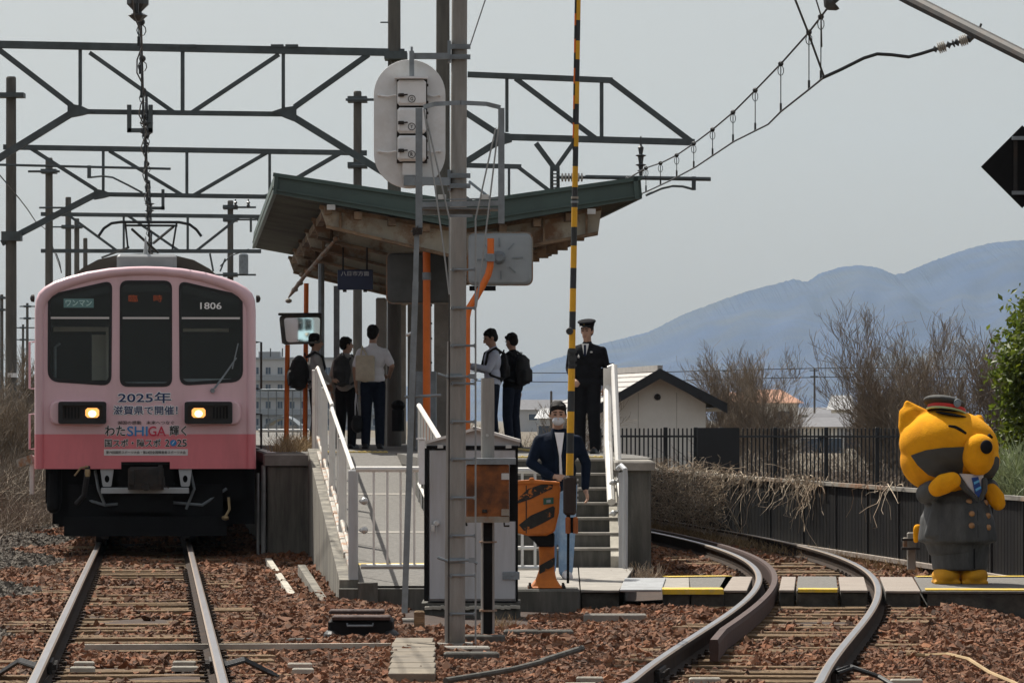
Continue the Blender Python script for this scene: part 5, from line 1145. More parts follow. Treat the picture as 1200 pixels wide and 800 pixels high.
# ---------------------------------------------------------------- cabinets
DK = 37.6; s = DK/F
cb = thing('equipment_cabinet', 'large grey signalling cabinet with peaked roof behind the pole', 'cabinet', (P(551, 0, DK).x, DK, -0.1))
a = P(500, 522, DK); b_ = P(607, 704, DK)
k = MB(); k.bx(a.x, b_.x, DK+.02, DK+.6, b_.z, a.z); part('cabinet_body', k, M['cab'], cb)
k = MB(); k.bx(P(497, 0, DK).x, P(502.5, 0, DK).x, DK-.01, DK+.02, P(0, 704, DK).z, P(0, 525, DK).z); k.bx(P(604.6, 0, DK).x, P(607, 0, DK).x, DK-.01, DK+.02, P(0, 704, DK).z, P(0, 525, DK).z); part('frame', k, M['black'], cb)
k = MB(); k.chbox((0, 0, 0), ((604-503.5)*s, (702-527)*s, .03), .006); cx = P(553.7, 0, DK).x; cz = P(0, 614.5, DK).z; k.v = [(cx+x, DK+.0-z, cz+y) for x, y, z in k.v]; dr = part('door', k, M['cab'], cb)
k = MB(); c = P(511.5, 613, DK-.03); k.lathe(c, (0, -1, 0), [(0, .03), (.02, .028), (.03, .018)], 14); k.chbox(c+Vector((-.03, -.02, -.04)), (.035, .03, .06), .004); k.tube([c+Vector((0, -.03, 0)), c+Vector((.0, -.035, -.12))], .004, 4); part('handle', k, M['galvlight'], dr)
k = MB(); k.prism([P(498, 523, DK), P(500, 517.5, DK), P(556, 503, DK), P(609, 517.5, DK), P(609, 522.5, DK)], (0, .7, 0)); part('gable', k, M['cab'], cb)
for p, q_ in (((498, 520, ), (557, 504)), ((554, 502.5), (610, 518.5))):
    k = MB(); a1 = P(*p, DK-.06); a2 = P(*q_, DK-.06); k.prism([a1, a2, a2+Vector((0, 0, .025)), a1+Vector((0, 0, .025))], (0, .85, 0)); part('roof_sheet', k, M['white'], cb)
k = MB(); k.bx(P(500, 0, DK).x, P(607, 0, DK).x, DK-.02, DK+.02, P(0, 527, DK).z, P(0, 522, DK).z); part('vent_gap', k, M['black'], cb)
for px in (516, 596): k = MB(); k.box(P(px, 523, DK-.05), (.05, .03, .03)); part('roof_catch', k, M['galvlight'], cb)
k = MB(); k.chbox(P(599, 674, DK-.02), (.15, .02, .07), .005); k.lathe(P(592, 674, DK-.02), (0, -1, 0), [(0, .01), (.02, .008)], 8); k.lathe(P(600, 674, DK-.02), (0, -1, 0), [(0, .008), (.02, .006)], 8); part('hasp', k, M['galv'], cb)
k = MB(); k.chbox((P(494.2, 0, DK-.1).x, DK-.1, P(0, 541, DK).z), (.05, .1, .39), .006); k.box(P(493.5, 514, DK-.1), (.085, .12, .012)); part('side_box', k, M['sig'], cb)
k = MB(); a = P(494, 709, DK); b_ = P(610, 722, DK); k.bx(a.x, b_.x, DK-.05, DK+.7, -.35, P(0, 706, DK).z); part('plinth', k, M['concdark'], cb)
k = MB()
for i in range(30): x = P(500+i*3.7, 0, DK-.06).x; k.chbox((x, DK-.06, P(0, 710.5+random.uniform(-.5, 1.5), DK).z), (.035, .05, .03), .006)
part('crumbled_edge', k, M['conclight'], cb)
# post with rusted box
DR_ = 33.6
bx_ = thing('junction_box', 'heavily rusted junction box mounted on a short concrete post', 'junction box', P(572, 740, DR_))
k = MB(); s = DR_/F; k.tube([P(571.5, 742, DR_), P(571.5, 443, DR_)], [8.3*s, 8.0*s], 14); part('post', k, M['pole'], bx_)
k = MB(); k.bx(P(566.5, 0, DR_).x, P(577, 0, DR_).x, DR_-.075, DR_-.05, P(0, 742, DR_).z, P(0, 612, DR_).z); part('conduit_cover', k, M['black'], bx_)
k = MB(); k.lathe(P(572, 635.5, DR_-.02), (0, 0, 1), [(0, .07), (.012, .07)], 12); k.lathe(P(572, 716, DR_-.02), (0, 0, 1), [(0, .07), (.015, .07)], 12); part('cover_strap', k, M['rustedge'], bx_)
k = MB(); k.lathe(P(571, 510, DR_-.05), (0, -1, 0), [(0, .012), (.02, .01)], 8); part('bolt', k, M['galvlight'], bx_)
k = MB(); k.chbox((0, 0, 0), (50*s, 67*s, .2), .012); c = P(571.5, 577, DR_-.17); k.v = [(c.x+x, c.y-z, c.z+y) for x, y, z in k.v]; part('box', k, M['rust'], bx_)
k = MB(); k.bx(P(546, 0, DR_).x, P(597, 0, DR_).x, DR_-.275, DR_-.26, P(0, 611, DR_).z, P(0, 604, DR_).z); part('bottom_flange', k, M['rustedge'], bx_)
k = MB(); k.bx(P(545, 0, DR_).x, P(604.5, 0, DR_).x, DR_-.3, DR_-.05, P(0, 543.5, DR_).z, P(0, 536.5, DR_).z); part('cap_rail', k, M['galv'], bx_)
k = MB(); k.bx(P(597, 0, DR_).x, P(605, 0, DR_).x, DR_-.2, DR_-.05, P(0, 610, DR_).z, P(0, 543.5, DR_).z); part('hinge_side', k, M['black'], bx_)
for y, m_ in ((558, 'galvlight'), (600, 'rustedge')): k = MB(); k.chbox(P(592, y, DR_-.28), (.06, .02, .05), .004); part('hinge_plate', k, M[m_], bx_)
for y, px in ((598.5, 568),): k = MB(); k.chbox(P(px, y, DR_-.28), (.04, .02, .025), .003); part('latch', k, M['dark'], bx_)
k = MB(); k.tube([P(591, 611, DR_-.2), P(591, 616, DR_-.2), P(597, 616, DR_-.2)], .008, 5); k.tube([P(546, 611, DR_-.2), P(547, 616, DR_-.2)], .008, 5); part('hook', k, M['dark'], bx_)
# ---------------------------------------------------------------- level crossing barrier
DB_ = 39.2; s = DB_/F
bm_ = thing('crossing_barrier', 'orange and black barrier machine with raised striped arm', 'crossing barrier', P(640, 690, DB_))
def slabp(nm, pts, y0, th, m, bev=.012, smooth=False): k = MB(); k.prism([P(x, y, DB_)+Vector((0, y0, 0)) for x, y in pts], (0, th, 0)); return part(nm, k, m, bm_, bevel=bev)
slabp('housing', [(604, 565), (622, 563.5), (654, 564), (656.5, 570), (655, 600), (650, 622), (640, 627), (618, 627), (604, 623)], -.2, .5, M['mach'], .02)
slabp('housing_lip', [(604, 562.5), (620, 561.5), (620.5, 559), (625.5, 559), (626, 561.5), (656, 564), (656, 567), (604, 566.5)], -.22, .05, M['mach'], .008)
slabp('stripe', [(607, 583), (619, 572), (634, 567), (648, 566), (647, 572), (636, 577), (622, 584), (607, 589)], -.206, .006, M['worn'], 0)
slabp('stripe', [(608, 614), (622, 603), (636, 597), (648, 592), (650, 594), (649, 605), (638, 611), (624, 618), (614, 621)], -.206, .006, M['worn'], 0)
slabp('seam', [(616, 568), (617.2, 568), (617.2, 624), (616, 624)], -.205, .004, M['dark'], 0)
slabp('name_plate', [(636.5, 583), (648.5, 582), (648.5, 589.5), (636.5, 590.5)], -.212, .012, mat('green_plate', (.02, .09, .06), .5, bump=.05), 0)
slabp('plate_legend', [(640, 585), (645, 584.6), (645, 588), (640, 588.4)], -.214, .004, M['galv'], 0)
slabp('neck', [(618, 627), (650, 624), (649.5, 640), (631, 640), (626, 634)], -.15, .36, M['black'], .015)
k = MB(); Q = [(631, 650, 637.5), (632, 649.5, 655), (631.5, 650, 668), (628, 652, 678), (622, 657, 686), (617, 660, 688)]; vs = []
for x0, x1, y in Q:
    a = P(x0, y, DB_); b_ = P(x1, y, DB_); hw = (b_.x-a.x)/2; vs += [(a.x, DB_-hw, a.z), (b_.x, DB_-hw, a.z), (b_.x, DB_+hw, a.z), (a.x, DB_+hw, a.z)]
k.add(vs, [(4*i+j, 4*i+(j+1) % 4, 4*i+4+(j+1) % 4, 4*i+4+j) for i in range(5) for j in range(4)]+[(3, 2, 1, 0), (20, 21, 22, 23)]); part('pedestal', k, M['mach'], bm_, bevel=.015)
slabp('stripe', [(632, 662), (650, 652), (650, 662), (632, 672)], -.082, .006, M['worn'], 0)
k = MB(); c = P(640, 691, DB_); k.chbox(c, (.36, .38, .035), .008); part('foot_plate', k, M['dark'], bm_)
for x in (621, 660):
    for y in (-.14, .14): k = MB(); k.lathe(P(x, 690, DB_)+Vector((0, y, 0)), (0, 0, 1), [(0, .022), (.03, .022), (.032, .012), (.055, .012)], 8); part('anchor_bolt', k, M['dark'], bm_)
k = MB(); k.chbox((P(645, 0, DB_).x-.04, DB_, -.24), (.62, .6, .5), .02); part('foundation', k, M['concdark'], bm_)
ys_ = [-45, -24, 0, 24, 48, 70, 96, 122, 146, 172, 195, 219.5, 243, 266, 288, 314, 338, 365, 386, 408, 432, 458, 482, 507, 531, 557]
bx = lambda y: np.interp(y, [-45, 557], [678.6, 667.6]); bw = lambda y: np.interp(y, [-45, 557], [2.6, 4.3])*s
for i in range(len(ys_)-1):
    k = MB(); y0, y1 = ys_[i], ys_[i+1]; k.tube([P(bx(y1), y1, DB_-.3), P(bx(y0), y0, DB_-.3)], [bw(y1), bw(y0)], 12); part('arm_band', k, M['armyel'] if i % 2 == 0 else M['armblk'], bm_)
for y, m_ in ((238, 'galv'), (233, 'rustedge')): k = MB(); k.lathe(P(bx(y), y, DB_-.3), (0, 0, 1), [(0, .034), (.02, .034)], 12); part('reflector_band', k, M[m_], bm_)
k = MB(); k.lathe(P(667.5, 388, DB_-.33), (0, -1, 0), [(0, .035), (.03, .03)], 10); part('arm_fitting', k, M['armblk'], bm_)
k = MB(); k.box(P(671, 412, DB_-.3), (.075, .08, .02)); k.box(P(671, 428, DB_-.3), (.075, .08, .02)); k.box(P(671, 420, DB_-.3), (.072, .076, .05)); part('arm_sleeve', k, M['armblk'], bm_)
for i, (y0, y1) in enumerate(((-40, 0), (0, 16), (16, 30), (30, 46), (46, 62), (62, 80), (80, 98), (98, 112), (112, 128), (128, 144), (144, 162), (162, 176))):
    xx = lambda y: np.interp(y, [0, 176], [674.5, 671.8]); k = MB(); k.tube([P(xx(y1), y1, DB_-.31), P(xx(y0), y0, DB_-.31)], .0095, 6); part('folding_rod', k, M['orange'] if i % 2 == 0 else M['armblk'], bm_)
k = MB(); k.chbox((0, 0, 0), (15*s, 46*s, .13), .02); c = P(667.6, 580, DB_-.3); k.v = [(c.x+x, c.y-z, c.z+y) for x, y, z in k.v]; part('arm_holder', k, mat('holder_brown', (.032, .02, .016), .7, var=.3, bump=.2), bm_)
k = MB()
for y in (562, 568, 574, 580, 586): k.box(P(677, y, DB_-.34), (.012, .03, .02))
part('holder_bolts', k, M['galvlight'], bm_)
k = MB(); k.tube([P(666, 602, DB_-.3), P(666, 618, DB_-.3), P(665.5, 683, DB_-.3)], [.02, .012, .012], 8); part('counter_rod', k, M['black'], bm_)
for x in (666, 675): k = MB(); k.chbox(P(x-.5, 615, DB_-.32), (.045, .1, .15), .012); part('counterweight', k, mat('weight_orange', (.34, .1, .025), .7, var=.25, bump=.2), bm_)
k = MB(); k.chbox(P(670, 615, DB_-.28), (.04, .08, .14), .005); part('weight_bar', k, M['black'], bm_)
# ---------------------------------------------------------------- trackside boxes, troughs and kerbs
DJ = 33.2
jb = thing('impedance_bond', 'low black cast box with two lids on concrete beside the ballast', 'track box', (P(424, 0, DJ).x, DJ, -.2))
k = MB(); k.chbox((P(423, 0, DJ).x, DJ+.1, -.09), (.5, .55, .2), .02); part('case', k, M['black'], jb)
k = MB(); k.chbox((P(424, 0, DJ).x, DJ-.05, .022), (.45, .28, .03), .008); k.chbox((P(417, 0, DJ).x, DJ+.24, .055), (.43, .24, .03), .008); part('lid', k, M['guard'], jb)
k = MB(); k.tube([(P(408, 0, DJ).x, DJ-.18, -.02), (P(408, 0, DJ).x, DJ-.215, -.035), (P(438, 0, DJ).x, DJ-.215, -.035), (P(438, 0, DJ).x, DJ-.18, -.02)], .008, 6); part('handle', k, M['galv'], jb)
for x in (390, 458):
    k = MB(); k.ell((P(x, 0, DJ).x, DJ-.1, -.12), (.07, .16, .055), None, 12, 8); part('cable_entry', k, M['rubber'], jb)
def kerb(name, label, cat, px0, px1, D, z0, z1, dep, m, rz=0.0):
    k = MB(); a = P(px0, 0, D).x; b_ = P(px1, 0, D).x; k.chbox((0, 0, 0), (b_-a, dep, z1-z0), .012); o = part(name, k, M[m], None); o.location = ((a+b_)/2, D+dep/2, (z0+z1)/2); o.rotation_euler = (0, 0, rz); return tag(o, label, cat)
kerb('concrete_kerb', 'long dark concrete kerb right of the black lidded box', 'kerb', 383, 458, 32.6, -.3, -.165, .12, 'concdark')
kerb('concrete_kerb', 'short concrete kerb stub in ballast left of the black box', 'kerb', 337, 371, 32.9, -.3, -.13, .1, 'concdark')
kerb('concrete_kerb', 'pale kerb running along the foot of the ramp end', 'kerb', 390, 486, 36.6, -.3, -.15, .12, 'conc')
kerb('concrete_kerb', 'small square kerb block beside the leaning cage leg', 'kerb', 457, 484, 35.4, -.3, -.145, .2, 'conclight')
kerb('timber_stake', 'mossy square timber stake at the cabinet corner', 'stake', 485, 497.5, 35.2, -.35, -.02, .08, 'wood')
kerb('concrete_kerb', 'dark block below the foreground pole right side', 'kerb', 543, 592, 33.4, -.4, -.13, .15, 'concdark')
kerb('concrete_kerb', 'dark stained kerb between rusted post and barrier foundation', 'kerb', 590, 672, 34.0, -.35, -.12, .14, 'concdark')
kerb('concrete_kerb', 'narrow kerb in front of the barrier foundation slab', 'kerb', 684, 758, 36.8, -.35, -.12, .14, 'conc', -.02)
kerb('concrete_kerb', 'rough mossy concrete block lying in front of the pole', 'kerb', 520, 585, 30.4, -.25, -.1, .14, 'concdark', .03)
kerb('concrete_kerb', 'flat lid behind the mossy block near the pole foot', 'kerb', 516, 574, 31.2, -.25, -.105, .2, 'conc')
kerb('steel_cover', 'bright steel plate at the bottom edge between the tracks', 'cover plate', 484, 522, 24.6, -.2, -.03, .7, 'galvlight')
k = MB(); k.add([P(470, 783, 30.1), P(514, 783, 30.1), P(515, 741, 34.5), P(478, 741, 34.5), P(470, 792, 30.1), P(514, 792, 30.1)], [(0, 1, 2, 3), (0, 4, 5, 1)])
cs = thing('trough_lid_row', 'row of worn concrete cable trough lids leading to the pole', 'cable trough', (-.7, 31, -.2))
for i in range(7):
    y0 = 28.2+i*.60; k = MB(); k.chbox((-.66-.012*i, y0, -.14+.003*i), (.3+random.uniform(-.015,.015), .597, .08), .004, random.uniform(-.02, .02)); part('lid', k, M['troughlid'], cs)
k = MB()
for a, b_ in (((590, 783), (640, 762)), ((640, 762), (683, 748))): pass
k.tube([P(522, 797, 27.2), P(560, 791, 27.6), P(600, 784, 28.0), P(636, 775, 28.4)], .02, 8); single('conduit_pipe', k, M['concdark'], 'grey conduit pipe lying half buried in ballast between the tracks', 'pipe', P(560, 795, 27.6))
k = MB(); k.tube([P(632, 775, 28.6), P(660, 766, 29.2), P(682, 759, 29.8)], .022, 8); single('conduit_pipe', k, M['concdark'], 'second short conduit end poking from ballast by right rail', 'pipe', P(660, 766, 29.2))
k = MB(); pts = [(p.x, p.y, bed_z(p.x, p.y)+.06) for p in (P(x, y, 1.72*F/(y-HZ)) for x, y in ((1062, 772), (1085, 772), (1110, 774), (1135, 779), (1160, 787), (1190, 796), (1220, 806)))]
k.tube(pts, .014, 6); single('cable', k, M['straw'], 'tan cable snaking over ballast in the bottom right corner', 'cable', pts[0])
kp = thing('marker_post', 'short grey concrete marker post with two crossbars by black wall', 'marker post', P(1068, 664, 44))
k = MB(); k.chbox(P(1068, 645, 44), (.085, .08, .38), .01); part('post', k, M['conc'], kp)
k = MB(); k.box(P(1067, 632, 43.9), (.19, .05, .025)); k.box(P(1067, 642.5, 43.9), (.19, .05, .025)); part('crossbar', k, M['dark'], kp)
k = MB(); k.chbox(P(1061, 635, 44), (.05, .05, .1), .01); part('side_block', k, M['rustedge'], kp)
# diamond road sign seen from the back
DD = 33.0
dsn = thing('road_sign', 'back of a black diamond road sign at right edge', 'road sign', (P(1206, 0, DD).x, DD, -.3))
k = MB(); c = P(1198, 195.5, DD); h = 48.5*DD/F; k.prism([c+Vector((-h, 0, 0)), c+Vector((0, 0, -h)), c+Vector((h, 0, 0)), c+Vector((0, 0, h))], (0, .012, 0)); part('sign_plate', k, M['black'], dsn)
for y in (162, 226): k = MB(); k.box(P(1198, y, DD-.03), (.16, .02, .028)); part('bracket', k, M['galv'], dsn)
k = MB(); k.tube([P(1209, 700, DD-.07), P(1209, 130, DD-.07)], .038, 10); part('sign_post', k, M['galv'], dsn)
k = MB(); k.box(P(1190, 195, DD-.012), (.03, .012, .42)); part('stiffener', k, M['dark'], dsn)
# ---------------------------------------------------------------- people
M.update(
 skin=mat('skin', (0.42, 0.25, 0.175), 0.55, var=0.06, scale=20, bump=0.02),
 hair=mat('black_hair', (0.012, 0.010, 0.009), 0.75, spec=.15, var=0.4, scale=25, bump=0.4, stretch=(1, 1, .25), fine=120),
 eye=mat('dark_eye', (0.02, 0.015, 0.012), 0.2, bump=0), lip=mat('lip', (0.3, 0.13, 0.11), .5, bump=0),
 blazer=mat('grey_blazer', (0.33, 0.325, 0.315), .9, spec=.08, var=.12, scale=10, bump=.3), hood=mat('grey_hoodie', (0.36, 0.35, 0.33), .95, spec=.08, var=.12, scale=10, bump=.3),
 tee=mat('white_tshirt', (0.78, 0.78, 0.82), .9, var=.06, scale=8, bump=.25), paleshirt=mat('pale_blue_shirt', (0.55, 0.6, 0.72), .85, var=.06, scale=8, bump=.25),
 blackcloth=mat('black_cloth', (0.012, 0.012, 0.014), .9, spec=.08, var=.3, scale=10, bump=.3), navycloth=mat('navy_cloth', (0.012, 0.018, 0.04), .9, spec=.08, var=.25, scale=10, bump=.3),
 denimdark=mat('dark_denim', (0.016, 0.021, 0.036), .9, spec=.08, var=.25, scale=12, bump=.3), jeans=mat('faded_jeans', (0.2, 0.31, 0.46), .9, spec=.08, var=.2, scale=7, bump=.35, c2=(.42, .52, .64), amt=.5),
 jacket=mat('navy_jacket', (0.007, 0.012, 0.025), .85, spec=.08, var=.25, scale=9, bump=.35), shoe=mat('black_shoe', (0.014, .014, .014), .5, bump=.05), sneaker=mat('white_sneaker', (.62, .6, .6), .6, var=.1, bump=.1),
 mask=mat('white_mask', (.52, .54, .58), .9, bump=.1), pack=mat('black_backpack', (0.013, .013, .014), .8, var=.3, scale=14, bump=.35), packgrey=mat('charcoal_backpack', (0.04, .04, .04), .8, var=.3, scale=14, bump=.35),
 canvas=mat('beige_canvas', (.62, .55, .43), .95, var=.1, scale=14, bump=.3), paper=mat('grey_folder', (.3, .33, .42), .7, bump=.05), gold=mat('gold_badge', (.5, .36, .12), .35, .8, bump=0),
 phone=mat('phone_black', (.01, .01, .012), .2, bump=0),
)
def hand(mb, wpos, d, n, k=1.0, curl=0.5, spread=1.0):
    w_ = Vector(wpos); d = Vector(d).normalized(); n = Vector(n); n = (n-d*n.dot(d)).normalized(); l = d.cross(n)
    mb.cap(w_, w_+d*.03*k, .024*k, .026*k)
    for q in (-.026, -.009, .009, .026): mb.cap(w_+d*.025*k+l*q*.6*k, w_+d*.085*k+l*q*k, .015*k, .0135*k, 8)
    for q, L in ((-.029, .062), (-.0095, .074), (.0105, .07), (.029, .054)):
        p = w_+d*.085*k+l*q*k; a = curl*.5; pts = [p]
        for j, f in enumerate((.45, .32, .26)):
            dd = d*math.cos(a)+n*math.sin(a); p = p+dd*L*f*k+l*q*.08*k*spread; pts.append(p); a += curl*.9
        mb.chain(pts, [.0115*k, .0105*k, .0098*k, .0088*k], 8)
    t0 = w_+d*.035*k-l*.024*k; dd = (d*.75-l*.6+n*.35).normalized(); t1 = t0+dd*.04*k; t2 = t1+(d*.9-l*.15+n*.4).normalized()*.032*k
    mb.chain([t0, t1, t2], [.014*k, .0118*k, .0098*k], 8)
REST = dict(L=((.235, .02, 1.12), (.25, -.03, .87), (.03, -.12, -1), (-1, -.1, 0)), R=((-.235, .02, 1.12), (-.25, -.03, .87), (-.03, -.12, -1), (1, -.1, 0)))
def person(label, px, D, zf, h, yaw, top, trousers, shoes='shoe', arms=None, short=False, legs=None, hairs=True, head=(0, 0), jacket_open=None, hem=.86, wide=1.0, cap=False, mask=False, group=None, legr=1.0, zr=None):
    root = thing('person', label, 'person', (P(px, 0, D).x, D, zf), math.radians(yaw), group)
    k = h/1.72; A = dict(REST); A.update(arms or {})
    Lg = legs or dict(L=((.085, 0, .9), (.095, -.02, .48), (.1, .03, .075)), R=((-.085, 0, .9), (-.095, -.02, .48), (-.1, .03, .075)))
    Rh = Euler((math.radians(head[0]), 0, math.radians(head[1]))).to_matrix(); hp_ = Vector((0, .01, 1.50))
    def H(p): return (hp_+Rh@(Vector(p)-hp_))*k
    def V(p): return Vector(p)*k
    b = MB()
    b.ell(H((0, .012, 1.628)), (.074*k, .094*k, .098*k), Rh); b.ell(H((0, -.022, 1.56)), (.055*k, .064*k, .075*k), Rh); b.ell(H((0, -.03, 1.50)), (.03*k, .035*k, .02*k), Rh)
    b.cap(H((0, -.088, 1.615)), H((0, -.103, 1.575)), .010*k, .015*k, 8)
    for s in (-1, 1): b.ell(H((s*.077, .018, 1.60)), (.012*k, .022*k, .034*k), Rh)
    b.cap(V((0, .02, 1.38)), H((0, .012, 1.55)), .056*k, .052*k)
    b.ell(V((0, 0, 1.26)), (.15*k*wide, .095*k, .17*k)); b.ell(V((0, 0, 1.03)), (.13*k, .09*k, .17*k)); b.cap(V((-.13, 0, 1.355)), V((.13, 0, 1.355)), .045*k, .045*k)
    for s, q in (('L', 1), ('R', -1)):
        e, w_, d, n = A[s]; sh = V((q*.165*wide, .005, 1.35))
        b.chain([sh, V(e), V(w_)], [.047*k, .038*k, .026*k]); hand(b, V(w_), d, n, k, .55)
        hp, kn, an = Lg[s]; b.chain([V(hp), V(kn), V(an)], [.07*k, .05*k, .035*k]); b.cap(V(an), V(an)+Vector((0, -.12*k, -.03*k)), .033*k, .028*k)
    blob('body', b, M['skin'], root, .0095, 2)
    f = MB()
    for s in (-1, 1): f.ell(H((s*.031, -.079, 1.617)), (.014*k, .012*k, .007*k), Rh, 10, 8)
    part('eye', f, M['eye'], root, local=True, smooth=True)
    f = MB()
    for s in (-1, 1): f.cap(H((s*.016, -.088, 1.643)), H((s*.047, -.077, 1.641)), .005*k, .004*k, 6)
    part('eyebrow', f, M['hair'], root, local=True)
    if not mask: f = MB(); f.ell(H((0, -.084, 1.538)), (.022*k, .01*k, .007*k), Rh, 10, 6); part('mouth', f, M['lip'], root, local=True, smooth=True)
    else:
        f = MB(); f.ell(H((0, -.052, 1.553)), (.058*k, .055*k, .048*k), Rh); f.cap(H((0, -.1, 1.585)), H((0, -.098, 1.55)), .014*k, .02*k); f.cap(H((-.07, 0, 1.575)), H((.07, 0, 1.575)), .01*k, .01*k); blob('face_mask', f, M['mask'], root, .009, 3)
    if hairs:
        f = MB(); rr = random.Random(label)
        f.ell(H((0, .028, 1.662)), (.085*k, .098*k, .078*k), Rh); f.ell(H((0, .058, 1.612)), (.077*k, .066*k, .088*k), Rh); [f.ell(H((x_, -.058+.25*x_*x_/.05, 1.682+rr.uniform(-.008, .004))), (.02*k, .019*k, (.026+rr.uniform(0, .008))*k), Rh, 10, 8) for x_ in (-.055, -.033, -.011, .011, .033, .055)]
        for s in (-1, 1): f.ell(H((s*.066, .02, 1.632)), (.018*k, .048*k, .048*k), Rh)
        for i in range(14):
            a = rr.uniform(0, 6.28); e = rr.uniform(.2, 1.1); p = H((.068*math.cos(a)*math.sin(e), .03+.078*math.sin(a)*math.sin(e), 1.665+.062*math.cos(e))); f.ell(p, (.024*k, .028*k, .02*k), None, 8, 6)
        blob('hair', f, M['hair'], root, .009, 2)
    if cap:
        f = MB(); f.lathe(H((0, .01, 1.675)), Rh@Vector((0, -.12, 1)), [(0, .098*k), (.035*k, .1*k)], 24); part('cap_band', f, M['blackcloth'], root, local=True, smooth=False)
        f = MB(); f.ell(H((0, .0, 1.732)), (.125*k, .135*k, .03*k), Rh@Matrix.Rotation(math.radians(8), 3, 'X')); f.ell(H((0, .01, 1.712)), (.108*k, .112*k, .03*k), Rh); blob('cap_crown', f, M['blackcloth'], root, .009, 2)
        f = MB(); f.ell(H((0, -.1, 1.678)), (.07*k, .055*k, .009*k), Rh@Matrix.Rotation(math.radians(14), 3, 'X')); part('cap_peak', f, M['shoe'], root, local=True, smooth=True)
        f = MB(); f.ell(H((0, -.108, 1.71)), (.016*k, .008*k, .018*k), Rh, 10, 8); part('cap_badge', f, M['gold'], root, local=True, smooth=True)
    c = MB(); c.ell(V((0, .0, 1.26)), (.188*k*wide, .125*k, .19*k)); c.ell(V((0, 0, 1.06)), (.165*k*wide, .118*k, .18*k)); c.ell(V((0, 0, hem+.08)), (.172*k*wide, .122*k, .1*k)); c.chain([V((-.145*wide, .005, 1.352)), V((0, .01, 1.395)), V((.145*wide, .005, 1.352))], [.056*k, .07*k, .056*k]); c.cap(V((0, .02, 1.40)), V((0, .018, 1.44)), .072*k, .066*k)
    for s, q in (('L', 1), ('R', -1)):
        e, w_, d, n = A[s]; sh = V((q*.168*wide, .005, 1.348)); E = V(e); W = V(w_)
        if short: c.cap(sh, sh+(E-sh)*.75, .066*k, .06*k)
        else: c.chain([sh, E, W-(W-E).normalized()*.015], [.06*k, .052*k, .041*k])
    blob('top', c, M[top], root, .011, 2)
    if jacket_open:
        f = MB()
        pts = [(-.045, 1.43), (.045, 1.43), (.014, 1.2), (.034, 1.02), (.0, 1.02), (-.006, 1.2)]
        f.prism([V((x, -.13-.02*math.sin((1.43-z)/.45*math.pi), z)) for x, z in pts], (0, .03, 0)); part('inner_shirt', f, M[jacket_open], root, local=True)
        f = MB()
        for s in (-1, 1): f.chain([V((s*.06, -.06, 1.45)), V((s*.07, -.128, 1.36)), V((s*.03, -.150, 1.2)), V((s*.042, -.14, .98))], [.02*k, .017*k, .014*k, .014*k], 8)
        part('lapel', f, M[top], root, local=True, smooth=True)
    t = MB(); t.ell(V((0, 0, .93)), (.152*k, .112*k, .12*k))
    for s in ('L', 'R'):
        hp, kn, an = Lg[s]; t.chain([V(hp), V(kn), V(an)], [.096*k*legr, .076*k*legr, .064*k*legr])
    blob('trousers', t, M[trousers], root, .012, 2)
    for s in ('L', 'R'):
        an = Vector(Lg[s][2]); f = MB(); q = .1 if s == 'L' else -.1
        f.chain([V((an.x, an.y+.035, an.z-.03)), V((an.x, an.y-.08, an.z-.035)), V((an.x+q*.15, an.y-.165, an.z-.04))], [.044*k, .044*k, .036*k]); f.box(V((an.x+q*.08, an.y-.06, an.z-.062)), (.085*k, .27*k, .026*k)); blob('shoe', f, M[shoes], root, .01, 2)
    root['_k'] = k; del root['_k']
    return root, k
def local_blob(name, label, cat, root, pieces, m, voxel=.012):
    """a thing carried by a person, built in the person's frame and then left standing on its own"""
    Mx = WM[root.name]; c = Vector((0, 0, 0)); b = MB(); pieces(b)
    lo = Vector((min(v[i] for v in b.v) for i in range(3))); hi = Vector((max(v[i] for v in b.v) for i in range(3)))
    base = Mx@Vector(((lo.x+hi.x)/2, (lo.y+hi.y)/2, lo.z)); o = thing(name, label, cat, base)
    b.v = [tuple(Mx@Vector(v)) for v in b.v]; blob('shell', b, m, o, voxel, 3, local=False); return o
def addp(o, root, nm, b, m, smooth=True):
    Mx = WM[root.name]; b.v = [tuple(Mx@Vector(v)) for v in b.v]; return part(nm, b, m, o, smooth=smooth)
def backpack(root, k, label, m, w_=.15, h_=.24, d_=.1, zc=1.18, front=True):
    def pc(b):
        y = .115
        b.chbox((0, (y+d_)*k, zc*k), (w_*1.7*k, d_*1.4*k, h_*1.7*k), .04); b.ell((0, (y+d_*.95)*k, zc*k), (w_*k, d_*1.05*k, h_*k)); b.chbox((0, (y+d_*2.0)*k, (zc-.08)*k), (w_*1.35*k, .05*k, h_*.8*k), .015); b.ell((0, (y+d_*1.7)*k, (zc-.06)*k), (w_*.8*k, d_*.6*k, h_*.6*k))
    o = local_blob('backpack', label, 'backpack', root, pc, m)
    for s in (-1, 1):
        b = MB(); b.chain([(s*.1*k, .13*k, 1.38*k), (s*.1*k, .03*k, 1.452*k), (s*.105*k, -.09*k, 1.38*k), (s*.125*k, -.125*k, 1.22*k), (s*.165*k, -.06*k, 1.06*k), (s*.13*k, .12*k, 1.0*k)], [.018*k]*6, 8); addp(o, root, 'strap', b, m)
    b = MB(); b.tube([(-.03*k, .16*k, (zc+h_*.95)*k), (-.02*k, .17*k, (zc+h_*1.12)*k), (.02*k, .17*k, (zc+h_*1.12)*k), (.03*k, .16*k, (zc+h_*.95)*k)], .008*k, 6); addp(o, root, 'grab_handle', b, m)
    return o
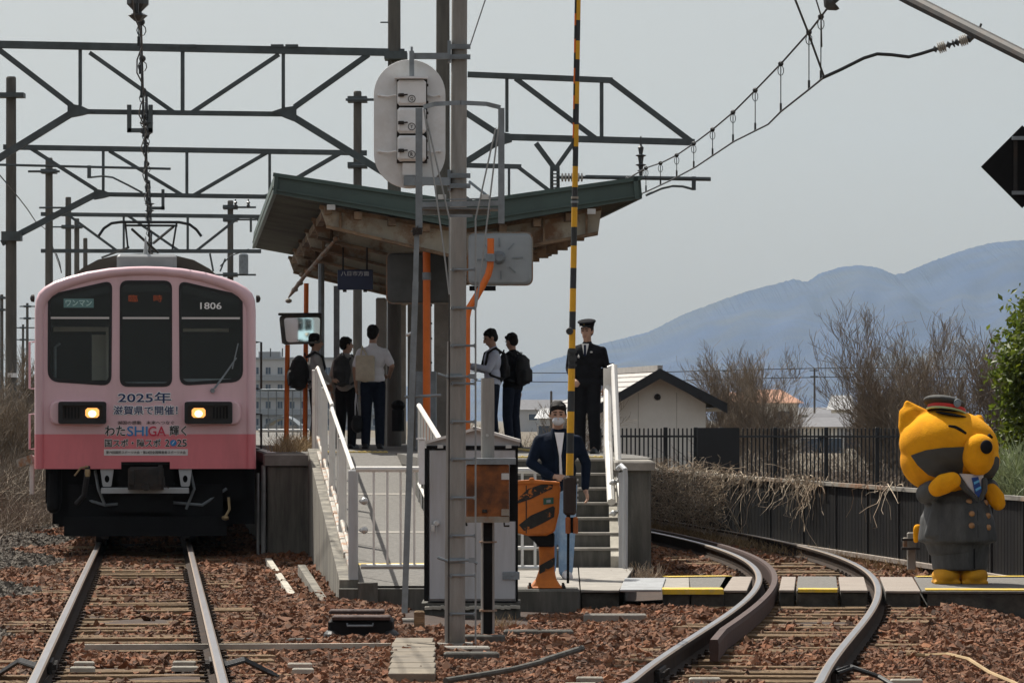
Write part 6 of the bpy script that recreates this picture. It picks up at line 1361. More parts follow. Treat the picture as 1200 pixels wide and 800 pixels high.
# left student, facing along the platform to the right
r, k = person('dark haired student in grey blazer facing right, wearing a big black backpack', 370, 62, PZ, 1.66, 100, 'blazer', 'blackcloth', arms=dict(R=((-.22, -.06, 1.14), (-.17, -.2, 1.02), (.3, -1, .2), (.6, 0, -1)), L=((.22, -.04, 1.13), (.18, -.16, .95), (-.2, -.8, -.4), (-1, 0, -.3))), head=(4, 0))
backpack(r, k, 'bulging black backpack on the student by the mirror', M['pack'], .16, .27, .14, 1.14)
r, k = person('student in grey hoodie and black trousers seen from behind, charcoal backpack on', 406, 62.5, PZ, 1.62, 160, 'hood', 'blackcloth', head=(2, -45), legr=1.08)
backpack(r, k, 'charcoal backpack on the hooded student in the middle', M['packgrey'], .15, .25, .08, 1.2)
f = MB(); f.ell((0, .085*k, 1.43*k), (.12*k, .055*k, .055*k)); o_ = part('hood', f, M['hood'], r, local=True, smooth=True)
r, k = person('tall passenger in white T-shirt and dark jeans seen from behind', 437, 62, PZ, 1.78, 178, 'tee', 'denimdark', short=True, hem=.9,
  arms=dict(L=((.25, .05, 1.12), (.24, -.02, .9), (-.02, -.1, -1), (-1, 0, 0)), R=((-.27, .04, 1.16), (-.22, -.16, 1.02), (.5, -1, .1), (.4, 0, -1))), head=(6, -12))
def pc(b): b.chbox((.10*k, .155*k, 1.13*k), (.27*k, .05*k, .36*k), .015); b.ell((.10*k, .16*k, 1.06*k), (.13*k, .045*k, .13*k))
tb = local_blob('tote_bag', 'beige canvas tote bag hanging from the white shirted passenger shoulder', 'tote bag', r, pc, M['canvas'], .011)
for q in (0, 1): b = MB(); b.chain([((.06+.1*q)*k, (.16-.01*q)*k, 1.28*k), ((.12+.03*q)*k, .12*k, 1.39*k), (.15*k, .02*k, 1.435*k), ((.14-.02*q)*k, -.1*k, 1.36*k)], [.012*k]*4, 8); addp(tb, r, 'strap', b, M['canvas'])
def pc(b): b.chbox((.22*k, -.02*k, .37*k), (.12*k, .3*k, .2*k), .02); b.ell((.22*k, -.02*k, .34*k), (.09*k, .17*k, .12*k))
hb = local_blob('hand_bag', 'black bag on long pale handles between the two passengers', 'bag', r, pc, M['pack'], .012)
for s in (-.05, .06): b = MB(); b.tube([(.22*k+s*.4*k, s*k, .46*k), (.235*k+s*.2*k, s*.6*k, .65*k), (.235*k, -.03*k, .82*k)], .009*k, 6); addp(hb, r, 'handle', b, M['tee'])
# pair with a phone
r2_, k2 = person('man in black jacket half hidden behind the phone user, hand on hip', 600, 63.6, PZ, 1.70, -125, 'blackcloth', 'denimdark',
  arms=dict(L=((.33, .05, 1.14), (.24, -.1, .93), (-.6, -.8, .1), (-.3, .3, -1)),), head=(12, -10), wide=1.08)
backpack(r2_, k2, 'black backpack on the man with his hand on his hip', M['pack'], .15, .24, .09, 1.17)
r3, k3 = person('man in pale blue shirt looking down at the phone he holds', 577, 62, PZ, 1.73, -78, 'paleshirt', 'denimdark',
  arms=dict(L=((.20, -.1, 1.14), (.10, -.32, 1.2), (-.2, -1, .25), (-.8, 0, .6)), R=((-.2, -.08, 1.14), (-.07, -.33, 1.18), (.1, -1, .35), (.5, 0, .8))), head=(20, 0))
Mx = WM[r3.name]; c = Mx@Vector((.02, -.44*k3, 1.26*k3)); b = MB(); b.box(c, (.15, .075, .012), M=(Mx.to_3x3()@Euler((math.radians(-40), 0, math.radians(90))).to_matrix())); single('smartphone', b, M['phone'], 'dark phone held out by the man in pale blue shirt', 'phone', c)
backpack(r3, k3, 'slim black backpack worn over the pale blue shirt', M['pack'], .12, .2, .055, 1.2)
# conductor
r4, k4 = person('uniformed railwayman in black suit and peaked cap behind the barrier arm', 688, 53, PZ, 1.63, -14, 'blackcloth', 'blackcloth', cap=True, hairs=True,
  arms=dict(L=((.25, .06, 1.12), (.235, .0, .9), (-.05, .1, -1), (-1, .1, 0)), R=((-.24, .0, 1.12), (-.16, -.16, .98), (.6, -.6, -.5), (.3, .6, -.8))), wide=1.22, legr=1.12, head=(4, -6))
f = MB(); f.prism([Vector((x, -.122, z))*k4 for x, z in ((-.045, 1.44), (.045, 1.44), (.008, 1.25), (-.008, 1.25))], (0, .03, 0)); part('shirt_front', f, M['whiteprint'], r4, local=True)
f = MB(); f.prism([Vector((x, -.128, z))*k4 for x, z in ((-.014, 1.425), (.014, 1.425), (.016, 1.28), (-.016, 1.28))], (0, .01, 0)); part('necktie', f, M['navycloth'], r4, local=True)
f = MB(); f.ell(Vector((-.085, -.122, 1.27))*k4, (.014, .006, .018), None, 8, 6); f.ell(Vector((.085, -.122, 1.33))*k4, (.018, .006, .012), None, 8, 6); part('breast_badge', f, M['galvlight'], r4, local=True)
c = P(709, 452, 54.15); b = MB(); b.prism([P(704, 437, 54.15), P(709, 432, 54.15), P(713, 458, 54.15), P(705, 466, 54.15)], (0, .03, 0)); single('paper_folder', b, M['paper'], 'grey folder tucked behind the railwayman elbow', 'folder', c)
# masked man coming off the steps
r5, k5 = person('masked man in navy jacket and faded jeans walking off the steps', 654, 41.8, 0.0, 1.72, 6, 'jacket', 'jeans', 'sneaker', mask=True, jacket_open='tee', hem=.84, wide=1.1, legr=1.12,
  arms=dict(R=((-.27, -.02, 1.13), (-.08, -.2, 1.0), (.95, -.3, .05), (.1, .4, -1)), L=((.28, .03, 1.13), (.265, -.02, .88), (.25, -.25, -1), (-1, -.1, 0))),
  legs=dict(L=((.085, 0, .9), (.085, -.03, .48), (.075, .0, .075)), R=((-.085, 0, .9), (-.085, .02, .48), (-.08, .1, .085))), head=(8, -6))

# ---------------------------------------------------------------- person in an animal costume
M.update(
 plush=mat('orange_plush', (0.78, 0.345, 0.012), .95, var=.1, scale=6, bump=.5, fine=70, c2=(.62, .25, .01), amt=.7, spec=.1),
 plushdark=mat('charcoal_plush', (0.075, .075, .072), .95, var=.15, scale=6, bump=.5, fine=220, spec=.1),
 coat=mat('charcoal_uniform', (0.07, .072, .072), .7, var=.3, scale=4, bump=.5, fine=18, c2=(.03, .031, .032), amt=.7, stretch=(2.5, 2.5, .7)),
 shoeyel=mat('mustard_boot', (0.62, .29, .012), .8, var=.12, scale=8, bump=.3), button=mat('brass_button', (.36, .2, .1), .35, .6, bump=0),
 tieblue=mat('blue_tie', (.015, .06, .3), .6, var=.1, bump=.05), tiestripe=mat('tie_stripe', (.12, .42, .75), .6, bump=0), shirt=mat('white_shirt', (.74, .74, .8), .8, var=.05, bump=.1),
 capcloth=mat('cap_charcoal', (.045, .045, .042), .8, var=.15, bump=.3), capred=mat('cap_band_red', (.55, .03, .02), .6, bump=0), capgreen=mat('cap_cord', (.4, .5, .25), .5, bump=0),
)
DM_ = 40.6; U = DM_/F
fox = thing('person', 'person in round headed orange animal costume with charcoal railway uniform', 'person', (P(1122, 0, DM_).x, DM_, 0.004))
def q(px, py, y=0.0): return Vector(((px-1122)*U, y, EYE-(py-HZ)*U-.004))
# body under the uniform: one continuous figure
b = MB()
b.ell(q(1122, 608), (.27, .22, .33)); b.ell(q(1122, 648), (.2, .18, .2))
HC = q(1112, 522); HR = (.475, .44, .345); H2 = q(1095, 540, .02); R2 = (.325, .38, .29); RH = Matrix.Rotation(math.radians(6), 3, 'Y')
b.ell(HC, HR, RH, 40, 26); b.cap(q(1115, 560), q(1118, 600), .2, .22)
b.ell(H2, R2, RH, 40, 26); b.ell(q(1145, 540, .0), (.215, .36, .2), None, 30, 20)
# ears
b.chain([q(1078, 508, .02), q(1067, 488, .03), q(1063.5, 473, .04)], [.15, .105, .035]); b.chain([q(1070, 515, .02), q(1063, 500, .03), q(1060, 484, .04)], [.11, .085, .055]); b.chain([q(1088, 494, .02), q(1075, 484, .03), q(1067, 476, .04)], [.1, .075, .045])
b.chain([q(1142, 502, .05), q(1147, 493, .06), q(1150, 489, .06)], [.09, .06, .028])
# tail
b.chain([q(1078, 620, .2), q(1076, 634, .24)], [.05, .03])
for s, x in ((-1, 1108), (1, 1140)): b.cap(q(x, 660), q(x, 676), .11, .11)
blob('body', b, M['plush'], fox, .014, 9)
for pts_, rr_ in (([q(1094, 571, -.34), q(1101, 566, -.42), q(1110, 562, -.45)], [.085, .1, .085]), ([q(1160, 574, -.10), q(1165, 583, -.13), q(1168, 589, -.13)], [.075, .088, .072])):
    b = MB(); b.chain(pts_, rr_); m_ = pts_[1]
    for dx_, dz_ in ((.055, .05), (.085, .01), (.075, -.035)): b.ell(pts_[2]+Vector((dx_*.45 if rr_[1] > .09 else 0, -.03, dz_*.6 if rr_[1] > .09 else -abs(dx_)*.3)), (.045, .05, .04))
    blob('paw', b, M['plush'], fox, .011, 4)
# muzzle
MZ = q(1141, 533, -.36); b = MB(); b.ell(MZ, (.16, .2, .19), Matrix.Rotation(math.radians(-8), 3, 'Y')); b.ell(q(1142, 525, -.40), (.15, .16, .14)); blob('muzzle', b, M['plush'], fox, .012, 4)
b = MB(); b.ell(q(1148.5, 523, -.55), (.062, .035, .066), Matrix.Rotation(math.radians(20), 3, 'Z'), 20, 14); part('nose', b, M['blackcloth'], fox, local=True, smooth=True)
# charcoal cheek panels: patches lifted off the head surface
def headpt(px, py, lift=.006):
    p = q(px, py); best = None
    for c, R_, r_ in ((HC, RH, HR), (H2, RH, R2), (q(1145, 540, .0), Matrix.Identity(3), (.215, .36, .2))):
        o = R_.transposed()@(Vector((p.x, 0, p.z))-Vector((c.x, 0, c.z)))
        d = 1-(o.x/r_[0])**2-(o.z/r_[2])**2
        if d > 0:
            y = c.y-r_[1]*math.sqrt(d)
            if best is None or y < best: best = y
    return Vector((p.x, (best if best is not None else 0)-lift, p.z))
def patch(pts, nm, m, lift=.007, n=18):
    """curved panel following the head inside a pixel outline (pts given as upper and lower edge lists)"""
    up, lo = pts; b = MB(); vs = []; rows = 10
    xs = np.linspace(up[0][0], up[-1][0], n+1)
    for x in xs:
        yu = np.interp(x, [a[0] for a in up], [a[1] for a in up]); yl = np.interp(x, [a[0] for a in lo], [a[1] for a in lo])
        for j in range(rows+1): vs.append(headpt(x, yu+(yl-yu)*j/rows, lift))
    b.add(vs, [(i*(rows+1)+j, (i+1)*(rows+1)+j, (i+1)*(rows+1)+j+1, i*(rows+1)+j+1) for i in range(n) for j in range(rows)])
    part(nm, b, m, fox, local=True, smooth=True)
patch(([(1065, 533), (1080, 527), (1100, 524), (1124, 523)], [(1065, 534), (1072, 545), (1084, 556), (1100, 561), (1124, 562)]), 'cheek_patch', M['plushdark'])
patch(([(1146, 562), (1154, 548), (1160, 536), (1165, 534), (1169, 537)], [(1146, 566), (1154, 567), (1160, 564), (1165, 558), (1169, 550)]), 'cheek_patch', M['plushdark'])
def facecap(pts, r, nm, m): b = MB(); b.chain([headpt(*p, .0) for p in pts], r, 10); part(nm, b, m, fox, local=True, smooth=True)
facecap([(1108, 499), (1114, 500), (1120, 503), (1126, 507)], [.012, .016, .017, .013], 'closed_eye', M['blackcloth'])
facecap([(1153, 513), (1156, 510), (1159, 512)], [.014, .018, .013], 'closed_eye', M['blackcloth'])
# coat
b = MB(); b.ell(q(1121, 592), (.31, .27, .2)); b.ell(q(1121, 612), (.355, .30, .22)); b.chain([q(1121, 600), q(1122, 624)], [.30, .34], 24); 
prof_ = [(-.02, .30), (0, .375), (.05, .372), (.2, .352), (.36, .30), (.46, .2)]; b.lathe(q(1122, 634), (0, 0, 1), prof_, 40)
b.chain([q(1092, 578, -.02), q(1084, 578, -.14), q(1090, 573, -.24)], [.11, .105, .1]); b.chain([q(1150, 572, -.02), q(1158, 572, -.05)], [.1, .1])
for i in range(7): x = 1084+i*4+random.uniform(-1, 1); b.cap(q(x+8, 588+i*2, -.23), q(x-1, 626, -.275), .022, .036)
coat = blob('coat', b, M['coat'], fox, .014, 3)
b = MB(); b.lathe(q(1125, 667), (0, 0, 1), [(-.005, .20), (0, .262), (.08, .27), (.2, .285), (.33, .25)], 36); blob('trousers', b, M['coat'], fox, .014, 2)
b = MB(); b.cap(q(1138.5, 664, -.262), q(1138, 642, -.27), .008, .006, 6); part('trouser_seam', b, M['blackcloth'], fox, local=True)
for x in (1108, 1140):
    b = MB(); b.ell(q(x, 674, -.06), (.138, .2, .095)); b.box(q(x, 681.5, -.05), (.25, .36, .035)); f_ = MB(); blob('boot', b, M['shoeyel'], fox, .012, 3)
# shirt, tie, buttons, lapels
def coatpt(px, py, y): return q(px, py, y)
b = MB(); b.prism([q(1120, 554, -.34), q(1148, 556, -.34), q(1147, 571, -.335), q(1142, 581, -.315), q(1131, 570, -.335)], (0, .2, 0)); part('shirt_front', b, M['shirt'], fox, local=True)
tie = None
b = MB(); b.prism([q(1134, 559, -.37), q(1141.5, 558, -.37), q(1146, 575, -.35), q(1143, 582, -.335), q(1138, 577, -.345)], (0, .04, 0)); tie = part('necktie', b, M['tieblue'], fox, local=True)
for p_ in (((1136, 564), (1142.5, 561), (1143, 563.5), (1136.8, 566.8)), ((1138, 572), (1144.3, 568.5), (1145, 571), (1138.6, 574.8))):
    b = MB(); b.prism([q(*a, -.378) for a in p_], (0, .01, 0)); part('tie_stripe', b, M['tiestripe'], tie, local=True)
for pts in ([(1118, 558), (1126, 571), (1137, 581), (1142, 585)], [(1149, 562), (1149, 573), (1145, 583)]):
    b = MB(); b.chain([q(*a, -.335-.0*i) for i, a in enumerate(pts)], [.03, .03, .022, .012][:len(pts)], 10); part('lapel', b, M['coat'], fox, local=True, smooth=True)
def surf(px, py):
    ok, loc, nrm, idx = coat.ray_cast(q(px, py, -3), Vector((0, 1, 0))); return loc if ok else q(px, py, -.33)
for px, py in ((1132, 587), (1134.5, 601), (1134, 614.5), (1153, 588.5), (1154.5, 603.5), (1154.5, 617)):
    b = MB(); p = surf(px, py); b.lathe(p+Vector((0, .004, 0)), (0, -1, 0), [(0, .03), (.008, .031), (.016, .024), (.018, .012)], 14); part('button', b, M['button'], fox, local=True, smooth=True)
b = MB(); b.chain([surf(1141.5, y)+Vector((0, .004, 0)) for y in (588, 598, 608, 618, 628)], [.005]*5, 6); part('coat_seam', b, M['blackcloth'], fox, local=True)
# cap
CR = Matrix.Rotation(math.radians(9), 3, 'Y')@Matrix.Rotation(math.radians(-12), 3, 'X')
b = MB(); b.ell(q(1106, 472, -.04), (.205, .2, .062), CR); b.ell(q(1108, 477, -.04), (.165, .17, .07), CR); cp_ = blob('cap', b, M['capcloth'], fox, .011, 3)
b = MB(); n_ = 40
for rr_, zz, nm, m_ in ((.182, 480.2, 'cap_band', 'capred'),):
    b = MB(); vs = []
    for i in range(n_):
        a = 2*math.pi*i/n_; c_ = q(1108.5, zz, -.045)
        for dz in (-.028, .024): vs.append(c_+CR@Vector((rr_*math.cos(a), rr_*math.sin(a)*1.02, dz)))
    b.add(vs, [(2*i, 2*((i+1) % n_), 2*((i+1) % n_)+1, 2*i+1) for i in range(n_)]); part(nm, b, M[m_], fox, local=True, smooth=True)
b = MB(); pts = [q(1108.5, 481.5, -.045)+CR@Vector((.188*math.cos(a), .192*math.sin(a), -.012)) for a in np.linspace(math.pi*1.05, math.pi*1.95, 16)]; b.chain(pts, [.011]*16, 8); part('cap_cord', b, M['capgreen'], fox, local=True, smooth=True)
b = MB(); b.ell(q(1112, 485.5, -.2), (.15, .1, .014), CR@Matrix.Rotation(math.radians(16), 3, 'X')); part('cap_peak', b, M['blackcloth'], fox, local=True, smooth=True)
b = MB(); c_ = q(1119, 472.5, -.225); b.ell(c_, (.03, .012, .034), CR, 14, 10); ring_ = [c_+CR@Vector((.031*math.cos(t), -.006, .036*math.sin(t))) for t in np.linspace(0, 6.283, 20)]; b.tube(ring_, .006, 6); part('cap_badge', b, M['galv'], fox, local=True, smooth=True)
# ---------------------------------------------------------------- black wall, picket fence, hut, vegetation, distance
def wall_pt(D):   # ground line of the black wall
    return Vector((np.interp(D, [40, 43, 46, 50, 58, 68, 80], [5.55, 5.16, 4.8, 4.3, 3.25, 2.25, 1.5]), D, 0))
bw = thing('boundary_wall', 'low wall of black sheet panels curving along the right hand track', 'wall', wall_pt(43)+Vector((0, 0, -.1)))
ds = [39.0, 40.4, 41.7, 43.0, 44.4, 45.8, 47.3, 48.9, 50.6, 52.4, 54.4, 56.6, 59, 61.5, 64.2, 67, 70, 73.5, 77]
for i in range(len(ds)-1):
    a = wall_pt(ds[i]) if ds[i] >= 40 else wall_pt(40)+Vector((.15, -1, 0)); c = wall_pt(ds[i+1]); d = (c-a).normalized(); n_ = Vector((-d.y, d.x, 0))
    k = MB(); m_ = 10
    for j in range(m_):                               # folded sheet: shallow ribs
        p0 = a+(c-a)*(j/m_+.004); p1 = a+(c-a)*((j+.93)/m_); k.prism([p0+Vector((0, 0, -.25)), p1+Vector((0, 0, -.25)), p1+Vector((0, 0, .74)), p0+Vector((0, 0, .74))], n_*(-.03 if j % 2 else -.022))
    part('panel', k, M['wallblk'], bw)
    k = MB(); k.beam(a+Vector((0, 0, -.25)), a+Vector((0, 0, .76)), .035, .05); part('panel_post', k, M['fence'], bw)
    k = MB(); k.beam(a+Vector((0, 0, .76)), c+Vector((0, 0, .76)), .045, .07); part('coping', k, M['rustedge'] if i % 3 else M['conc'], bw)
    k = MB(); k.beam(a+Vector((-.05, -.05, -.06)), c+Vector((-.05, -.05, -.06)), .05, .07); part('base_kerb', k, M['plank'], bw)
pf = thing('picket_fence', 'tall black picket fence standing behind the black wall and hut', 'fence', (P(950, 0, 86).x, 86, -.3))
def fpt(x): D = np.interp(x, [690, 1250], [84, 92]); return D
x = 694.0; i = 0; pm = None
while x < 1215:
    D = fpt(x); thick = i % 13 == 4 or (814 < x < 818); zt = P(x, 501.5 if not thick else 501, D).z
    k = MB(); 
    if pm is None:
        k.chbox((0, 0, -.2), (.031, .028, 1.6), .004); pm = bpy.data.meshes.new('picket'); pm.from_pydata(k.v, [], k.f); fix_normals(pm); pm.materials.append(M['fence'])
        k = MB(); k.chbox((0, 0, -.2), (.085, .07, 1.62), .006); pm2 = bpy.data.meshes.new('post'); pm2.from_pydata(k.v, [], k.f); fix_normals(pm2); pm2.materials.append(M['fence'])
    o = bpy.data.objects.new('post' if thick else 'picket', pm2 if thick else pm); COL.objects.link(o); o.parent = pf
    o.location = Vector((P(x, 0, D).x, D, zt-.6))-pf.location; x += 5.05 if x < 880 else 4.6; i += 1
k = MB(); k.beam(P(694, 511, fpt(694)), P(1215, 511.5, fpt(1215)), .04, .05); part('rail', k, M['fence'], pf)
k = MB(); k.beam(P(694, 578, fpt(694)), P(1215, 576, fpt(1215)), .04, .05); part('rail', k, M['fence'], pf)
k = MB(); D = 84.5; k.prism([P(817, 501, D), P(866, 501, D), P(866, 580, D), P(817, 580, D)], (0, .05, 0)); part('solid_panel', k, M['fence'], pf)
# hut
DHs = 112.0
ap = P(773.5, 440, DHs); hutx = (P(725, 0, DHs).x, P(827, 0, DHs).x)
hut = thing('hut', 'small cream gabled hut with black bargeboards and grey tiled roof', 'hut', (ap.x, DHs, -.2))
hd = Vector((-.16, 1, 0)); HL = 6.0
k = MB(); k.prism([Vector((hutx[0], DHs, -.3)), Vector((hutx[1], DHs, -.3)), Vector((hutx[1], DHs, P(0, 473, DHs).z)), Vector((ap.x, DHs, ap.z-.02)), Vector((hutx[0], DHs, P(0, 471, DHs).z))], hd*HL); part('wall', k, M['cream'], hut)
eL = P(702, 478.5, DHs-.6); eR = P(851, 477, DHs-.6); apx = P(773.5, 436, DHs-.6)
def slope(e, side):
    n = 7; d = (e-apx)
    for i in range(n):
        a = apx+d*(i/n)+Vector((0, 0, .03)); c = apx+d*((i+1.12)/n)+Vector((0, 0, .065))
        k = MB(); k.prism([a, c, c+Vector((0, 0, -.06)), a+Vector((0, 0, -.03))], hd*(HL+1.0)); part('roof_course', k, M['tile'], hut)
slope(eL, -1); slope(eR, 1)
k = MB(); k.prism([apx+Vector((0, -.03, .10)), eL+Vector((-.03, -.03, .1)), eL+Vector((-.03, -.03, -.16)), apx+Vector((0, -.03, -.17))], (0, .08, 0)); k.prism([apx+Vector((0, -.03, .10)), eR+Vector((.03, -.03, .1)), eR+Vector((.03, -.03, -.16)), apx+Vector((0, -.03, -.17))], (0, .08, 0)); part('bargeboard', k, M['bargeboard'], hut)
k = MB(); k.beam(apx+Vector((0, 0, .1)), apx+hd*(HL+1)+Vector((0, 0, .1)), .16, .14); part('ridge_tile', k, M['tile'], hut)
k = MB(); k.box(apx+hd*(HL+1)+Vector((0, 0, .18)), (.16, .1, .3)); part('ridge_end', k, M['bargeboard'], hut)
k = MB(); k.lathe(P(770.5, 465, DHs-.02), (0, -1, 0), [(0, .085), (.03, .085), (.035, .06), (.02, .055), (.02, .001)], 16); part('round_vent', k, M['dark'], hut)
for px_ in (748, 793): k = MB(); k.beam(P(px_, 460, DHs-.004), P(px_, 560, DHs-.004), .012, .008); part('wall_joint', k, M['conclight'], hut)
k = MB(); e_ = P(832, 484, DHs); k.bx(hutx[1], hutx[1]+.42, DHs+.02, DHs+HL, P(0, 482, DHs).z, P(0, 478, DHs).z); part('soffit', k, M['cabtan'], hut)

# ---- bare trees: tapered trunk with limbs and a crown of fine branches
def bare_tree(name, label, px, D, zt_px, spread, seed, n_main=5, rbase=.09, lean=0.0, dens=1.0, twig=.012, zg=-.4, m='bark', cat='tree', group=None):
    r = random.Random(seed); base = Vector((P(px, 0, D).x, D, zg)); Ht = P(0, zt_px, D).z-zg
    o = thing(name, label, cat, base, 0, group); tr = MB(); br = MB()
    def branch(p, d, L, rad, lev):
        pts = [p]; rs = [rad]; n = 5 if lev < 2 else 4; q = p.copy(); dd = d.copy()
        for i in range(n):
            dd = (dd+Vector((r.gauss(0, .09), r.gauss(0, .09), r.gauss(.07, .07)))).normalized(); q = q+dd*(L/n); pts.append(q.copy()); rs.append(max(rad*(1-.75*(i+1)/n), twig*.45))
        (tr if lev == 0 else br).tube(pts, rs, 7 if lev == 0 else (4 if lev == 1 else 3), cap=False)
        if lev >= 4 or L < .35: return
        for i in range(1, n+1):
            for _ in range(max(1, int(round((2.2 if lev < 3 else 1.6)*dens)))):
                if r.random() < .18: continue
                side = Vector((r.gauss(0, 1), r.gauss(0, 1), r.gauss(.25, .5))).normalized(); nd = (dd*.85+side*.6).normalized()
                branch(pts[i], nd, L*r.uniform(.42, .68), max(rs[i]*.65, twig*.5), lev+1)
    for i in range(n_main):
        a = r.uniform(0, 6.28); t = r.uniform(.1, 1)*spread
        branch(base+Vector((r.gauss(0, .12*spread), r.gauss(0, .2), 0)), Vector((math.cos(a)*t*.45+lean, math.sin(a)*t*.3, 1)).normalized(), Ht*r.uniform(.42, .72), rbase*r.uniform(.5, 1), 0)
    top = max(v[2] for v in br.v+tr.v); f = Ht/(top-zg); fx_ = f**0.75
    for mb_ in (tr, br): mb_.v = [(base.x+(v[0]-base.x)*fx_, base.y+(v[1]-base.y)*fx_, zg+(v[2]-zg)*f) for v in mb_.v]
    part('trunk', tr, M[m], o, nofix=True); part('branches', br, M[m], o, nofix=True)
    return o
bare_tree('bare_tree', 'broad leafless tree thicket rising behind the costumed figure', 1075, 100, 342, 2.2, 11, 7, .10, dens=.74)
bare_tree('bare_tree', 'leafless multi stemmed tree right of the thicket against the hill', 1128, 97, 350, 1.8, 12, 6, .09, dens=.72)
bare_tree('bare_tree', 'slender leafless tree at the left edge of the thicket', 1030, 104, 402, 1.6, 13, 5, .08, dens=.7)
bare_tree('bare_tree', 'tall leafless tree at the right edge behind the evergreen', 1182, 95, 372, 1.5, 14, 4, .09, dens=.72)
bare_tree('bare_tree', 'sparse leafless tree standing clear right of the hut roof', 912, 118, 398, 2.0, 15, 6, .08, dens=.72)
bare_tree('bare_tree', 'leafless tree between hut gable and orange roofs', 872, 122, 396, 1.8, 16, 6, .07, dens=.8)
bare_tree('bare_tree', 'thin upright leafless tree just behind the hut ridge', 822, 124, 408, 1.3, 17, 5, .06, dens=.66)
bare_tree('bare_tree', 'small leafless tree showing over the tiled slope of the hut', 778, 126, 428, 1.2, 18, 4, .05, dens=.66)
bare_tree('bare_tree', 'scrubby leafless bush left of the railwayman', 660, 110, 462, 1.6, 19, 6, .05, dens=.9)
bare_tree('bare_tree', 'low grey bush beyond the platform between the passengers', 560, 120, 478, 1.2, 20, 5, .04, dens=.8)
bare_tree('bare_tree', 'tangled leafless tree behind the left number plate pole', 20, 96, 385, 1.6, 21, 6, .07, dens=.9)
bare_tree('bare_tree', 'leafless scrub tree pressed against the train left side', 38, 90, 425, 1.0, 22, 6, .05, dens=.9)
bare_tree('bare_tree', 'brown scrub at the far left edge of the view', -15, 88, 420, 1.6, 23, 6, .06, dens=.9)
# thickets of thin stems
def stems(name, label, cat, n, posf, hgt, m, seed, rad=.006, lean=.35, kind=None, curl=.25, seg=4, side=3):
    r = random.Random(seed); k = MB(); first = None
    for i in range(n):
        p = Vector(posf(r)); h = hgt*r.uniform(.45, 1.1); a = r.uniform(0, 6.28); d = Vector((math.cos(a)*lean*r.random(), math.sin(a)*lean*r.random(), 1)).normalized(); pts = [p.copy()]; q = p.copy()
        for j in range(seg):
            d = (d+Vector((r.gauss(0, curl), r.gauss(0, curl), r.gauss(-.05*j, .12)))).normalized(); q = q+d*h/seg; pts.append(q.copy())
        k.tube(pts, [rad*(1-.7*j/seg) for j in range(seg+1)], side, cap=False)
        first = first or p
    o = part(name, k, M[m], None, loc=first, nofix=True, kind=kind)
    return tag(o, label, cat)
# dry creeper heaped over the wall by the steps
def vine_pos(r): D = r.uniform(60, 84); p = wall_pt(min(D, 80)); return (p.x+r.uniform(-.35, .25)-(.2 if D > 70 else 0), D, r.uniform(-.1, .75))
stems('dry_creeper', 'pale tangled dry creeper heaped over the far end of the black wall', 'creeper', 5200, vine_pos, .5, 'vine', 31, .0055, 1.3, curl=.75, seg=5)
def hang_pos(c, s, n): 
    def f(r): D = c+r.gauss(0, s); p = wall_pt(D); return (p.x-.07+r.uniform(-.03, .01), D, r.uniform(.1, .8))
    return f
for i, (c, s, n, lab) in enumerate(((58.5, 2.0, 150, 'dense bunch of dead vine hanging over the wall near its far end'), (53.9, .55, 80, 'twisted dead vine hanging down the middle of the black wall'), (49.3, .4, 16, 'few bare vine strands trailing over the wall near the figure'))):
    r = random.Random(40+i); k = MB(); first = None
    for j in range(n):
        D = c+r.gauss(0, s); p = wall_pt(D)+Vector((-.06, -.02, .78+r.uniform(-.04, .08))); q = p.copy(); pts = [p]; d = Vector((r.gauss(-.2, .5), r.gauss(-.3, .5), -.6)).normalized(); L = abs(r.gauss(.2, .35))+.1
        for t in range(5): d = (d+Vector((r.gauss(-.02, .5), r.gauss(-.03, .8), r.gauss(-.25, .5)))).normalized(); q = q+d*L/5; q.x = min(q.x, wall_pt(q.y).x-.045); pts.append(q.copy())
        k.tube(pts, [.0065*(1-.12*t) for t in range(6)], 3, cap=False); first = first or p
    tag(part('dead_vine', k, M['vine'], None, loc=first, nofix=True), lab, 'vine')
stems('dry_grass', None, None, 2600, lambda r: (lambda D: (wall_pt(D).x-.18+r.gauss(0, .12), D, -.15))(r.uniform(47, 78)), .16, 'straw', 51, .004, .6, 'stuff')
stems('dry_grass', None, None, 2400, lambda r: (P(r.uniform(690, 1210), 0, 80).x, r.uniform(62, 84), -.35), .55, 'straw', 52, .007, .5, 'stuff')
stems('dry_grass', None, None, 1500, lambda r: (P(r.uniform(860, 1150), 0, 60).x, r.uniform(58, 75), -.3), .9, 'vine', 53, .007, .5, 'stuff')
stems('scrub', None, None, 1500, lambda r: (P(r.uniform(838, 1220), 0, 95).x, r.uniform(94, 112), -.4), 1.7, 'bark', 54, .011, .5, 'stuff', curl=.3, seg=5)
stems('scrub', None, None, 2600, lambda r: (P(r.uniform(-60, 46), 0, 80).x, r.uniform(68, 90), -.4), 1.5, 'bark', 55, .009, .55, 'stuff', curl=.3, seg=5)
stems('scrub', None, None, 2200, lambda r: (P(r.uniform(-60, 40), 0, 66).x, r.uniform(58, 72), -.3), .7, 'bark', 56, .006, .7, 'stuff', curl=.35)
stems('scrub', None, None, 900, lambda r: (P(r.uniform(545, 700), 0, 110).x, r.uniform(95, 120), -.4), 1.9, 'bark', 57, .011, .5, 'stuff', curl=.3, seg=5)
stems('dry_grass', None, None, 500, lambda r: (P(r.uniform(335, 372), 0, 60).x, r.uniform(55.5, 60), PZ), .28, 'straw', 58, .004, .6, 'stuff')
stems('dry_grass', None, None, 160, lambda r: (P(r.uniform(736, 775), 0, 44).x, r.uniform(43.2, 44.6), -.15), .26, 'vine', 59, .005, .7, 'stuff')
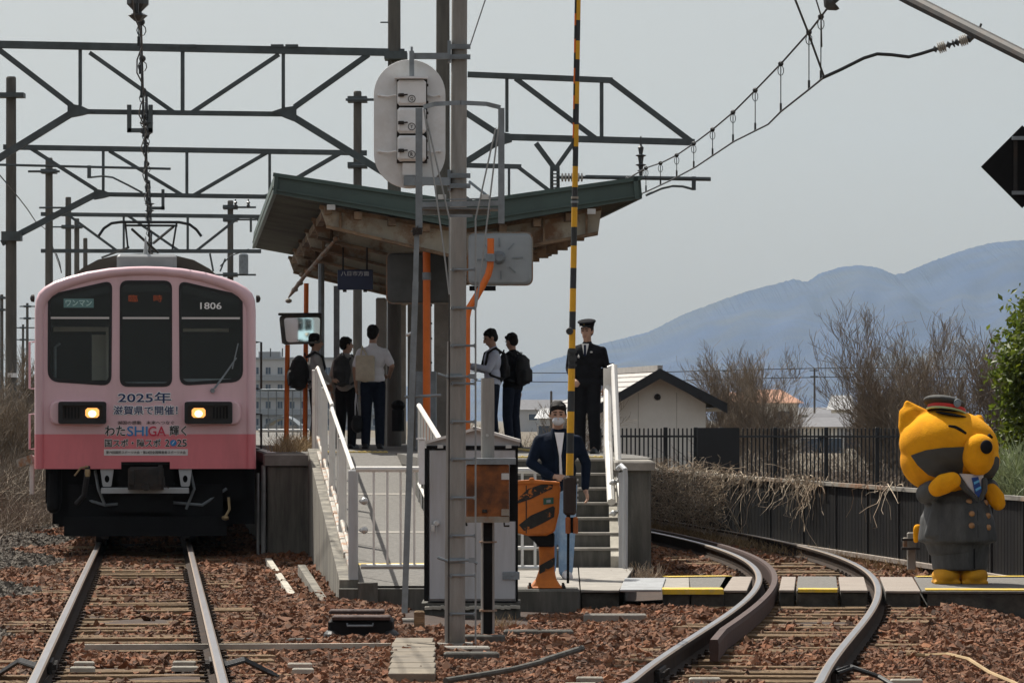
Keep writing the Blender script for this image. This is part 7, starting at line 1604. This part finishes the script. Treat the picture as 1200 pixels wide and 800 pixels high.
stems('dry_grass', None, None, 120, lambda r: (P(r.uniform(575, 605), 0, 36).x, r.uniform(34.6, 36), -.2), .16, 'straw', 60, .003, .8, 'stuff')
stems('dry_grass', None, None, 140, lambda r: (left_x(27)-.9+r.gauss(0, .25), r.uniform(25.5, 27.6), -.17), .12, 'vine', 61, .003, .9, 'stuff', curl=.5)
# dry twiggy heap against the right end pillar, evergreen and pale grass clump at the right edge
def leafy(name, label, cat, n, c, rad, m, size, seed, stem_h, elong=1.6, trunk=True):
    r = random.Random(seed); o = thing(name, label, cat, (c[0], c[1], -.3)); k = MB(); cl = [Vector((c[0]+r.gauss(0, rad[0]*.55), c[1]+r.gauss(0, rad[1]*.55), c[2]+r.uniform(-1, 1)*rad[2])) for _ in range(int(30*rad[2]))]
    for i in range(n):
        q_ = r.choice(cl)+Vector((r.gauss(0, .16), r.gauss(0, .16), r.gauss(0, .17))); u = Vector((r.gauss(0, 1), r.gauss(0, 1), r.gauss(-.3, .8))).normalized(); v = u.cross(Vector((r.gauss(0, 1), r.gauss(0, 1), r.gauss(0, 1)))).normalized(); s_ = size*r.uniform(.6, 1.3); w3 = u.cross(v)*s_*.12
        k.add([q_-u*s_*elong/2, q_+v*s_*.38+w3, q_+u*s_*elong/2, q_-v*s_*.38+w3], [(0, 1, 2), (0, 2, 3)])
    part('foliage', k, M[m], o, nofix=True, kind='stuff')
    t = MB(); t.tube([(c[0], c[1], -.3), (c[0]+.03, c[1], c[2]*.5), (c[0], c[1], c[2]+rad[2]*.6)], [.06, .04, .01], 7)
    for q_ in cl[:24]: t.tube([Vector((c[0], c[1], max(.1, q_.z-.5))), (Vector((c[0], c[1], q_.z-.2))+q_)/2, q_], [.02, .012, .004], 4)
    part('trunk', t, M['bark'], o, nofix=True); return o
leafy('evergreen_tree', 'glossy green broadleaf tree at the right edge above the figure', 'tree', 5200, (P(1199, 0, 66).x+.12, 66, 2.25), (.36, .5, 1.0), 'leaf', .085, 71, 1)
stems('bamboo_grass', 'pale silvery bamboo grass clump behind the costumed figure', 'grass clump', 1500, lambda r: (P(1192+r.gauss(0, 14), 0, 56).x, 56+r.gauss(0, .6), .35+r.uniform(0, .2)), .85, 'grassy', 72, .009, .9, None, curl=.3)
# white marker by the scrub left of the train
wk = thing('white_guard', 'weathered white guard board on a post left of the train', 'guard board', P(37, 580, 66))
k = MB(); k.chbox(P(37.5, 556, 66), (.07, .06, .6), .01); part('post', k, M['white'], wk)
k = MB(); k.beam(P(21, 543, 66.1), P(38, 537, 65.9), .13, .05); part('board', k, M['whiterust'], wk)

# ---------------------------------------------------------------- far buildings
DA = 800.0; s = DA/F
apt = thing('apartment_building', 'long pale apartment block with rows of balconies beyond the platform', 'building', (P(350, 0, DA).x, DA, -.5))
x0, x1 = P(235, 0, DA).x, P(470, 0, DA).x
k = MB(); k.bx(x0, x1, DA, DA+12, -.5, P(0, 421, DA).z); part('wall', k, M['apt'], apt)
k = MB(); k.bx(x0-.3, x1+.3, DA-.4, DA+12.4, P(0, 421, DA).z, P(0, 418.5, DA).z); k.bx(P(303, 0, DA).x, P(328, 0, DA).x, DA, DA+6, P(0, 419, DA).z, P(0, 412, DA).z)
part('roof', k, M['aptdark'], apt)
for fl, y in enumerate((430, 450, 470, 490)):
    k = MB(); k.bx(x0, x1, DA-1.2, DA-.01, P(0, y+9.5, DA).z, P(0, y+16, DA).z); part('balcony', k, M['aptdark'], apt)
    for i in range(17):
        xa = 241+i*14; k = MB(); k.bx(P(xa, 0, DA).x, P(xa+6.5, 0, DA).x, DA-.06, DA-.01, P(0, y+8.5, DA).z, P(0, y, DA).z); wdw = part('window', k, M['apt'], apt)
        k = MB(); k.bx(P(xa+.4, 0, DA).x, P(xa+3, 0, DA).x, DA-.1, DA-.06, P(0, y+8.2, DA).z, P(0, y+.4, DA).z); k.bx(P(xa+3.5, 0, DA).x, P(xa+6.1, 0, DA).x, DA-.1, DA-.06, P(0, y+8.2, DA).z, P(0, y+.4, DA).z); part('pane', k, M['aptwin'], wdw)
for px in (317, 331): k = MB(); c = P(px, 418, DA-2); k.tube([c, c+Vector((0, 0, 1.6))], .12, 6); part('antenna', k, M['dark'], apt)
DSh = 170.0
sh = thing('bicycle_shelter', 'grey arched roof shelter beyond the platform fence', 'shelter', (P(330, 0, DSh).x, DSh, -.4))
k = MB(); pts = [P(310+40*i/10, 500-11*math.sin(math.pi*i/10)-2, DSh) for i in range(11)]; k.prism(pts+[p+Vector((0, 0, -.12)) for p in pts[::-1]], (0, 4, 0)); part('arched_roof', k, M['galv'], sh)
k = MB(); k.bx(P(311, 0, DSh).x, P(349, 0, DSh).x, DSh+.2, DSh+.3, P(0, 505, DSh).z, P(0, 498, DSh).z); part('back_panel', k, M['cab'], sh)
for px in (311, 330, 349): k = MB(); k.beam(P(px, 498, DSh), Vector((P(px, 0, DSh).x, DSh, -.4)), .08, .08); part('post', k, M['galv'], sh)
def house(label, px0, px1, ytop, yeave, D, wall, roof, hip=.15, zb=-.5, win=2):
    o = thing('house', label, 'house', (P((px0+px1)/2, 0, D).x, D, zb)); a = P(px0, yeave, D); b_ = P(px1, yeave, D); dep = max(4, (b_.x-a.x)*.7); zt = P(0, ytop, D).z; ins = (b_.x-a.x)*hip
    k = MB(); k.bx(a.x+.2, b_.x-.2, D, D+dep, zb, a.z); part('wall', k, M[wall], o)
    k = MB(); k.add([(a.x-.3, D-.4, a.z), (b_.x+.3, D-.4, a.z), (b_.x+.3, D+dep+.4, a.z), (a.x-.3, D+dep+.4, a.z), (a.x+ins, D+dep/2, zt), (b_.x-ins, D+dep/2, zt)], [(0, 1, 5, 4), (1, 2, 5), (2, 3, 4, 5), (3, 0, 4), (3, 2, 1, 0)]); part('roof', k, M[roof], o)
    for i in range(win):
        u = (i+.5)/win; x = a.x+(b_.x-a.x)*u; k = MB(); k.bx(x-.8, x+.8, D-.08, D-.02, a.z-1.8, a.z-.6); wn = part('window', k, M['white'], o); k = MB(); k.bx(x-.68, x+.68, D-.11, D-.08, a.z-1.7, a.z-.7); part('pane', k, M['aptwin'], wn)
house('house with broad orange tiled roof right of the hut', 842, 888, 459, 472, 330, 'cream', 'roofor')
house('second orange roofed house half hidden by bare branches', 868, 938, 456, 472, 360, 'cream', 'roofor', .3)
house('grey roofed low house behind the picket fence', 940, 985, 489, 500, 260, 'cream', 'roofgr', .05)
house('dark roofed house with pale gable beside the distant pole', 950, 1010, 484, 500, 300, 'apt', 'roofgr', .02)
house('long pale blue grey shed on the plain below the hill', 930, 1040, 477, 486, 520, 'apt', 'roofgr', .02)
house('cream house showing above the fence near the thicket', 975, 1000, 463, 480, 480, 'cream', 'apt', .02)
house('bluish factory shed beyond the platform passengers', 606, 680, 468, 480, 700, 'apt', 'roofgr', .02)
house('small pale house behind the scrub left of the railwayman', 630, 668, 478, 490, 400, 'apt', 'apt', .1)
house('distant grey roofed row at the foot of the hill', 1040, 1130, 478, 488, 560, 'apt', 'roofgr', .05)
for px, yt, D, lab, w_ in ((954.5, 431, 330, 'distant utility pole with two crossarms below the hill', 2.4), (646, 458, 260, 'short dark utility post beyond the platform end', 3.0), (737, 430, 300, 'thin distant pole above the hut ridge', 1.8), (853, 432, 420, 'faint distant pole right of the hut', 2.0)):
    o = pole(px, yt, D, w_, lab)
    if yt < 440: crossarm(o, px-6, px+5, yt+3, D, 1.4); crossarm(o, px-5, px+4, yt+10, D, 1.4)

# ---------------------------------------------------------------- the haze in the air
k = MB(); k.bx(-7500, 7500, -200, 8300, -1.6, 560)
hz = part('haze', k, [], None, kind='stuff')
hm = bpy.data.materials.new('haze_air'); hm.use_nodes = True; n = hm.node_tree.nodes; n.remove(n['Principled BSDF'])
pv = n.new('ShaderNodeVolumePrincipled'); pv.inputs['Color'].default_value = (0.54, 0.74, 0.95, 1); pv.inputs['Density'].default_value = 0.00005; pv.inputs['Anisotropy'].default_value = 0.1
hm.node_tree.links.new(pv.outputs[0], n['Material Output'].inputs['Volume'])
hz.data.materials.append(hm)
